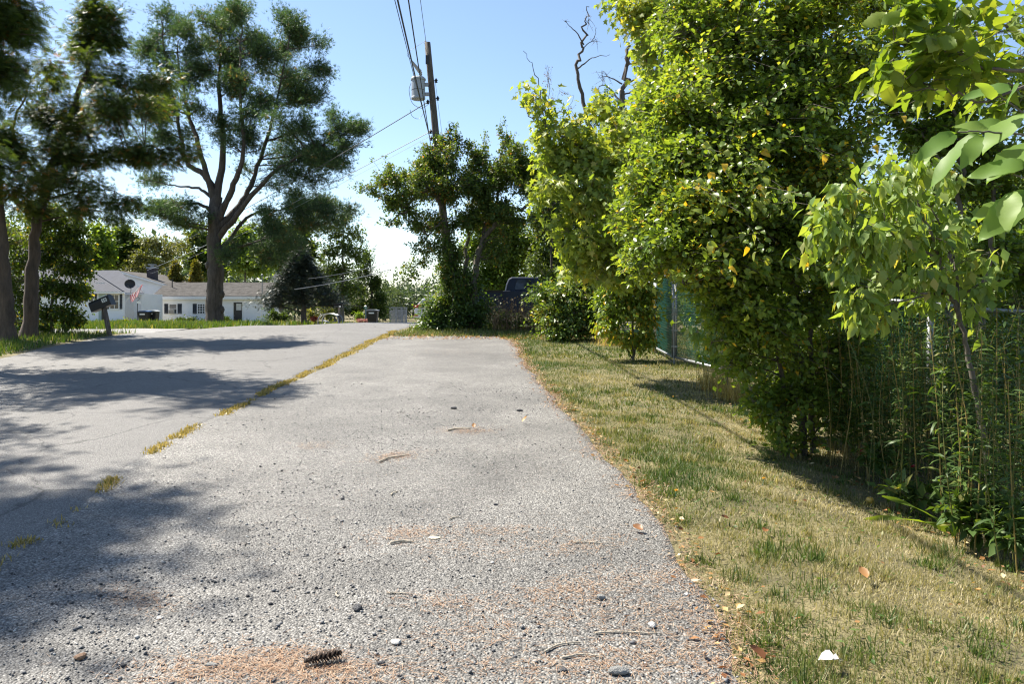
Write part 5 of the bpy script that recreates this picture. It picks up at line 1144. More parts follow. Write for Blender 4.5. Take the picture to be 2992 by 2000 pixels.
# ------------------------------------------------------------------ houses
M['siding'] = plain('white vinyl siding', (.84, .845, .85), .55, noise=.04, scale=1.5)
M['trim'] = plain('white trim paint', (.78, .78, .77), .5, noise=.04)
M['shutter'] = plain('dark shutter paint', (.02, .025, .032), .5)
M['glass'] = plain('window glass', (.03, .035, .04), .06, noise=.2, scale=2, spec=.8)
M['shingle'] = plain('grey-brown shingles', (.085, .08, .075), .95, noise=.35, scale=3, bump=.5, spec=.15)
M['metal_roof'] = plain('blue-grey corrugated metal', (.045, .055, .08), .7, metal=.0, noise=.2, scale=2, spec=.3)
M['door'] = plain('dark door paint', (.03, .026, .024), .45)
M['green_paint'] = plain('pale green porch paint', (.34, .42, .38), .6)
M['black'] = plain('black plastic', (.012, .012, .014), .45, noise=.2)
M['bin_lid'] = plain('bin lid plastic', (.03, .07, .16), .35)
M['white'] = plain('white enamel', (.8, .8, .78), .45, noise=.04)
M['grey_metal'] = plain('galvanised steel', (.3, .31, .32), .5, metal=.7, noise=.15, scale=12)
M['dark_metal'] = plain('dark iron', (.03, .03, .032), .5, metal=.4)
M['brick'] = plain('dark chimney brick', (.06, .05, .055), .9, noise=.3, scale=8)
M['concrete'] = plain('concrete', (.36, .35, .33), .9, noise=.15)
M['ac'] = plain('air conditioner enamel', (.5, .49, .46), .5)
M['curtain'] = plain('lace curtain', (.6, .6, .57), .8)
M['pole_wood'] = bark_mat('creosoted pole wood', (.045, .038, .032), (.14, .12, .10), 16)
M['post_wood'] = bark_mat('weathered post wood', (.06, .05, .042), (.2, .17, .145), 25)
M['wire'] = plain('cable sheath', (.018, .018, .02), .5)
M['wire_pale'] = plain('bare aluminium cable', (.4, .41, .42), .4, metal=.6)
M['tank'] = plain('grey transformer paint', (.3, .33, .36), .45, noise=.08)
M['porcelain'] = plain('porcelain', (.32, .3, .28), .25)
M['vinyl_green'] = plain('green vinyl chain link', (.02, .12, .085), .35, noise=.1)

def siding(name, x0, x1, y, z0, z1, parent, top=None, expo=.115):
    """lapped boards on a wall that faces the road; top(x)->z trims a gable"""
    mb = MB(); z = z0
    while z < z1 - .02:
        a, b = x0, x1
        zt = min(z + expo, z1)
        if top:
            a, b = top(zt)
            if b - a < .05: break
        mb.raw([(a, y - .035, z), (b, y - .035, z), (b, y, z), (a, y, z), (a, y - .004, zt), (b, y - .004, zt), (b, y + .01, zt), (a, y + .01, zt)],
               [(0, 1, 5, 4), (3, 2, 1, 0), (4, 5, 6, 7)])
        z += expo
    o = mb.build(name, M['siding'], parent); o['kind'] = 'stuff'
    return o

def window(parent, x0, x1, z0, z1, y, nx=1, nz=2, shutters=0, lab=None):
    w = MB(); t = .06
    w.box((x0, y - .05, z0), (x0 + t, y + .01, z1)); w.box((x1 - t, y - .05, z0), (x1, y + .01, z1))
    w.box((x0 + t, y - .05, z1 - t), (x1 - t, y + .01, z1)); w.box((x0 - .03, y - .08, z0 - .05), (x1 + .03, y + .01, z0 + .02))
    o = w.build('window', M['trim'], parent)
    m = MB()
    for i in range(1, nx): 
        xx = x0 + (x1 - x0) * i / nx; m.box((xx - .02, y - .046, z0 + .02), (xx + .02, y - .01, z1 - t))
    for k in range(1, nz):
        zz = z0 + (z1 - z0) * k / nz; m.box((x0 + t, y - .044, zz - .02), (x1 - t, y - .012, zz + .02))
    if m.V: m.build('glazing_bar', M['trim'], o)
    MB().box((x0 + t, y - .022, z0 + .02), (x1 - t, y - .006, z1 - t)).build('pane', M['glass'], o)
    if shutters:
        for (a, b_) in ((x0 - .06 - shutters, x0 - .06), (x1 + .06, x1 + .06 + shutters)):
            s = MB(); s.box((a, y - .04, z0 - .02), (a + .05, y, z1)); s.box((b_ - .05, y - .04, z0 - .02), (b_, y, z1)); s.box((a + .05, y - .04, z0 - .02), (b_ - .05, y, z0 + .05)); s.box((a + .05, y - .04, z1 - .07), (b_ - .05, y, z1))
            zz = z0 + .06
            while zz < z1 - .1:
                s.raw([(a + .05, y - .03, zz), (b_ - .05, y - .03, zz), (b_ - .05, y - .005, zz + .06), (a + .05, y - .005, zz + .06)], [(0, 1, 2, 3)]); zz += .055
            s.build('shutter', M['shutter'], parent)
    return o

# annex: long low white wing with a shallow grey roof
d = 72.0
def px(X, dd=d): return (X - CX) / F_PX * dd
def pz(Y, dd=d): return EYE - (Y - HY) / F_PX * dd
x0, x1 = px(460), px(765); zb = pz(952); ze = pz(866)
ann = empty('annex_house', ((x0 + x1) / 2, d, zb), 'long low white annex with a grey shingle roof and dark door', 'house')
MB().box((x0, d + .02, zb - .4), (x1, d + 5.6, ze)).build('wall', M['siding'], ann)
siding('siding', x0, x1, d, zb, ze - .12, ann)
MB().box((x0 - .06, d - .03, zb), (x0 + .06, d + .05, ze)).build('corner_board', M['trim'], ann)
MB().box((x1 - .06, d - .03, zb), (x1 + .06, d + .05, ze)).build('corner_board', M['trim'], ann)
rf = MB()
xa, xb = px(449), px(775); zr = pz(826, d + 2.8)
rf.raw([(xa, d - .4, ze), (xb, d - .4, ze), (xb, d + 2.8, zr), (xa, d + 2.8, zr), (xb, d + 6, ze), (xa, d + 6, ze),
        (xa, d - .4, ze - .1), (xb, d - .4, ze - .1), (xb, d + 2.8, zr - .1), (xa, d + 2.8, zr - .1), (xb, d + 6, ze - .1), (xa, d + 6, ze - .1)],
       [(0, 1, 2, 3), (3, 2, 4, 5), (6, 9, 8, 7), (9, 11, 10, 8), (0, 6, 7, 1), (5, 4, 10, 11), (1, 7, 8, 2), (2, 8, 10, 4), (0, 3, 9, 6), (3, 5, 11, 9)])
rfo = rf.build('roof', M['shingle'], ann)
sh = MB()                                   # shingle courses
for k in range(17):
    f0 = k / 17; f1 = f0 + .062
    y0 = d - .4 + 3.2 * f0; z0 = ze + (zr - ze) * f0; y1 = d - .4 + 3.2 * f1; z1 = ze + (zr - ze) * min(f1, 1)
    x = xa
    while x < xb - .1:
        w_ = min(random.uniform(.5, 1.0), xb - x); j = random.uniform(.012, .024)
        sh.raw([(x, y0, z0 + j), (x + w_ - .01, y0, z0 + j), (x + w_ - .01, y1, z1 + .008), (x, y1, z1 + .008), (x, y0, z0 + .002), (x + w_ - .01, y0, z0 + .002)], [(0, 1, 2, 3), (4, 5, 1, 0)]); x += w_
sh.build('shingles', M['shingle'], rfo)['kind'] = 'stuff'
MB().box((xa + .02, d - .43, ze - .3), (xb - .02, d - .4, ze - .02)).box((xa + .1, d - .4, ze - .3), (xb - .1, d - .02, ze - .26)).build('fascia', M['trim'], ann)
MB().raw([(x1 + .01, d + .02, ze - .3), (x1 + .01, d + 5.6, ze - .3), (x1 + .01, d + 2.8, zr - .12)], [(0, 1, 2)]).build('gable', M['siding'], ann)
w1 = window(ann, px(494), px(518), pz(917), pz(888), d - .02, 1, 2, .36)
acb = MB(); acb.box((px(497), d - .32, pz(917)), (px(512), d - .03, pz(906))); ac = acb.build('air_conditioner', M['ac'], w1)
gr = MB()
for k in range(7): gr.box((px(498), d - .335, pz(916) + .04 * k), (px(511), d - .321, pz(916) + .04 * k + .018))
gr.build('grille', M['dark_metal'], ac)
w2 = window(ann, px(577), px(600), pz(917), pz(888), d - .02, 3, 4, .36)
MB().box((px(579), d - .034, pz(902)), (px(585), d - .028, pz(890))).build('curtain', M['curtain'], w2)
dr = MB(); dr.box((px(683), d - .05, pz(949)), (px(708), d, pz(884))); dro = dr.build('door', M['door'], ann)
df = MB(); df.box((px(681), d - .07, pz(950)), (px(683), d, pz(882))); df.box((px(708), d - .07, pz(950)), (px(710.5), d, pz(882))); df.box((px(683), d - .07, pz(884)), (px(708), d, pz(882))); df.build('door_frame', M['trim'], dro)
MB().box((px(691), d - .07, pz(907)), (px(706), d - .052, pz(888))).build('door_window', M['curtain'], dro)
kb = MB(); kb.lathe((px(686), d - .1, pz(924)), [(.01, 0), (.035, .02), (.035, .05), (.01, .07)], 8); kb.build('knob', M['grey_metal'], dro)
st = MB(); st.box((px(678), d - .9, zb - .3), (px(713), d - .06, zb + .08)); st.build('doorstep', M['concrete'], ann)
MB().tube([(px(767), d - .1, ze + .05), (px(767), d - .1, pz(806))], .045, 8).build('service_mast', M['grey_metal'], ann)
MB().lathe((px(767), d - .1, pz(806)), [(.05, 0), (.11, .02), (.08, .12), (.02, .16)], 10).build('mast_cap', M['grey_metal'], ann)
MB().tube([(px(481), d + 1.6, ze + .6), (px(481), d + 1.6, pz(816, d + 1.6))], .05, 8).build('vent_pipe', M['dark_metal'], ann)
cx_ = px(786); cz = zr - .15; y_ = d + 2.8
cu = MB(); cu.box((cx_ - .3, y_ - .3, cz), (cx_ + .3, y_ + .3, cz + .62)); cup = cu.build('cupola', M['trim'], ann)
cr = MB(); cr.raw([(cx_ - .45, y_ - .45, cz + .62), (cx_ + .45, y_ - .45, cz + .62), (cx_ + .45, y_ + .45, cz + .62), (cx_ - .45, y_ + .45, cz + .62), (cx_, y_, cz + 1.15)], [(0, 1, 4), (1, 2, 4), (2, 3, 4), (3, 0, 4), (3, 2, 1, 0)]); cr.build('cupola_roof', M['metal_roof'], cup)
lo = MB()
for k in range(6): lo.box((cx_ - .2, y_ - .325, cz + .12 + .07 * k), (cx_ + .2, y_ - .301, cz + .155 + .07 * k))
lo.build('louvre', M['trim'], cup)

# main house: white gable end behind
d2 = 74.5
def qx(X): return (X - CX) / F_PX * d2
def qz(Y): return EYE - (Y - HY) / F_PX * d2
xp = qx(352); xr = qx(512); zp = qz(792); zr2 = qz(838); xl = 2 * xp - xr
mh = empty('gable_house', (xp, d2, zb), 'white gabled house with a dark chimney between annex and metal roof', 'house')
MB().prism([(xl + .3, zb - .4), (xr - .3, zb - .4), (xr - .3, zr2 - .05), (xp, zp - .12), (xl + .3, zr2 - .05)], 'y', d2 + .02, d2 + 9).build('wall', M['siding'], mh)
sl = (zp - zr2) / (xr - xp)
siding('siding', xl + .3, xr - .3, d2, zb, zp - .25, mh, top=lambda z: (max(xl + .3, xp - (zp - .15 - z) / sl), min(xr - .3, xp + (zp - .15 - z) / sl)))
r2 = MB()
for s, xe in ((1, xr), (-1, xl)):
    r2.raw([(xp, d2 - .3, zp), (xe, d2 - .3, zr2), (xe, d2 + 9.3, zr2), (xp, d2 + 9.3, zp), (xp, d2 - .3, zp - .14), (xe, d2 - .3, zr2 - .14), (xe, d2 + 9.3, zr2 - .14), (xp, d2 + 9.3, zp - .14)],
           [(0, 1, 2, 3), (4, 7, 6, 5), (0, 4, 5, 1), (1, 5, 6, 2), (2, 6, 7, 3)])
r2o = r2.build('roof', M['shingle'], mh)
MB().raw([(xp, d2 - .32, zp - .02), (xr, d2 - .32, zr2 - .02), (xr, d2 - .32, zr2 - .2), (xp, d2 - .32, zp - .2)], [(0, 3, 2, 1)]).raw([(xp, d2 - .32, zp - .02), (xl, d2 - .32, zr2 - .02), (xl, d2 - .32, zr2 - .2), (xp, d2 - .32, zp - .2)], [(0, 1, 2, 3)]).build('rake_board', M['trim'], mh)
cxx = qx(423); ch = MB(); ch.box((cxx - .38, d2 + 1.2, zr2 + .3), (cxx + .38, d2 + 1.95, qz(783))); cho = ch.build('chimney', M['brick'], r2o)
MB().box((cxx - .44, d2 + 1.14, qz(783)), (cxx + .44, d2 + 2.01, qz(779))).tube([(cxx, d2 + 1.55, qz(779)), (cxx, d2 + 1.55, qz(773))], .16, 10).box((cxx - .3, d2 + 1.25, qz(773)), (cxx + .3, d2 + 1.85, qz(770))).build('chimney_cap', M['grey_metal'], r2o)

# metal-roofed house at the left
d3 = 62.0
def hx(X, dd=d3): return (X - CX) / F_PX * dd
def hz(Y, dd=d3): return EYE - (Y - HY) / F_PX * dd
zb3 = hz(957); ze3 = hz(853)
xL, xR = hx(-40), hx(362)
ho = empty('metal_roof_house', ((xL + xR) / 2, d3, zb3), 'white clapboard house with a blue-grey corrugated metal roof', 'house')
xr1 = hx(178, d3 + 4)
MB().prism([(xL, d3 + .02), (xR, d3 + .02), (xr1, d3 + 8), (xL, d3 + 8)], 'z', zb3 - .4, ze3).build('wall', M['siding'], ho)
siding('siding', xL, xR, d3, zb3, ze3, ho, expo=.13)
MB().box((xR - .08, d3 - .03, zb3), (xR + .06, d3 + .06, ze3)).build('corner_board', M['trim'], ho)
# corrugated roof as ribbed sheets, hipped at the right
rb = MB(); zr3 = hz(733, d3 + 4); xe0, xe1 = xL - .3, hx(368); xr1 = hx(178, d3 + 4)
n = int((xe1 - xe0) / .11)
top_z = lambda x: 0
Vr = []; Fr = []
for i in range(n * 2 + 1):
    x = xe0 + (xe1 - xe0) * i / (n * 2)
    f = 1.0 if x < xr1 else max(0.0, (xe1 - x) / (xe1 - xr1))
    h = .022 if i % 2 else 0
    Vr += [(x, d3 - .35, ze3 + h), (x, d3 - .35 + 4.35 * f, ze3 + (zr3 - ze3) * f + h)]
    if i: Fr.append((2 * i - 2, 2 * i, 2 * i + 1, 2 * i - 1))
rb.raw(Vr, Fr)
rbo = rb.build('roof', M['metal_roof'], ho)
MB().raw([(xe1, d3 - .35, ze3), (xr1, d3 + 4, zr3), (xr1, d3 + 8.3, ze3)], [(0, 2, 1)]).raw([(xe0, d3 + 4, zr3), (xr1, d3 + 4, zr3), (xr1, d3 + 8.3, ze3), (xe0, d3 + 8.3, ze3)], [(0, 1, 2, 3)]).build('roof_back', M['metal_roof'], ho)
MB().tube([(xe1, d3 - .35, ze3 + .03), (xr1, d3 + 4, zr3 + .03)], .05, 6).tube([(xe0, d3 + 4, zr3 + .03), (xr1, d3 + 4, zr3 + .03)], .06, 6).build('roof_cap', M['metal_roof'], ho)
MB().box((xe0, d3 - .36, ze3 - .16), (xe1, d3 - .33, ze3 - .01)).box((xe0, d3 - .33, ze3 - .16), (xe1 - .02, d3, ze3 - .13)).build('fascia', M['trim'], ho)
for k in range(8): MB().box((hx(280 + 3.2 * k, d3 + .5), d3 + .48, ze3 + .62), (hx(282.4 + 3.2 * k, d3 + .5), d3 + .52, ze3 + .73)).build('snow_guard', M['white'], rbo)
window(ho, hx(219), hx(235), hz(884), hz(857), d3 - .02, 1, 2, .17)
window(ho, hx(259), hx(275), hz(882), hz(859), d3 - .02, 1, 2, .17)
window(ho, hx(321), hx(349), hz(903), hz(860), d3 - .02, 2, 2, .17)
window(ho, hx(170), hx(184), hz(925), hz(905), d3 - .02, 1, 2, .12)
pd = MB(); pd.box((hx(289), d3 - .06, hz(950)), (hx(309), d3 - .018, hz(858))); pdo = pd.build('door_surround', M['green_paint'], ho)
MB().box((hx(298), d3 - .08, hz(946)), (hx(306), d3 - .062, hz(905))).build('door', M['door'], pdo)
# lower ell between the two houses
d4 = 66.0
def ex(X, dd=d4): return (X - CX) / F_PX * dd
def ez(Y, dd=d4): return EYE - (Y - HY) / F_PX * dd
el = MB(); el.box((ex(355), d4, zb3 - .4), (ex(413), d4 + 4, ez(859))); el.build('ell_wall', M['siding'], ho)
erb = MB(); Vr = []; Fr = []
for i in range(53):
    f = i / 52; h = .022 if i % 2 else 0
    a_0 = np.array((ex(340), d4 - .3, ez(857) + .01)) * (1 - f) + np.array((ex(427), d4 - .3, ez(857) + .01)) * f
    a_1 = np.array((ex(270, d4 + 3), d4 + 3, ez(791, d4 + 3) + .01)) * (1 - f) + np.array((ex(348, d4 + 3), d4 + 3, ez(791, d4 + 3) + .01)) * f
    Vr += [a_0 + [0, 0, h], a_1 + [0, 0, h]]
    if i: Fr.append((2 * i - 2, 2 * i, 2 * i + 1, 2 * i - 1))
erb.raw(Vr, Fr).build('ell_roof_sheet', M['metal_roof'], ho)
er = MB(); er.raw([(ex(340), d4 - .3, ez(857)), (ex(427), d4 - .3, ez(857)), (ex(348, d4 + 3), d4 + 3, ez(791, d4 + 3)), (ex(270, d4 + 3), d4 + 3, ez(791, d4 + 3)), (ex(348, d4 + 3), d4 + 6, ez(857))], [(0, 1, 2, 3), (1, 4, 2)]); er.build('ell_roof', M['metal_roof'], ho)
MB().box((ex(345), d4 - .32, ez(862)), (ex(426), d4 - .29, ez(857))).build('ell_fascia', M['trim'], ho)
MB().box((ex(366), d4 - .05, ez(948)), (ex(392), d4 - .004, ez(868))).build('ell_panel', M['white'], ho)

# satellite dish on the ell roof
c = at(381, 830, 64.0)
sdh = empty('satellite_dish', c - [0, 0, .5], 'dark satellite dish on the metal roof beside the flag', 'satellite dish')
k = 18; V = [c + [0, -.04, 0]]; Fd = []
for rr, yy in ((.2, -.01), (.36, .05), (.45, .1)):
    for i in range(k):
        a = 6.2832 * i / k; V.append(c + [rr * math.cos(a), -.1 + yy * -1 + .1, rr * .82 * math.sin(a)])
for i in range(k):
    Fd.append((0, 1 + (i + 1) % k, 1 + i))
    for j in range(2): Fd.append((1 + j * k + i, 1 + j * k + (i + 1) % k, 1 + (j + 1) * k + (i + 1) % k, 1 + (j + 1) * k + i))
MB().raw(V, Fd).build('reflector', M['dark_metal'], sdh, smooth=True)
MB().tube([c + [0, .05, -.05], c + [0, .1, -.5], c + [-.1, .2, -.75]], .025, 6).build('mount', M['grey_metal'], sdh)
MB().tube([c + [0, -.05, -.35], c + [0, -.45, -.18]], .015, 5).build('arm', M['grey_metal'], sdh)

# flag on a slanting staff
M['flag'], n_, l_, b_ = new_mat('striped flag cloth')
at_ = n_.new('ShaderNodeAttribute'); at_.attribute_name = 'rnd'
rp_ = ramp_node(n_, [(0, (.7, .68, .66)), (.499, (.7, .68, .66)), (.5, (.5, .05, .07)), (.74, (.5, .05, .07)), (.75, (.03, .05, .16)), (1, (.03, .05, .16))]); rp_.color_ramp.interpolation = 'CONSTANT'
l_.new(at_.outputs['Fac'], rp_.inputs['Fac']); l_.new(rp_.outputs['Color'], b_.inputs['Base Color']); b_.inputs['Roughness'].default_value = .8
tr_ = n_.new('ShaderNodeBsdfTranslucent'); l_.new(rp_.outputs['Color'], tr_.inputs['Color']); mx_ = n_.new('ShaderNodeMixShader'); mx_.inputs['Fac'].default_value = .45
l_.new(b_.outputs['BSDF'], mx_.inputs[1]); l_.new(tr_.outputs['BSDF'], mx_.inputs[2]); l_.new(mx_.outputs['Shader'], n_['Material Output'].inputs['Surface'])
p0 = at(364, 884, 61.5); p1 = at(417, 831, 61.0)
fr = empty('flag', p0, 'red and white striped flag on a slanting staff by the metal-roofed house', 'flag')
MB().tube([p0, p1], .018, 6).build('staff', M['white'], fr)
NU, NV = 13, 10; V = []; Fq = []; col_ = []
for s in range(NU):                          # one stripe after another along the staff
    V0 = len(V)
    for e in (0, 1):
        u = (s + e) / NU
        top = p1 * (1 - u) + (p0 * .62 + p1 * .38) * u
        for j in range(NV + 1):
            v = j / NV
            ln = 1.05 - .35 * u
            V.append(top + np.array([-.32 * v * (1 - u) - .1 * v + .05 * math.sin(5 * u + 3 * v), -.12 * math.sin(7 * u + 2.5 * v), -ln * v * .95 + .06 * math.sin(9 * u)]))
            col_.append(.8 if (u < .5 and v < .0) else (.6 if s % 2 == 0 else .2))
    for j in range(NV): Fq.append((V0 + j, V0 + j + 1, V0 + NV + 1 + j + 1, V0 + NV + 1 + j))
mk('cloth', V, [np.array(Fq)], M['flag'], fr, rnd=col_, smooth=False)

# small white sign on a dark post, and the two bins beside it
sg = empty('sign_post', (hx(401, 60), 60, gz(hx(401, 60), 60)), 'small blank white sign on a thin dark post by the ell', 'sign')
zt = hz(878, 60); zg = gz(hx(401, 60), 60)
MB().tube([(hx(401, 60), 60, zg - .1), (hx(402, 60), 60, zt)], .025, 6).build('post', M['dark_metal'], sg)
MB().box((hx(400, 60), 59.95, hz(887, 60)), (hx(411.5, 60), 59.98, hz(880.5, 60))).build('board', M['white'], sg)
MB().tube([(hx(398, 60), 60, hz(872, 60)), (hx(403, 60), 60, hz(869, 60)), (hx(408, 60), 60, hz(873, 60)), (hx(404, 60), 60, hz(878, 60))], .02, 5).build('scroll', M['dark_metal'], sg)

def bin_(X, Y, d_, w, h, label, lid, lab_w, group=None, zbase=None):
    x = (X - CX) / F_PX * d_; z = gz(x, d_) if zbase is None else zbase
    o = empty('trash_bin', (x, d_, z), label, 'trash bin', group)
    a = w / 2; bt = a * .8
    V = [(x - bt, d_ - bt, z + .05), (x + bt, d_ - bt, z + .05), (x + bt, d_ + bt, z + .05), (x - bt, d_ + bt, z + .05), (x - a, d_ - a, z + h), (x + a, d_ - a, z + h), (x + a, d_ + a, z + h), (x - a, d_ + a, z + h)]
    MB().raw(V, [(3, 2, 1, 0), (0, 1, 5, 4), (1, 2, 6, 5), (2, 3, 7, 6), (3, 0, 4, 7), (4, 5, 6, 7)]).build('body', M['black'], o, bevel=.02)
    l0 = MB(); l0.prism([(x - a - .05, z + h), (x + a + .05, z + h), (x + a + .04, z + h + .05), (x + a * .5, z + h + .11), (x - a * .5, z + h + .11), (x - a - .04, z + h + .05)], 'y', d_ - a - .06, d_ + a + .04); lo_ = l0.build('lid', lid, o, bevel=.015)
    MB().tube([(x - a * .8, d_ + a + .08, z + h + .02), (x + a * .8, d_ + a + .08, z + h + .02)], .018, 6).build('handle', M['black'], lo_)
    for s in (-1, 1):
        MB().prism([(d_ + bt + .12 * math.cos(q), z + .12 + .12 * math.sin(q)) for q in np.linspace(0, 5.76, 12)], 'x', x + s * bt - .03, x + s * bt + .03).build('wheel', M['black'], o)
    if lab_w: MB().box((x - lab_w / 2, d_ - a + .0, z + h * .78), (x + lab_w / 2, d_ - a * .93, z + h * .88)).build('sticker', M['white'], o)
    return o
bin_(422, 945, 61, .74, 1.0, 'trash bin with a blue lid and pale sticker by the white gable', M['bin_lid'], .4, 'bins by the white houses')
bin_(448, 945, 61.8, .7, 1.05, 'black trash bin with a pale lid beside the blue-lidded one', plain('pale lid', (.45, .45, .44), .4), .18, 'bins by the white houses')

# ------------------------------------------------------------------ leaning black mailbox "10"
d5 = 22.3
mx0, my0 = (322 - CX) / F_PX * d5, d5; mz0 = gz(mx0, my0)
mb_ = empty('mailbox', (mx0, my0, mz0), 'black mailbox numbered 10 on a leaning wooden post at the roadside', 'mailbox')
ptop = at(302, 893, d5)
V, Q = tube(np.array([[mx0, my0, mz0 - .1], (np.array([mx0, my0, mz0]) + ptop) / 2, ptop]), .075, 4)
mbp = MB(); mbp.raw(V, [tuple(q) for q in Q] + [(3, 2, 1, 0), (8, 9, 10, 11)]); mbp.build('post', M['post_wood'], mb_)
# box: arched section, long axis across the view and tilted
ctr = at(296, 886, d5 - .02); ax = unit(at(323, 877, d5) - at(271, 898, d5)); upv = np.array([-ax[2], 0, ax[0]]); dp = np.array([0, 1., 0])
Lh, Wd, Ht = .295, .14, .165
prof = [(-Wd, -Ht), (Wd, -Ht), (Wd, .03)] + [(Wd * math.cos(q), .03 + Wd * .8 * math.sin(q)) for q in np.linspace(.3, 2.84, 8)] + [(-Wd, .03)]
def sect(t, sc=1.): return [ctr + ax * t + dp * (u * sc) + upv * (v * sc) for u, v in prof]
n = len(prof); V = sect(-Lh) + sect(Lh)
MB().raw(V, [tuple(range(n))[::-1], tuple(range(n, 2 * n))] + [(i, (i + 1) % n, n + (i + 1) % n, n + i) for i in range(n)]).build('box', M['black'], mb_)
V = sect(Lh + .001, 1.05) + sect(Lh + .02, 1.05)
MB().raw(V, [tuple(range(n))[::-1], tuple(range(n, 2 * n))] + [(i, (i + 1) % n, n + (i + 1) % n, n + i) for i in range(n)]).build('box_door', M['black'], mb_)
MB().raw([ctr + ax * t + dp * u + upv * v for t in (-.02, .2) for (u, v) in ((-.12, .135), (.06, .175), (.06, .185), (-.12, .145))], [(0, 1, 2, 3), (7, 6, 5, 4), (0, 4, 5, 1), (1, 5, 6, 2), (2, 6, 7, 3), (3, 7, 4, 0)]).build('newspaper', M['white'], mb_)
# number plate and the figures 1 0
fc = -Wd - .004
pl = MB(); pl.raw([ctr + ax * t + dp * (fc + e) + upv * v for e in (0, .003) for t, v in ((.095, -.035), (.245, -.035), (.245, .075), (.095, .075))], [(0, 1, 2, 3), (7, 6, 5, 4), (0, 4, 5, 1), (1, 5, 6, 2), (2, 6, 7, 3), (3, 7, 4, 0)])
plo = pl.build('number_plate', M['white'], mb_)
def stroke(pts): return MB().raw([ctr + ax * t + dp * (fc - .002) + upv * v for t, v in pts], [tuple(range(len(pts)))])
stroke([(.133, -.022), (.149, -.022), (.149, .062), (.138, .062), (.122, .047), (.122, .036), (.133, .043)]).build('figure_one', M['black'], plo)
oo = []; ii = []
for q in np.linspace(0, 2 * math.pi, 17)[:-1]:
    oo.append((.203 + .027 * math.cos(q), .02 + .043 * math.sin(q))); ii.append((.203 + .013 * math.cos(q), .02 + .028 * math.sin(q)))
k = 16
MB().raw([ctr + ax * t + dp * (fc - .002) + upv * v for t, v in oo + ii], [(i, (i + 1) % k, k + (i + 1) % k, k + i) for i in range(k)]).build('figure_zero', M['black'], plo)

# ------------------------------------------------------------------ utility pole with transformer
d6 = 26.0
pb = at(1327, 962, d6); pt = at(1249, 124, d6); pb[2] = gz(pb[0], d6)
up = empty('utility_pole', pb, 'leaning wooden utility pole with a grey transformer can', 'utility pole')
tt = np.linspace(0, 1, 12)[:, None]
PP = (pb - [0, 0, .3]) * (1 - tt) + pt * tt
MB().tube(PP, np.linspace(.155, .098, 12), 14).build('shaft', M['pole_wood'], up, smooth=True)
def on_pole(Y): 
    z = EYE - (Y - HY) / F_PX * d6; f = (z - pb[2]) / (pt[2] - pb[2]); return pb * (1 - f) + pt * f
tcn = at(1222, 291, d6 - .1)
lean = unit(pt - pb)
tk = MB()
prof = [(.2, 0), (.235, .02), (.235, .07), (.225, .09), (.225, .62), (.25, .64), (.25, .69), (.2, .74), (.06, .77)]
tk.lathe(tcn, prof, 18); tko = tk.build('transformer', M['tank'], up, smooth=False)
for dz in (.25, .28): pass
MB().lathe(tcn + [0, 0, .3], [(.229, 0), (.229, .015)], 18).build('tank_band', M['dark_metal'], tko)
bs = MB(); bs.lathe(tcn + [.08, 0, .75], [(.035, 0), (.06, .03), (.035, .06), (.06, .09), (.035, .12), (.055, .15), (.03, .18)], 10); bs.build('bushing', M['porcelain'], tko)
ar = MB(); ar.tube([tcn + [.06, 0, .92], tcn + [-.1, -.02, 1.12], tcn + [-.2, -.04, 1.28]], [.07, .05, .015], 8); ar.build('wildlife_guard', M['porcelain'], tko)
for Y in (247, 275):
    q = on_pole(Y); MB().box((tcn[0] + .2, q[1] - .06, q[2] - .05), (q[0], q[1] + .06, q[2] + .05)).build('bracket', M['grey_metal'], up)
for Y, sx in ((298, -1), (385, -1), (405, -1), (432, -1), (236, 1), (288, 1)):
    q = on_pole(Y); s = MB(); s.lathe(q + [sx * .17, -.02, -.07], [(.02, 0), (.055, .02), (.03, .05), (.06, .08), (.03, .12), (.015, .15)], 9); s.tube([q, q + [sx * .19, -.02, 0]], .015, 5); s.build('insulator', M['dark_metal'], up)
MB().lathe(pt + [-.06, 0, -.06], [(.03, 0), (.045, .04), (.025, .1), (.01, .16)], 8).build('pin_insulator', M['porcelain'], up)
MB().box((pt[0] - .05, pt[1] - .125, pt[2] - .75), (pt[0] + .07, pt[1] - .1, pt[2] - .45)).build('pole_tag', M['dark_metal'], up)
MB().tube(smooth_path([pt + [-.08, 0, .05], tcn + [-.35, 0, 1.55], tcn + [-.2, -.04, 1.28]], 6), .006, 4).build('lead_wire', M['wire'], up)
MB().tube(smooth_path([tcn + [-.24, 0, .55], tcn + [-.3, 0, .3], tcn + [-.2, 0, -.1], tcn + [.1, 0, -.28], on_pole(300) + [-.15, 0, -.05]], 6), .008, 4).build('lead_wire', M['wire'], up)
MB().tube(smooth_path([at(1198, 320, d6), at(1205, 340, d6), at(1225, 346, d6), at(1243, 322, d6)], 6), .007, 4).build('lead_wire', M['wire'], up)
MB().tube(smooth_path([on_pole(240) + [.14, 0, 0], on_pole(300) + [.16, 0, 0], on_pole(420) + [.2, 0, 0], on_pole(700) + [.2, 0, 0]], 4), .006, 4).build('ground_wire', M['wire_pale'], up)
# a creeper on the shaft
root = plant('vine', 'creeper climbing the upper part of the utility pole', 1325, 962, d6 - .15, 'vine')
b0 = np.array(root.location); d0 = d6 - .2
grow(root, [([b0] + [on_pole(Y) + [.05, -.16, 0] for Y in (800, 650, 520, 400)], .012, .005)], [L(1278, 405, d0, 12, 20, .15, 14), L(1283, 445, d0, 16, 22, .16, 18), L(1290, 500, d0, 18, 26, .2, 18)], dict(vsp, size=(.05, .09)), M['bark_grey'], 161, wood_name='stems', crown_name='foliage')

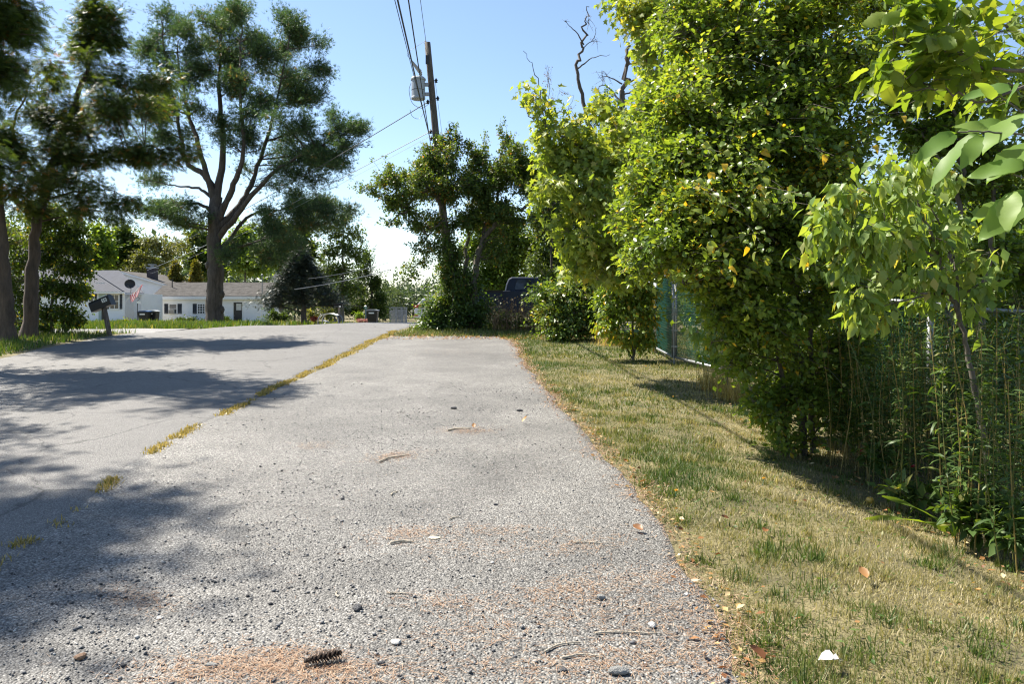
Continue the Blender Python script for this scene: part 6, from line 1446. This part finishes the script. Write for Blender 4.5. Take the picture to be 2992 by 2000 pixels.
def wire(name, label, a, b, sag, r, mat, k=24, cat='wire', group=None):
    t = np.linspace(0, 1, k)[:, None]
    P = np.asarray(a) * (1 - t) + np.asarray(b) * t; P[:, 2] -= 4 * sag * (t * (1 - t))[:, 0]
    V, Q = tube(P, r, 5)
    o = mk(name, V, [Q], mat, loc=P[0])
    return tag(o, label, cat, group)
GWI = 'wires that run from the pole over the camera'
wire('overhead_wire', 'topmost thin wire from the tip of the utility pole', pt + [-.06, 0, .1], (.1, -16, 9.4), .25, .009, M['wire'], group=GWI)
wire('overhead_wire', 'thick cable passing the transformer, right of its neighbour', on_pole(432) + [-.2, -.05, 0], (.42, -16, 6.95), .25, .013, M['wire'], group=GWI)
wire('overhead_wire', 'thickest lower cable running left of the transformer', on_pole(400) + [-.22, -.06, 0], (.02, -16, 6.0), .3, .017, M['wire'], group=GWI)
wire('overhead_wire', 'thin cable hugging the thick one left of the transformer', on_pole(385) + [-.24, -.02, 0], (-.14, -16, 6.02), .32, .008, M['wire'], group=GWI)
GD = 'service wires to the houses'
wire('service_wire', 'twisted service wire from the transformer towards the pine', on_pole(299) + [-.19, 0, 0], at(500, 720, 64), .25, .016, M['wire'], group=GD)
wire('service_wire', 'service wire leaving the pole below the transformer wire', on_pole(385) + [-.19, 0, 0], at(430, 790, 66), .25, .013, M['wire_pale'], group=GD)
wire('service_wire', 'faint lowest telephone wire leaving the pole to the left', on_pole(397) + [-.19, 0, 0], at(440, 800, 66), .3, .006, M['wire_pale'], group=GD)
wire('service_wire', 'upper pale wire crossing in front of the birch at the crest', at(1135, 768, 47), at(900, 815, 44), .1, .012, M['wire_pale'], group=GD)
wire('service_wire', 'lower pale wire crossing in front of the blue spruce', at(1140, 788, 47), at(860, 846, 43), .1, .02, M['wire_pale'], group=GD)

# ------------------------------------------------------------------ chain-link fence and gate
def post(x, y, h, r, parent, name='post'):
    z = gz(x, y)
    MB().tube([(x, y, z - .1), (x, y, z + h)], r, 10).build(name, M['grey_metal'], parent, smooth=True)
    MB().lathe((x, y, z + h), [(r * 1.15, -.02), (r * 1.2, .02), (r * .7, .05), (r * .15, .065)], 10).build('post_cap', M['grey_metal'], parent)
def mesh_panel(a, b, z0, z1, parent, r=.0026, pitch=.055, mat=None):
    """woven wire between plan points a and b; z0, z1 are heights above the ground"""
    a = np.array(a, float); b = np.array(b, float); Lp = np.linalg.norm(b - a); nS = int(Lp / pitch); m_ = int((z1 - z0) / (pitch * .5))
    i = np.arange(nS)[:, None]; j = np.arange(m_ + 1)[None]
    u = (i + .5 + np.where(j % 2 == 0, -.52, .52)) * pitch / Lp
    x = a[0] + (b[0] - a[0]) * u; y = a[1] + (b[1] - a[1]) * u
    z = ground_h(x, y) + z0 + (z1 - z0) * j / m_
    off = .003 * np.where(j % 2 == 0, 1, -1)
    buf = Buf(); buf.tubes(np.stack([x + off, y, z], -1), r, r, 3)
    o = buf.build('chain_link', mat or M['vinyl_green'], parent); o['kind'] = 'stuff'
    return o
def rail(pts, r, parent, name):
    P = np.array([(x, y, gz(x, y) + h) for x, y, h in pts])
    return MB().tube(P, r, 8).build(name, M['grey_metal'], parent, smooth=True)
def fence(pl, h, label, name='chain_link_fence'):
    o = empty(name, (pl[0][0], pl[0][1], gz(*pl[0])), label, 'fence')
    for (x, y) in pl: post(x, y, h + .05, .03, o)
    for a, b in zip(pl[:-1], pl[1:]):
        t = np.linspace(0, 1, 6)
        rail([(a[0] + (b[0] - a[0]) * q, a[1] + (b[1] - a[1]) * q, h) for q in t], .021, o, 'top_rail')
        mesh_panel(a, b, .05, h + .03, o)
    return o
fence([(2.3, 23.5), (2.55, 20.6), (2.8, 18.3), (3.0, 16.45)], 1.5, 'green chain-link fence half buried in vines left of the gate')
fence([(3.38, 12.35), (3.72, 10.9), (3.93, 9.7), (4.05, 7.6), (4.12, 5.6), (4.2, 3.6), (4.3, 1.6)], 1.42, 'green chain-link fence behind the goldenrod right of the gate')
def gate_leaf(a, b, label, latch=False):
    o = empty('chain_link_gate', (a[0], a[1], gz(*a)), label, 'gate', 'leaves of the double gate')
    h0, h1 = .12, 1.62
    rail([(a[0], a[1], h0), (b[0], b[1], h0)], .023, o, 'bottom_rail'); rail([(a[0], a[1], h1), (b[0], b[1], h1)], .023, o, 'top_rail')
    for (x, y), nm in ((a, 'stile'), (b, 'stile')):
        z = gz(x, y); MB().tube([(x, y, z + h0), (x, y, z + h1 + .02)], .024, 9).build(nm, M['grey_metal'], o, smooth=True)
        for hh in (.3, .6, .9, 1.2, 1.5): MB().lathe((x, y, z + hh), [(.027, 0), (.031, .005), (.031, .03), (.027, .035)], 9).build('tension_band', M['grey_metal'], o)
    mesh_panel(a, b, h0, h1, o, r=.0058, pitch=.05)
    if latch:
        z = gz(*b); MB().tube([(b[0] - .035, b[1], z - .05), (b[0] - .035, b[1], z + 1.0)], .013, 7).build('drop_rod', M['grey_metal'], o)
        MB().box((b[0] - .07, b[1] - .05, z + .95), (b[0] + .02, b[1] + .03, z + 1.02)).build('latch', M['grey_metal'], o)
    return o
gate_leaf((3.0, 16.3), (3.0, 14.62), 'far leaf of the green chain-link gate, left of the meeting posts')
gate_leaf((3.36, 12.5), (3.02, 14.45), 'near leaf of the green chain-link gate, right of the meeting posts', True)
post(3.0, 16.38, 1.8, .038, empty('gate_post', (3.0, 16.38, gz(3, 16.38)), 'round steel hinge post at the left end of the gate', 'post'), 'shaft')

# ------------------------------------------------------------------ vehicles
def wheel(parent, c, r, w):
    k = 18; s = MB()
    s.prism([(c[0] + r * math.cos(q), c[2] + r * math.sin(q)) for q in np.linspace(0, 6.2832, k + 1)[:-1]], 'y', c[1] - w / 2, c[1] + w / 2)
    t = s.build('wheel', M['tyre'], parent, bevel=.03)
    MB().prism([(c[0] + r * .62 * math.cos(q), c[2] + r * .62 * math.sin(q)) for q in np.linspace(0, 6.2832, k + 1)[:-1]], 'y', c[1] - w / 2 - .012, c[1] - w / 2 + .02).build('rim', M['grey_metal'], t)
M['tyre'] = plain('tyre rubber', (.02, .02, .02), .85)
M['blue_paint'] = plain('faded blue truck paint', (.010, .022, .06), .6, noise=.2, scale=1.5)
M['car_white'] = plain('white car paint', (.72, .73, .74), .25, noise=.03)
M['tail_red'] = plain('red tail lamp', (.45, .012, .015), .15)
def car(name, label, x, y, z, body_mat, body, cabin, W, glass, wheels, rw, cabin_in=.12):
    o = empty(name, (x, y, z), label, 'car' if name != 'pickup_truck' else 'truck')
    MB().prism([(x + u, z + v) for u, v in body], 'y', y - W / 2, y + W / 2).build('body', body_mat, o, bevel=.05)
    n = len(cabin); zmin = min(v for _, v in cabin); zmax = max(v for _, v in cabin)
    V = []
    for s in (-1, 1):
        for u, v in cabin: V.append((x + u, y + s * (W / 2 - .03 - cabin_in * (v - zmin) / (zmax - zmin)), z + v))
    cab = MB().raw(V, [tuple(range(n)), tuple(range(n, 2 * n))[::-1]] + [(i, n + i, n + (i + 1) % n, (i + 1) % n) for i in range(n)]).build('cabin', body_mat, o, bevel=.04)
    for g in glass:
        V = []
        for u, v in g:
            V.append((x + u, y - (W / 2 - .03 - cabin_in * (v - zmin) / (zmax - zmin)) - .012, z + v))
        MB().raw(V, [tuple(range(len(g)))]).build('side_window', M['glass'], cab)
    for u in wheels:
        for s in (-1, 1): wheel(o, (x + u, y + s * (W / 2 - .1), z + rw), rw, .22)
    return o, cab
# blue pickup, its bed to the left, half hidden in the brush
tx, ty = .30, 28.2; tz = gz(tx, ty)
trk, cab = car('pickup_truck', 'old dark blue pickup truck half hidden in the brush', tx, ty, tz, M['blue_paint'],
               [(-2.6, .45), (3.2, .45), (3.25, .9), (3.1, 1.12), (1.75, 1.2), (1.7, 1.22), (-.6, 1.22), (-.62, 1.2), (-2.62, 1.2), (-2.65, .8)],
               [(-.55, 1.2), (1.75, 1.2), (1.1, 1.62), (.9, 1.7), (-.3, 1.7), (-.42, 1.64), (-.5, 1.45)], 1.9,
               [[(-.2, 1.27), (.35, 1.27), (.35, 1.6), (-.15, 1.6)], [(.45, 1.27), (1.45, 1.27), (.98, 1.58), (.45, 1.6)]], (-1.6, 2.2), .38)
MB().box((tx - 2.58, ty - .97, tz + 1.17), (tx - .62, ty - .87, tz + 1.24)).build('bed_rail', M['black'], trk)
MB().box((tx - .615, ty - .962, tz + .5), (tx - .6, ty - .951, tz + 1.2)).build('bed_gap', M['black'], trk)
MB().box((tx - 2.67, ty - .9, tz + .8), (tx - 2.62, ty - .75, tz + 1.1)).build('tail_lamp', M['tail_red'], trk)
MB().box((tx + .3, ty - .98, tz + 1.02), (tx + .5, ty - .953, tz + 1.06)).build('door_handle', M['black'], trk)
MB().box((tx - 2.8, ty - .9, tz + .42), (tx - 2.64, ty + .9, tz + .58)).build('bumper', M['grey_metal'], trk)
# white car beyond the crest, only its tail showing past the vines
sx, sy = -3.75, 49.5; sz = gz(sx, sy)
suv, cab = car('parked_car', 'white parked car with a roof rack and red tail lamp behind the vines', sx, sy, sz, M['car_white'],
               [(-2.25, .35), (2.2, .35), (2.25, .75), (1.9, .95), (1.1, 1.05), (-2.2, 1.05), (-2.3, .8)],
               [(-2.2, 1.04), (1.35, 1.04), (.6, 1.5), (.3, 1.6), (-1.5, 1.62), (-1.85, 1.5)], 1.85,
               [[(-1.85, 1.12), (-1.2, 1.12), (-1.2, 1.46), (-1.65, 1.46)], [(-1.1, 1.12), (-.2, 1.12), (-.2, 1.48), (-1.1, 1.48)], [(-.1, 1.12), (1.0, 1.12), (.45, 1.46), (-.1, 1.48)]], (-1.35, 1.4), .34)
MB().box((sx - 2.33, sy - .94, sz + .98), (sx - 1.85, sy - .72, sz + 1.16)).box((sx - 2.33, sy + .72, sz + .98), (sx - 2.1, sy + .94, sz + 1.16)).build('tail_lamp', M['tail_red'], suv)
MB().box((sx - 2.33, sy - .935, sz + .45), (sx - 2.05, sy - .7, sz + .53)).build('reflector', M['tail_red'], suv)
MB().box((sx - 2.34, sy - .8, sz + .6), (sx - 2.26, sy + .8, sz + .95)).build('tailgate_trim', M['black'], suv)
MB().tube([(sx - 1.6, sy - .7, sz + 1.72), (sx + .3, sy - .7, sz + 1.72)], .025, 6).tube([(sx - 1.6, sy + .7, sz + 1.72), (sx + .3, sy + .7, sz + 1.72)], .025, 6).box((sx - 1.75, sy - .75, sz + 1.76), (sx + .2, sy + .75, sz + 1.8)).tube([(sx - 1.5, sy - .7, sz + 1.55), (sx - 1.5, sy - .7, sz + 1.76)], .03, 6).tube([(sx + .1, sy - .7, sz + 1.55), (sx + .1, sy - .7, sz + 1.76)], .03, 6).build('roof_rack', M['white'], suv)

# ------------------------------------------------------------------ small things at the crest
d7 = 43.5
def cx_(X): return (X - CX) / F_PX * d7
def cz_(Y): return EYE - (Y - HY) / F_PX * d7
m2 = empty('mailbox', (cx_(990), d7, gz(cx_(990), d7)), 'dark mailbox on a wooden post beside the arched canopy', 'mailbox')
zg = gz(cx_(990), d7)
MB().box((cx_(988), d7 - .06, zg - .1), (cx_(994), d7 + .06, cz_(899))).build('post', M['post_wood'], m2)
MB().prism([(d7 - .12, cz_(899)), (d7 + .12, cz_(899)), (d7 + .12, cz_(893)), (d7 + .08, cz_(890)), (d7 - .08, cz_(890)), (d7 - .12, cz_(893))], 'x', cx_(977), cx_(1001)).build('box', M['black'], m2)
MB().box((cx_(975), d7 - .15, cz_(889.5)), (cx_(1004), d7 + .15, cz_(887.5))).build('roof_board', M['dark_metal'], m2)
MB().box((cx_(992), d7 - .14, cz_(898)), (cx_(997), d7 - .122, cz_(894))).build('number_plate', M['white'], m2)
bin_(1088, 942, 62, .92, 1.0, 'dark trash bin with a grey domed lid beside the green number post', plain('grey lid', (.2, .21, .23), .45), .42, zbase=EYE - (944 - HY) / F_PX * 62 - .05)
np_ = empty('number_post', (hx(1068, 60), 60, gz(hx(1068, 60), 60)), 'slim post topped by a green number plate at the crest', 'sign')
zg = gz(hx(1068, 60), 60)
MB().box((hx(1066.5, 60), 59.97, zg - .1), (hx(1070, 60), 60.05, hz(900, 60))).build('post', plain('blue-grey post', (.12, .17, .19), .6), np_)
pg = MB().box((hx(1063.5, 60), 59.94, hz(903, 60)), (hx(1073, 60), 59.968, hz(896, 60))).build('plate', plain('green plate', (.01, .16, .09), .4), np_)
# figures on the green plate, too small in the photograph to be sure of: two pale strokes
MB().box((hx(1066.6, 60), 59.933, hz(901.5, 60)), (hx(1067.6, 60), 59.939, hz(898, 60))).box((hx(1069, 60), 59.933, hz(901.5, 60)), (hx(1070.6, 60), 59.939, hz(898, 60))).build('figures', M['white'], pg)
MB().lathe((hx(1068, 60), 60, hz(896, 60)), [(.09, 0), (.1, .03), (.03, .08)], 8).build('post_cap', M['white'], np_)

# arched canopy on bent tubes with a slung seat
d8 = 43.0
def ax_(X): return (X - CX) / F_PX * d8
def az_(Y): return EYE - (Y - HY) / F_PX * d8
gs = empty('garden_swing', (ax_(960), d8, gz(ax_(960), d8)), 'garden swing with a white curved canopy at the crest', 'swing')
zg = gz(ax_(960), d8)
xs_ = np.linspace(942, 988, 12); V = []
for X in xs_:
    u = (X - 965) / 23; zz = az_(921.5 - 5.5 * (1 - u * u))
    for yy in (-.5, .5): V.append((ax_(X), d8 + yy, zz)); V.append((ax_(X), d8 + yy, zz - .03))
Fc = []
for i in range(11):
    a = i * 4; Fc += [(a, a + 4, a + 6, a + 2), (a + 1, a + 3, a + 7, a + 5), (a, a + 1, a + 5, a + 4), (a + 2, a + 6, a + 7, a + 3)]
MB().raw(V, Fc).build('canopy', M['white'], gs)
for yy in (-.5, .5):
    MB().tube(smooth_path([(ax_(935), d8 + yy, zg), (ax_(937), d8 + yy, az_(930)), (ax_(944), d8 + yy, az_(921.5))], 4), .03, 6).build('leg', M['grey_metal'], gs)
    MB().tube(smooth_path([(ax_(995), d8 + yy, zg), (ax_(993), d8 + yy, az_(930)), (ax_(986), d8 + yy, az_(921.5))], 4), .03, 6).build('leg', M['grey_metal'], gs)
V = []
for i in range(11):
    u = i / 10; zz = az_(936 + 8 * math.sin(math.pi * u) * .9)
    for yy in (-.35, .35): V.append((ax_(947 + 36 * u), d8 + yy, zz))
MB().raw(V, [(2 * i, 2 * i + 2, 2 * i + 3, 2 * i + 1) for i in range(10)]).build('slung_seat', plain('grey canvas', (.3, .33, .4), .8), gs)

# grey slatted fence beyond the crest
d9 = 82.0
def fx(X): return (X - CX) / F_PX * d9
def fz(Y): return EYE - (Y - HY) / F_PX * d9
sf = empty('slat_fence', (fx(1162), d9, gz(fx(1162), d9)), 'grey wooden slatted fence beyond the crest', 'fence')
zg = gz(fx(1162), d9)
gw = plain('weathered grey boards', (.26, .27, .29), .8, noise=.25)
for i in range(15):
    X = 1140 + 3.4 * i
    if i in (0, 5, 10, 14): MB().box((fx(X) - .06, d9 - .06, zg - .1), (fx(X) + .06, d9 + .06, fz(899))).build('post', gw, sf)
    else: MB().box((fx(X) - .045, d9 - .03, zg), (fx(X) + .045, d9 - .005, fz(903 + (i % 3)))).build('slat', gw, sf)
MB().box((fx(1137), d9 - .07, fz(901)), (fx(1190), d9 + .07, fz(898))).build('top_rail', gw, sf)
MB().box((fx(1140), d9 + .0, fz(925)), (fx(1187), d9 + .05, fz(922))).build('rail', gw, sf)

# ------------------------------------------------------------------ things lying on the pavement and lawn
def twig(X, Y, ln, rot, r, label, bend=.08, group='twigs on the parking strip'):
    x, y = pix(X, Y); ca, sa = math.cos(rot), math.sin(rot); pts = []
    for t in np.linspace(-.5, .5, 6):
        u = t * ln; v = bend * ln * math.cos(t * 5) + random.uniform(-.01, .01) * ln
        px_, py_ = x + u * ca - v * sa, y + u * sa + v * ca
        pts.append((px_, py_, gz(px_, py_) + .018 + r))
    o = MB().tube(smooth_path(pts, 3), np.linspace(r, r * .6, 16), 6).build('twig', M['twig'], loc=(x, y, gz(x, y)), smooth=True)
    return tag(o, label, 'twig', group)
twig(1340, 1262, .25, .45, .009, 'pale curved twig lying farthest up the parking strip', .12)
twig(1145, 1348, .32, .9, .008, 'straight pale twig on a tan drift of needles')
twig(1150, 1452, .10, 1.3, .006, 'short broken twig above the middle of the strip')
twig(1175, 1597, .13, .2, .008, 'stout short twig left of the pale flat stone')
twig(1325, 1525, .08, .8, .005, 'tiny forked twig right of centre on the strip')
twig(1720, 1598, .17, -.15, .005, 'thin straw-like twig near the lawn edge', .02)
twig(1640, 1905, .17, .5, .005, 'slender twig in the needles near the bottom')
twig(1700, 1935, .16, .08, .005, 'second slender twig near the bottom, lying level')
twig(1830, 1866, .26, -.02, .005, 'long thin twig by the lower lawn edge', .03)
twig(1160, 1748, .10, -.05, .004, 'fine needle-like twig left of the lower stones', .02)
twig(985, 1752, .07, 1.9, .005, 'small upright-lying chip of twig above the dark stone')
ICO = [(-1, a_, 0), (1, a_, 0), (-1, -a_, 0), (1, -a_, 0), (0, -1, a_), (0, 1, a_), (0, -1, -a_), (0, 1, -a_), (a_, 0, -1), (a_, 0, 1), (-a_, 0, -1), (-a_, 0, 1)] if False else None
def rock(X, Y, s, label, mat, flat=.6):
    x, y = pix(X, Y); r_ = np.random.default_rng(int(X * 7 + Y)); bm = bmesh.new()
    bmesh.ops.create_icosphere(bm, subdivisions=2, radius=.5)
    for v in bm.verts:
        q = v.co; k = 1 + .22 * math.sin(5 * q.x + X) + .2 * math.cos(6 * q.y + Y) + r_.normal(0, .05)
        v.co = Vector((q.x * s * k * 1.2, q.y * s * k, q.z * s * k * flat))
    me = bpy.data.meshes.new('stone'); bm.to_mesh(me); bm.free(); me.materials.append(mat)
    o = add('stone', me, None, (x, y, gz(x, y) + .016 + s * flat * .38))
    return tag(o, label, 'stone', 'loose stones on the parking strip')
ds = plain('dark stone', (.06, .06, .065), .75, noise=.4, scale=40, bump=.6); ps = plain('pale stone', (.42, .41, .39), .8, noise=.25, scale=40, bump=.5); gs_ = plain('grey stone', (.2, .2, .19), .8, noise=.35, scale=40, bump=.5)
rock(1045, 1795, .04, 'largest dark angular stone in the lower middle of the strip', ds)
rock(1155, 1895, .036, 'pale rounded stone below the dark angular stone', ps)
rock(1757, 1762, .036, 'grey egg-shaped stone standing right of centre', gs_, .8)
rock(1905, 1845, .034, 'pale stone near the lower lawn edge', ps)
rock(1808, 1985, .055, 'large grey stone cut by the bottom picture edge', gs_)
rock(1648, 1975, .026, 'small dark stone left of the large grey one', ds)
rock(1112, 1955, .026, 'dark pebble right of the pine cone', ds)
rock(1325, 1200, .05, 'dark lump far up the parking strip', ds)
rock(1519, 1207, .05, 'dark pebble far up the strip to the right', ds)
rock(1000, 1467, .028, 'dark pebble in the middle left of the strip', ds)
rock(1449, 1484, .022, 'lone dark pebble right of the middle', ds)
rock(2005, 1752, .022, 'small pale stone beside the lawn edge', ps)
rock(1272, 1583, .06, 'flat pale yellowish stone right of the stout twig', plain('buff stone', (.5, .46, .34), .8, noise=.2, scale=30), .18)
rock(620, 1962, .034, 'grey stone among needles at the bottom left', gs_)
rock(468, 1820, .03, 'flat white pebble in the shaded lower left', ps, .35)
rock(232, 1938, .04, 'brown pebble in the lower left corner', plain('brown stone', (.2, .12, .07), .8))
# pine cone
x, y = pix(942, 1955); z = gz(x, y) + .045
pc = empty('pine_cone', (x, y, z - .03), 'dark open pine cone in the needles at the bottom', 'pine cone')
axis = unit(np.array([.9, .35, .08])); cp = np.array([x, y, z])
MB().tube([cp - axis * .07, cp + axis * .07], .008, 6).build('core', M['bark_pine'], pc)
b = Buf(); n = 90; t = np.linspace(-1, 1, n); q = np.arange(n) * 2.4
U = unit(np.cross(axis, [0, 0, 1.])); Wv = np.cross(axis, U)
rd = np.cos(q)[:, None] * U + np.sin(q)[:, None] * Wv
b.scatter(LEAF4, cp + axis * (t * .07)[:, None], rd + axis * .5, np.tile(axis, (n, 1)), .042 * np.sqrt(1.05 - t ** 2 * .9), np.full(n, .05), W=.03)
b.build('scales', plain('cone scales', (.05, .03, .02), .8, noise=.4, scale=30), pc)['kind'] = 'stuff'
# crumpled paper, apples, dandelions, fallen leaves
x, y = pix(2430, 1965)
V, T = big_leaf(6, .35, .2, .1, .5, 3, .5); r_ = np.random.default_rng(3)
V = (V + r_.normal(0, .07, V.shape)) * .085 + [x - .04, y, gz(x, y) + .05]
tag(mk('paper_scrap', V, [T], plain('crumpled paper', (.72, .7, .68), .9), loc=(x, y, gz(x, y))), 'crumpled white paper scrap in the grass at the bottom', 'paper')
def apple(X, Y, s, col, label):
    x, y = pix(X, Y); o = empty('fallen_apple', (x, y, gz(x, y)), label, 'apple', 'apples fallen under the shrubs')
    MB().lathe((x, y, gz(x, y) + .01), [(.3 * s, .05 * s), (.75 * s, .25 * s), (.98 * s, .8 * s), (.95 * s, 1.25 * s), (.6 * s, 1.7 * s), (.2 * s, 1.66 * s), (.03 * s, 1.5 * s)], 12).build('fruit', col, o, smooth=True)
    MB().tube([(x, y, gz(x, y) + 1.5 * s), (x + .2 * s, y, gz(x, y) + 2.2 * s)], .04 * s + .001, 5).build('stalk', M['twig'], o)
red = plain('red apple skin', (.42, .02, .03), .35); yel = plain('yellow apple skin', (.5, .32, .06), .4)
apple(2515, 1332, .035, red, 'red fallen apple in the dark at the foot of the goldenrod')
apple(2636, 1418, .03, yel, 'yellow fallen apple beside the strap-leaved clump')
apple(2542, 1478, .028, yel, 'yellow-brown fallen apple on the lawn below the goldenrod')
apple(2663, 1372, .026, red, 'small reddish fallen apple behind the yellow one')
for (X, Y, lab) in ((1972, 1457, 'dandelion on the edge of the lush grass by the strip'), (2228, 1420, 'dandelion in the middle of the lawn'), (1965, 1172, 'dandelion far up the lawn'), (1885, 1080, 'dandelion farthest away, near the gate')):
    x, y = pix(X, Y); z = gz(x, y); o = empty('dandelion', (x, y, z), lab, 'flower', 'dandelions in the lawn')
    MB().tube([(x, y, z), (x + .01, y, z + .05)], .002, 5).build('stalk', M['vinyl_green'], o)
    b = Buf(); n = 36; q = np.arange(n) * 2.4; rr = np.sqrt(np.arange(n) / n)
    D = np.stack([np.cos(q) * (rr + .2), np.sin(q) * (rr + .2), 1.1 - rr], 1)
    b.scatter(BLADE1, np.tile([x + .01, y, z + .05], (n, 1)), D, np.tile([0, 0, 1.], (n, 1)), .02, np.zeros(n), W=.006)
    b.build('petals', M['yellow_flower'], o)
DLV = leaf_variants('fallen_leaf', lambda i: big_leaf(6, .32, 0, -.25 - .1 * i, .6, i, .45), M['dead_leaf'], (.08, .25, .45, .6, .8))
for i, (X, Y, lab) in enumerate(((2130, 1535, 'curled red-brown fallen leaf in the middle of the lower lawn'), (2238, 1565, 'broken brown fallen leaf right of the curled one'), (2535, 1715, 'dark brown fallen leaf low on the lawn'), (2850, 1745, 'tan fallen leaf near the right edge of the lawn'), (2165, 1925, 'brown fallen leaf at the lower pavement corner'), (2240, 1960, 'rolled brown fallen leaf beside the lower corner'),
                                 (1870, 1425, 'bleached fallen leaf where lush grass meets the strip'), (1385, 1262, 'fallen leaf beside the curved twig'), (1525, 1245, 'pale fallen leaf far up the strip'), (2088, 1455, 'rust fallen leaf on the upper lawn'), (2760, 1560, 'orange fallen leaf below the leafy weeds'), (1880, 1570, 'yellow fallen leaf by the pavement edge'))):
    x, y = pix(X, Y); o = add('fallen_leaf', DLV[i % 5], None, (x, y, gz(x, y) + .04)); s = .05 + .012 * (i % 3)
    o.scale = (s, s, s); o.rotation_euler = (random.uniform(-.4, .4), random.uniform(-.4, .4), random.uniform(0, 6.28))
    tag(o, lab, 'leaf', 'fallen leaves')
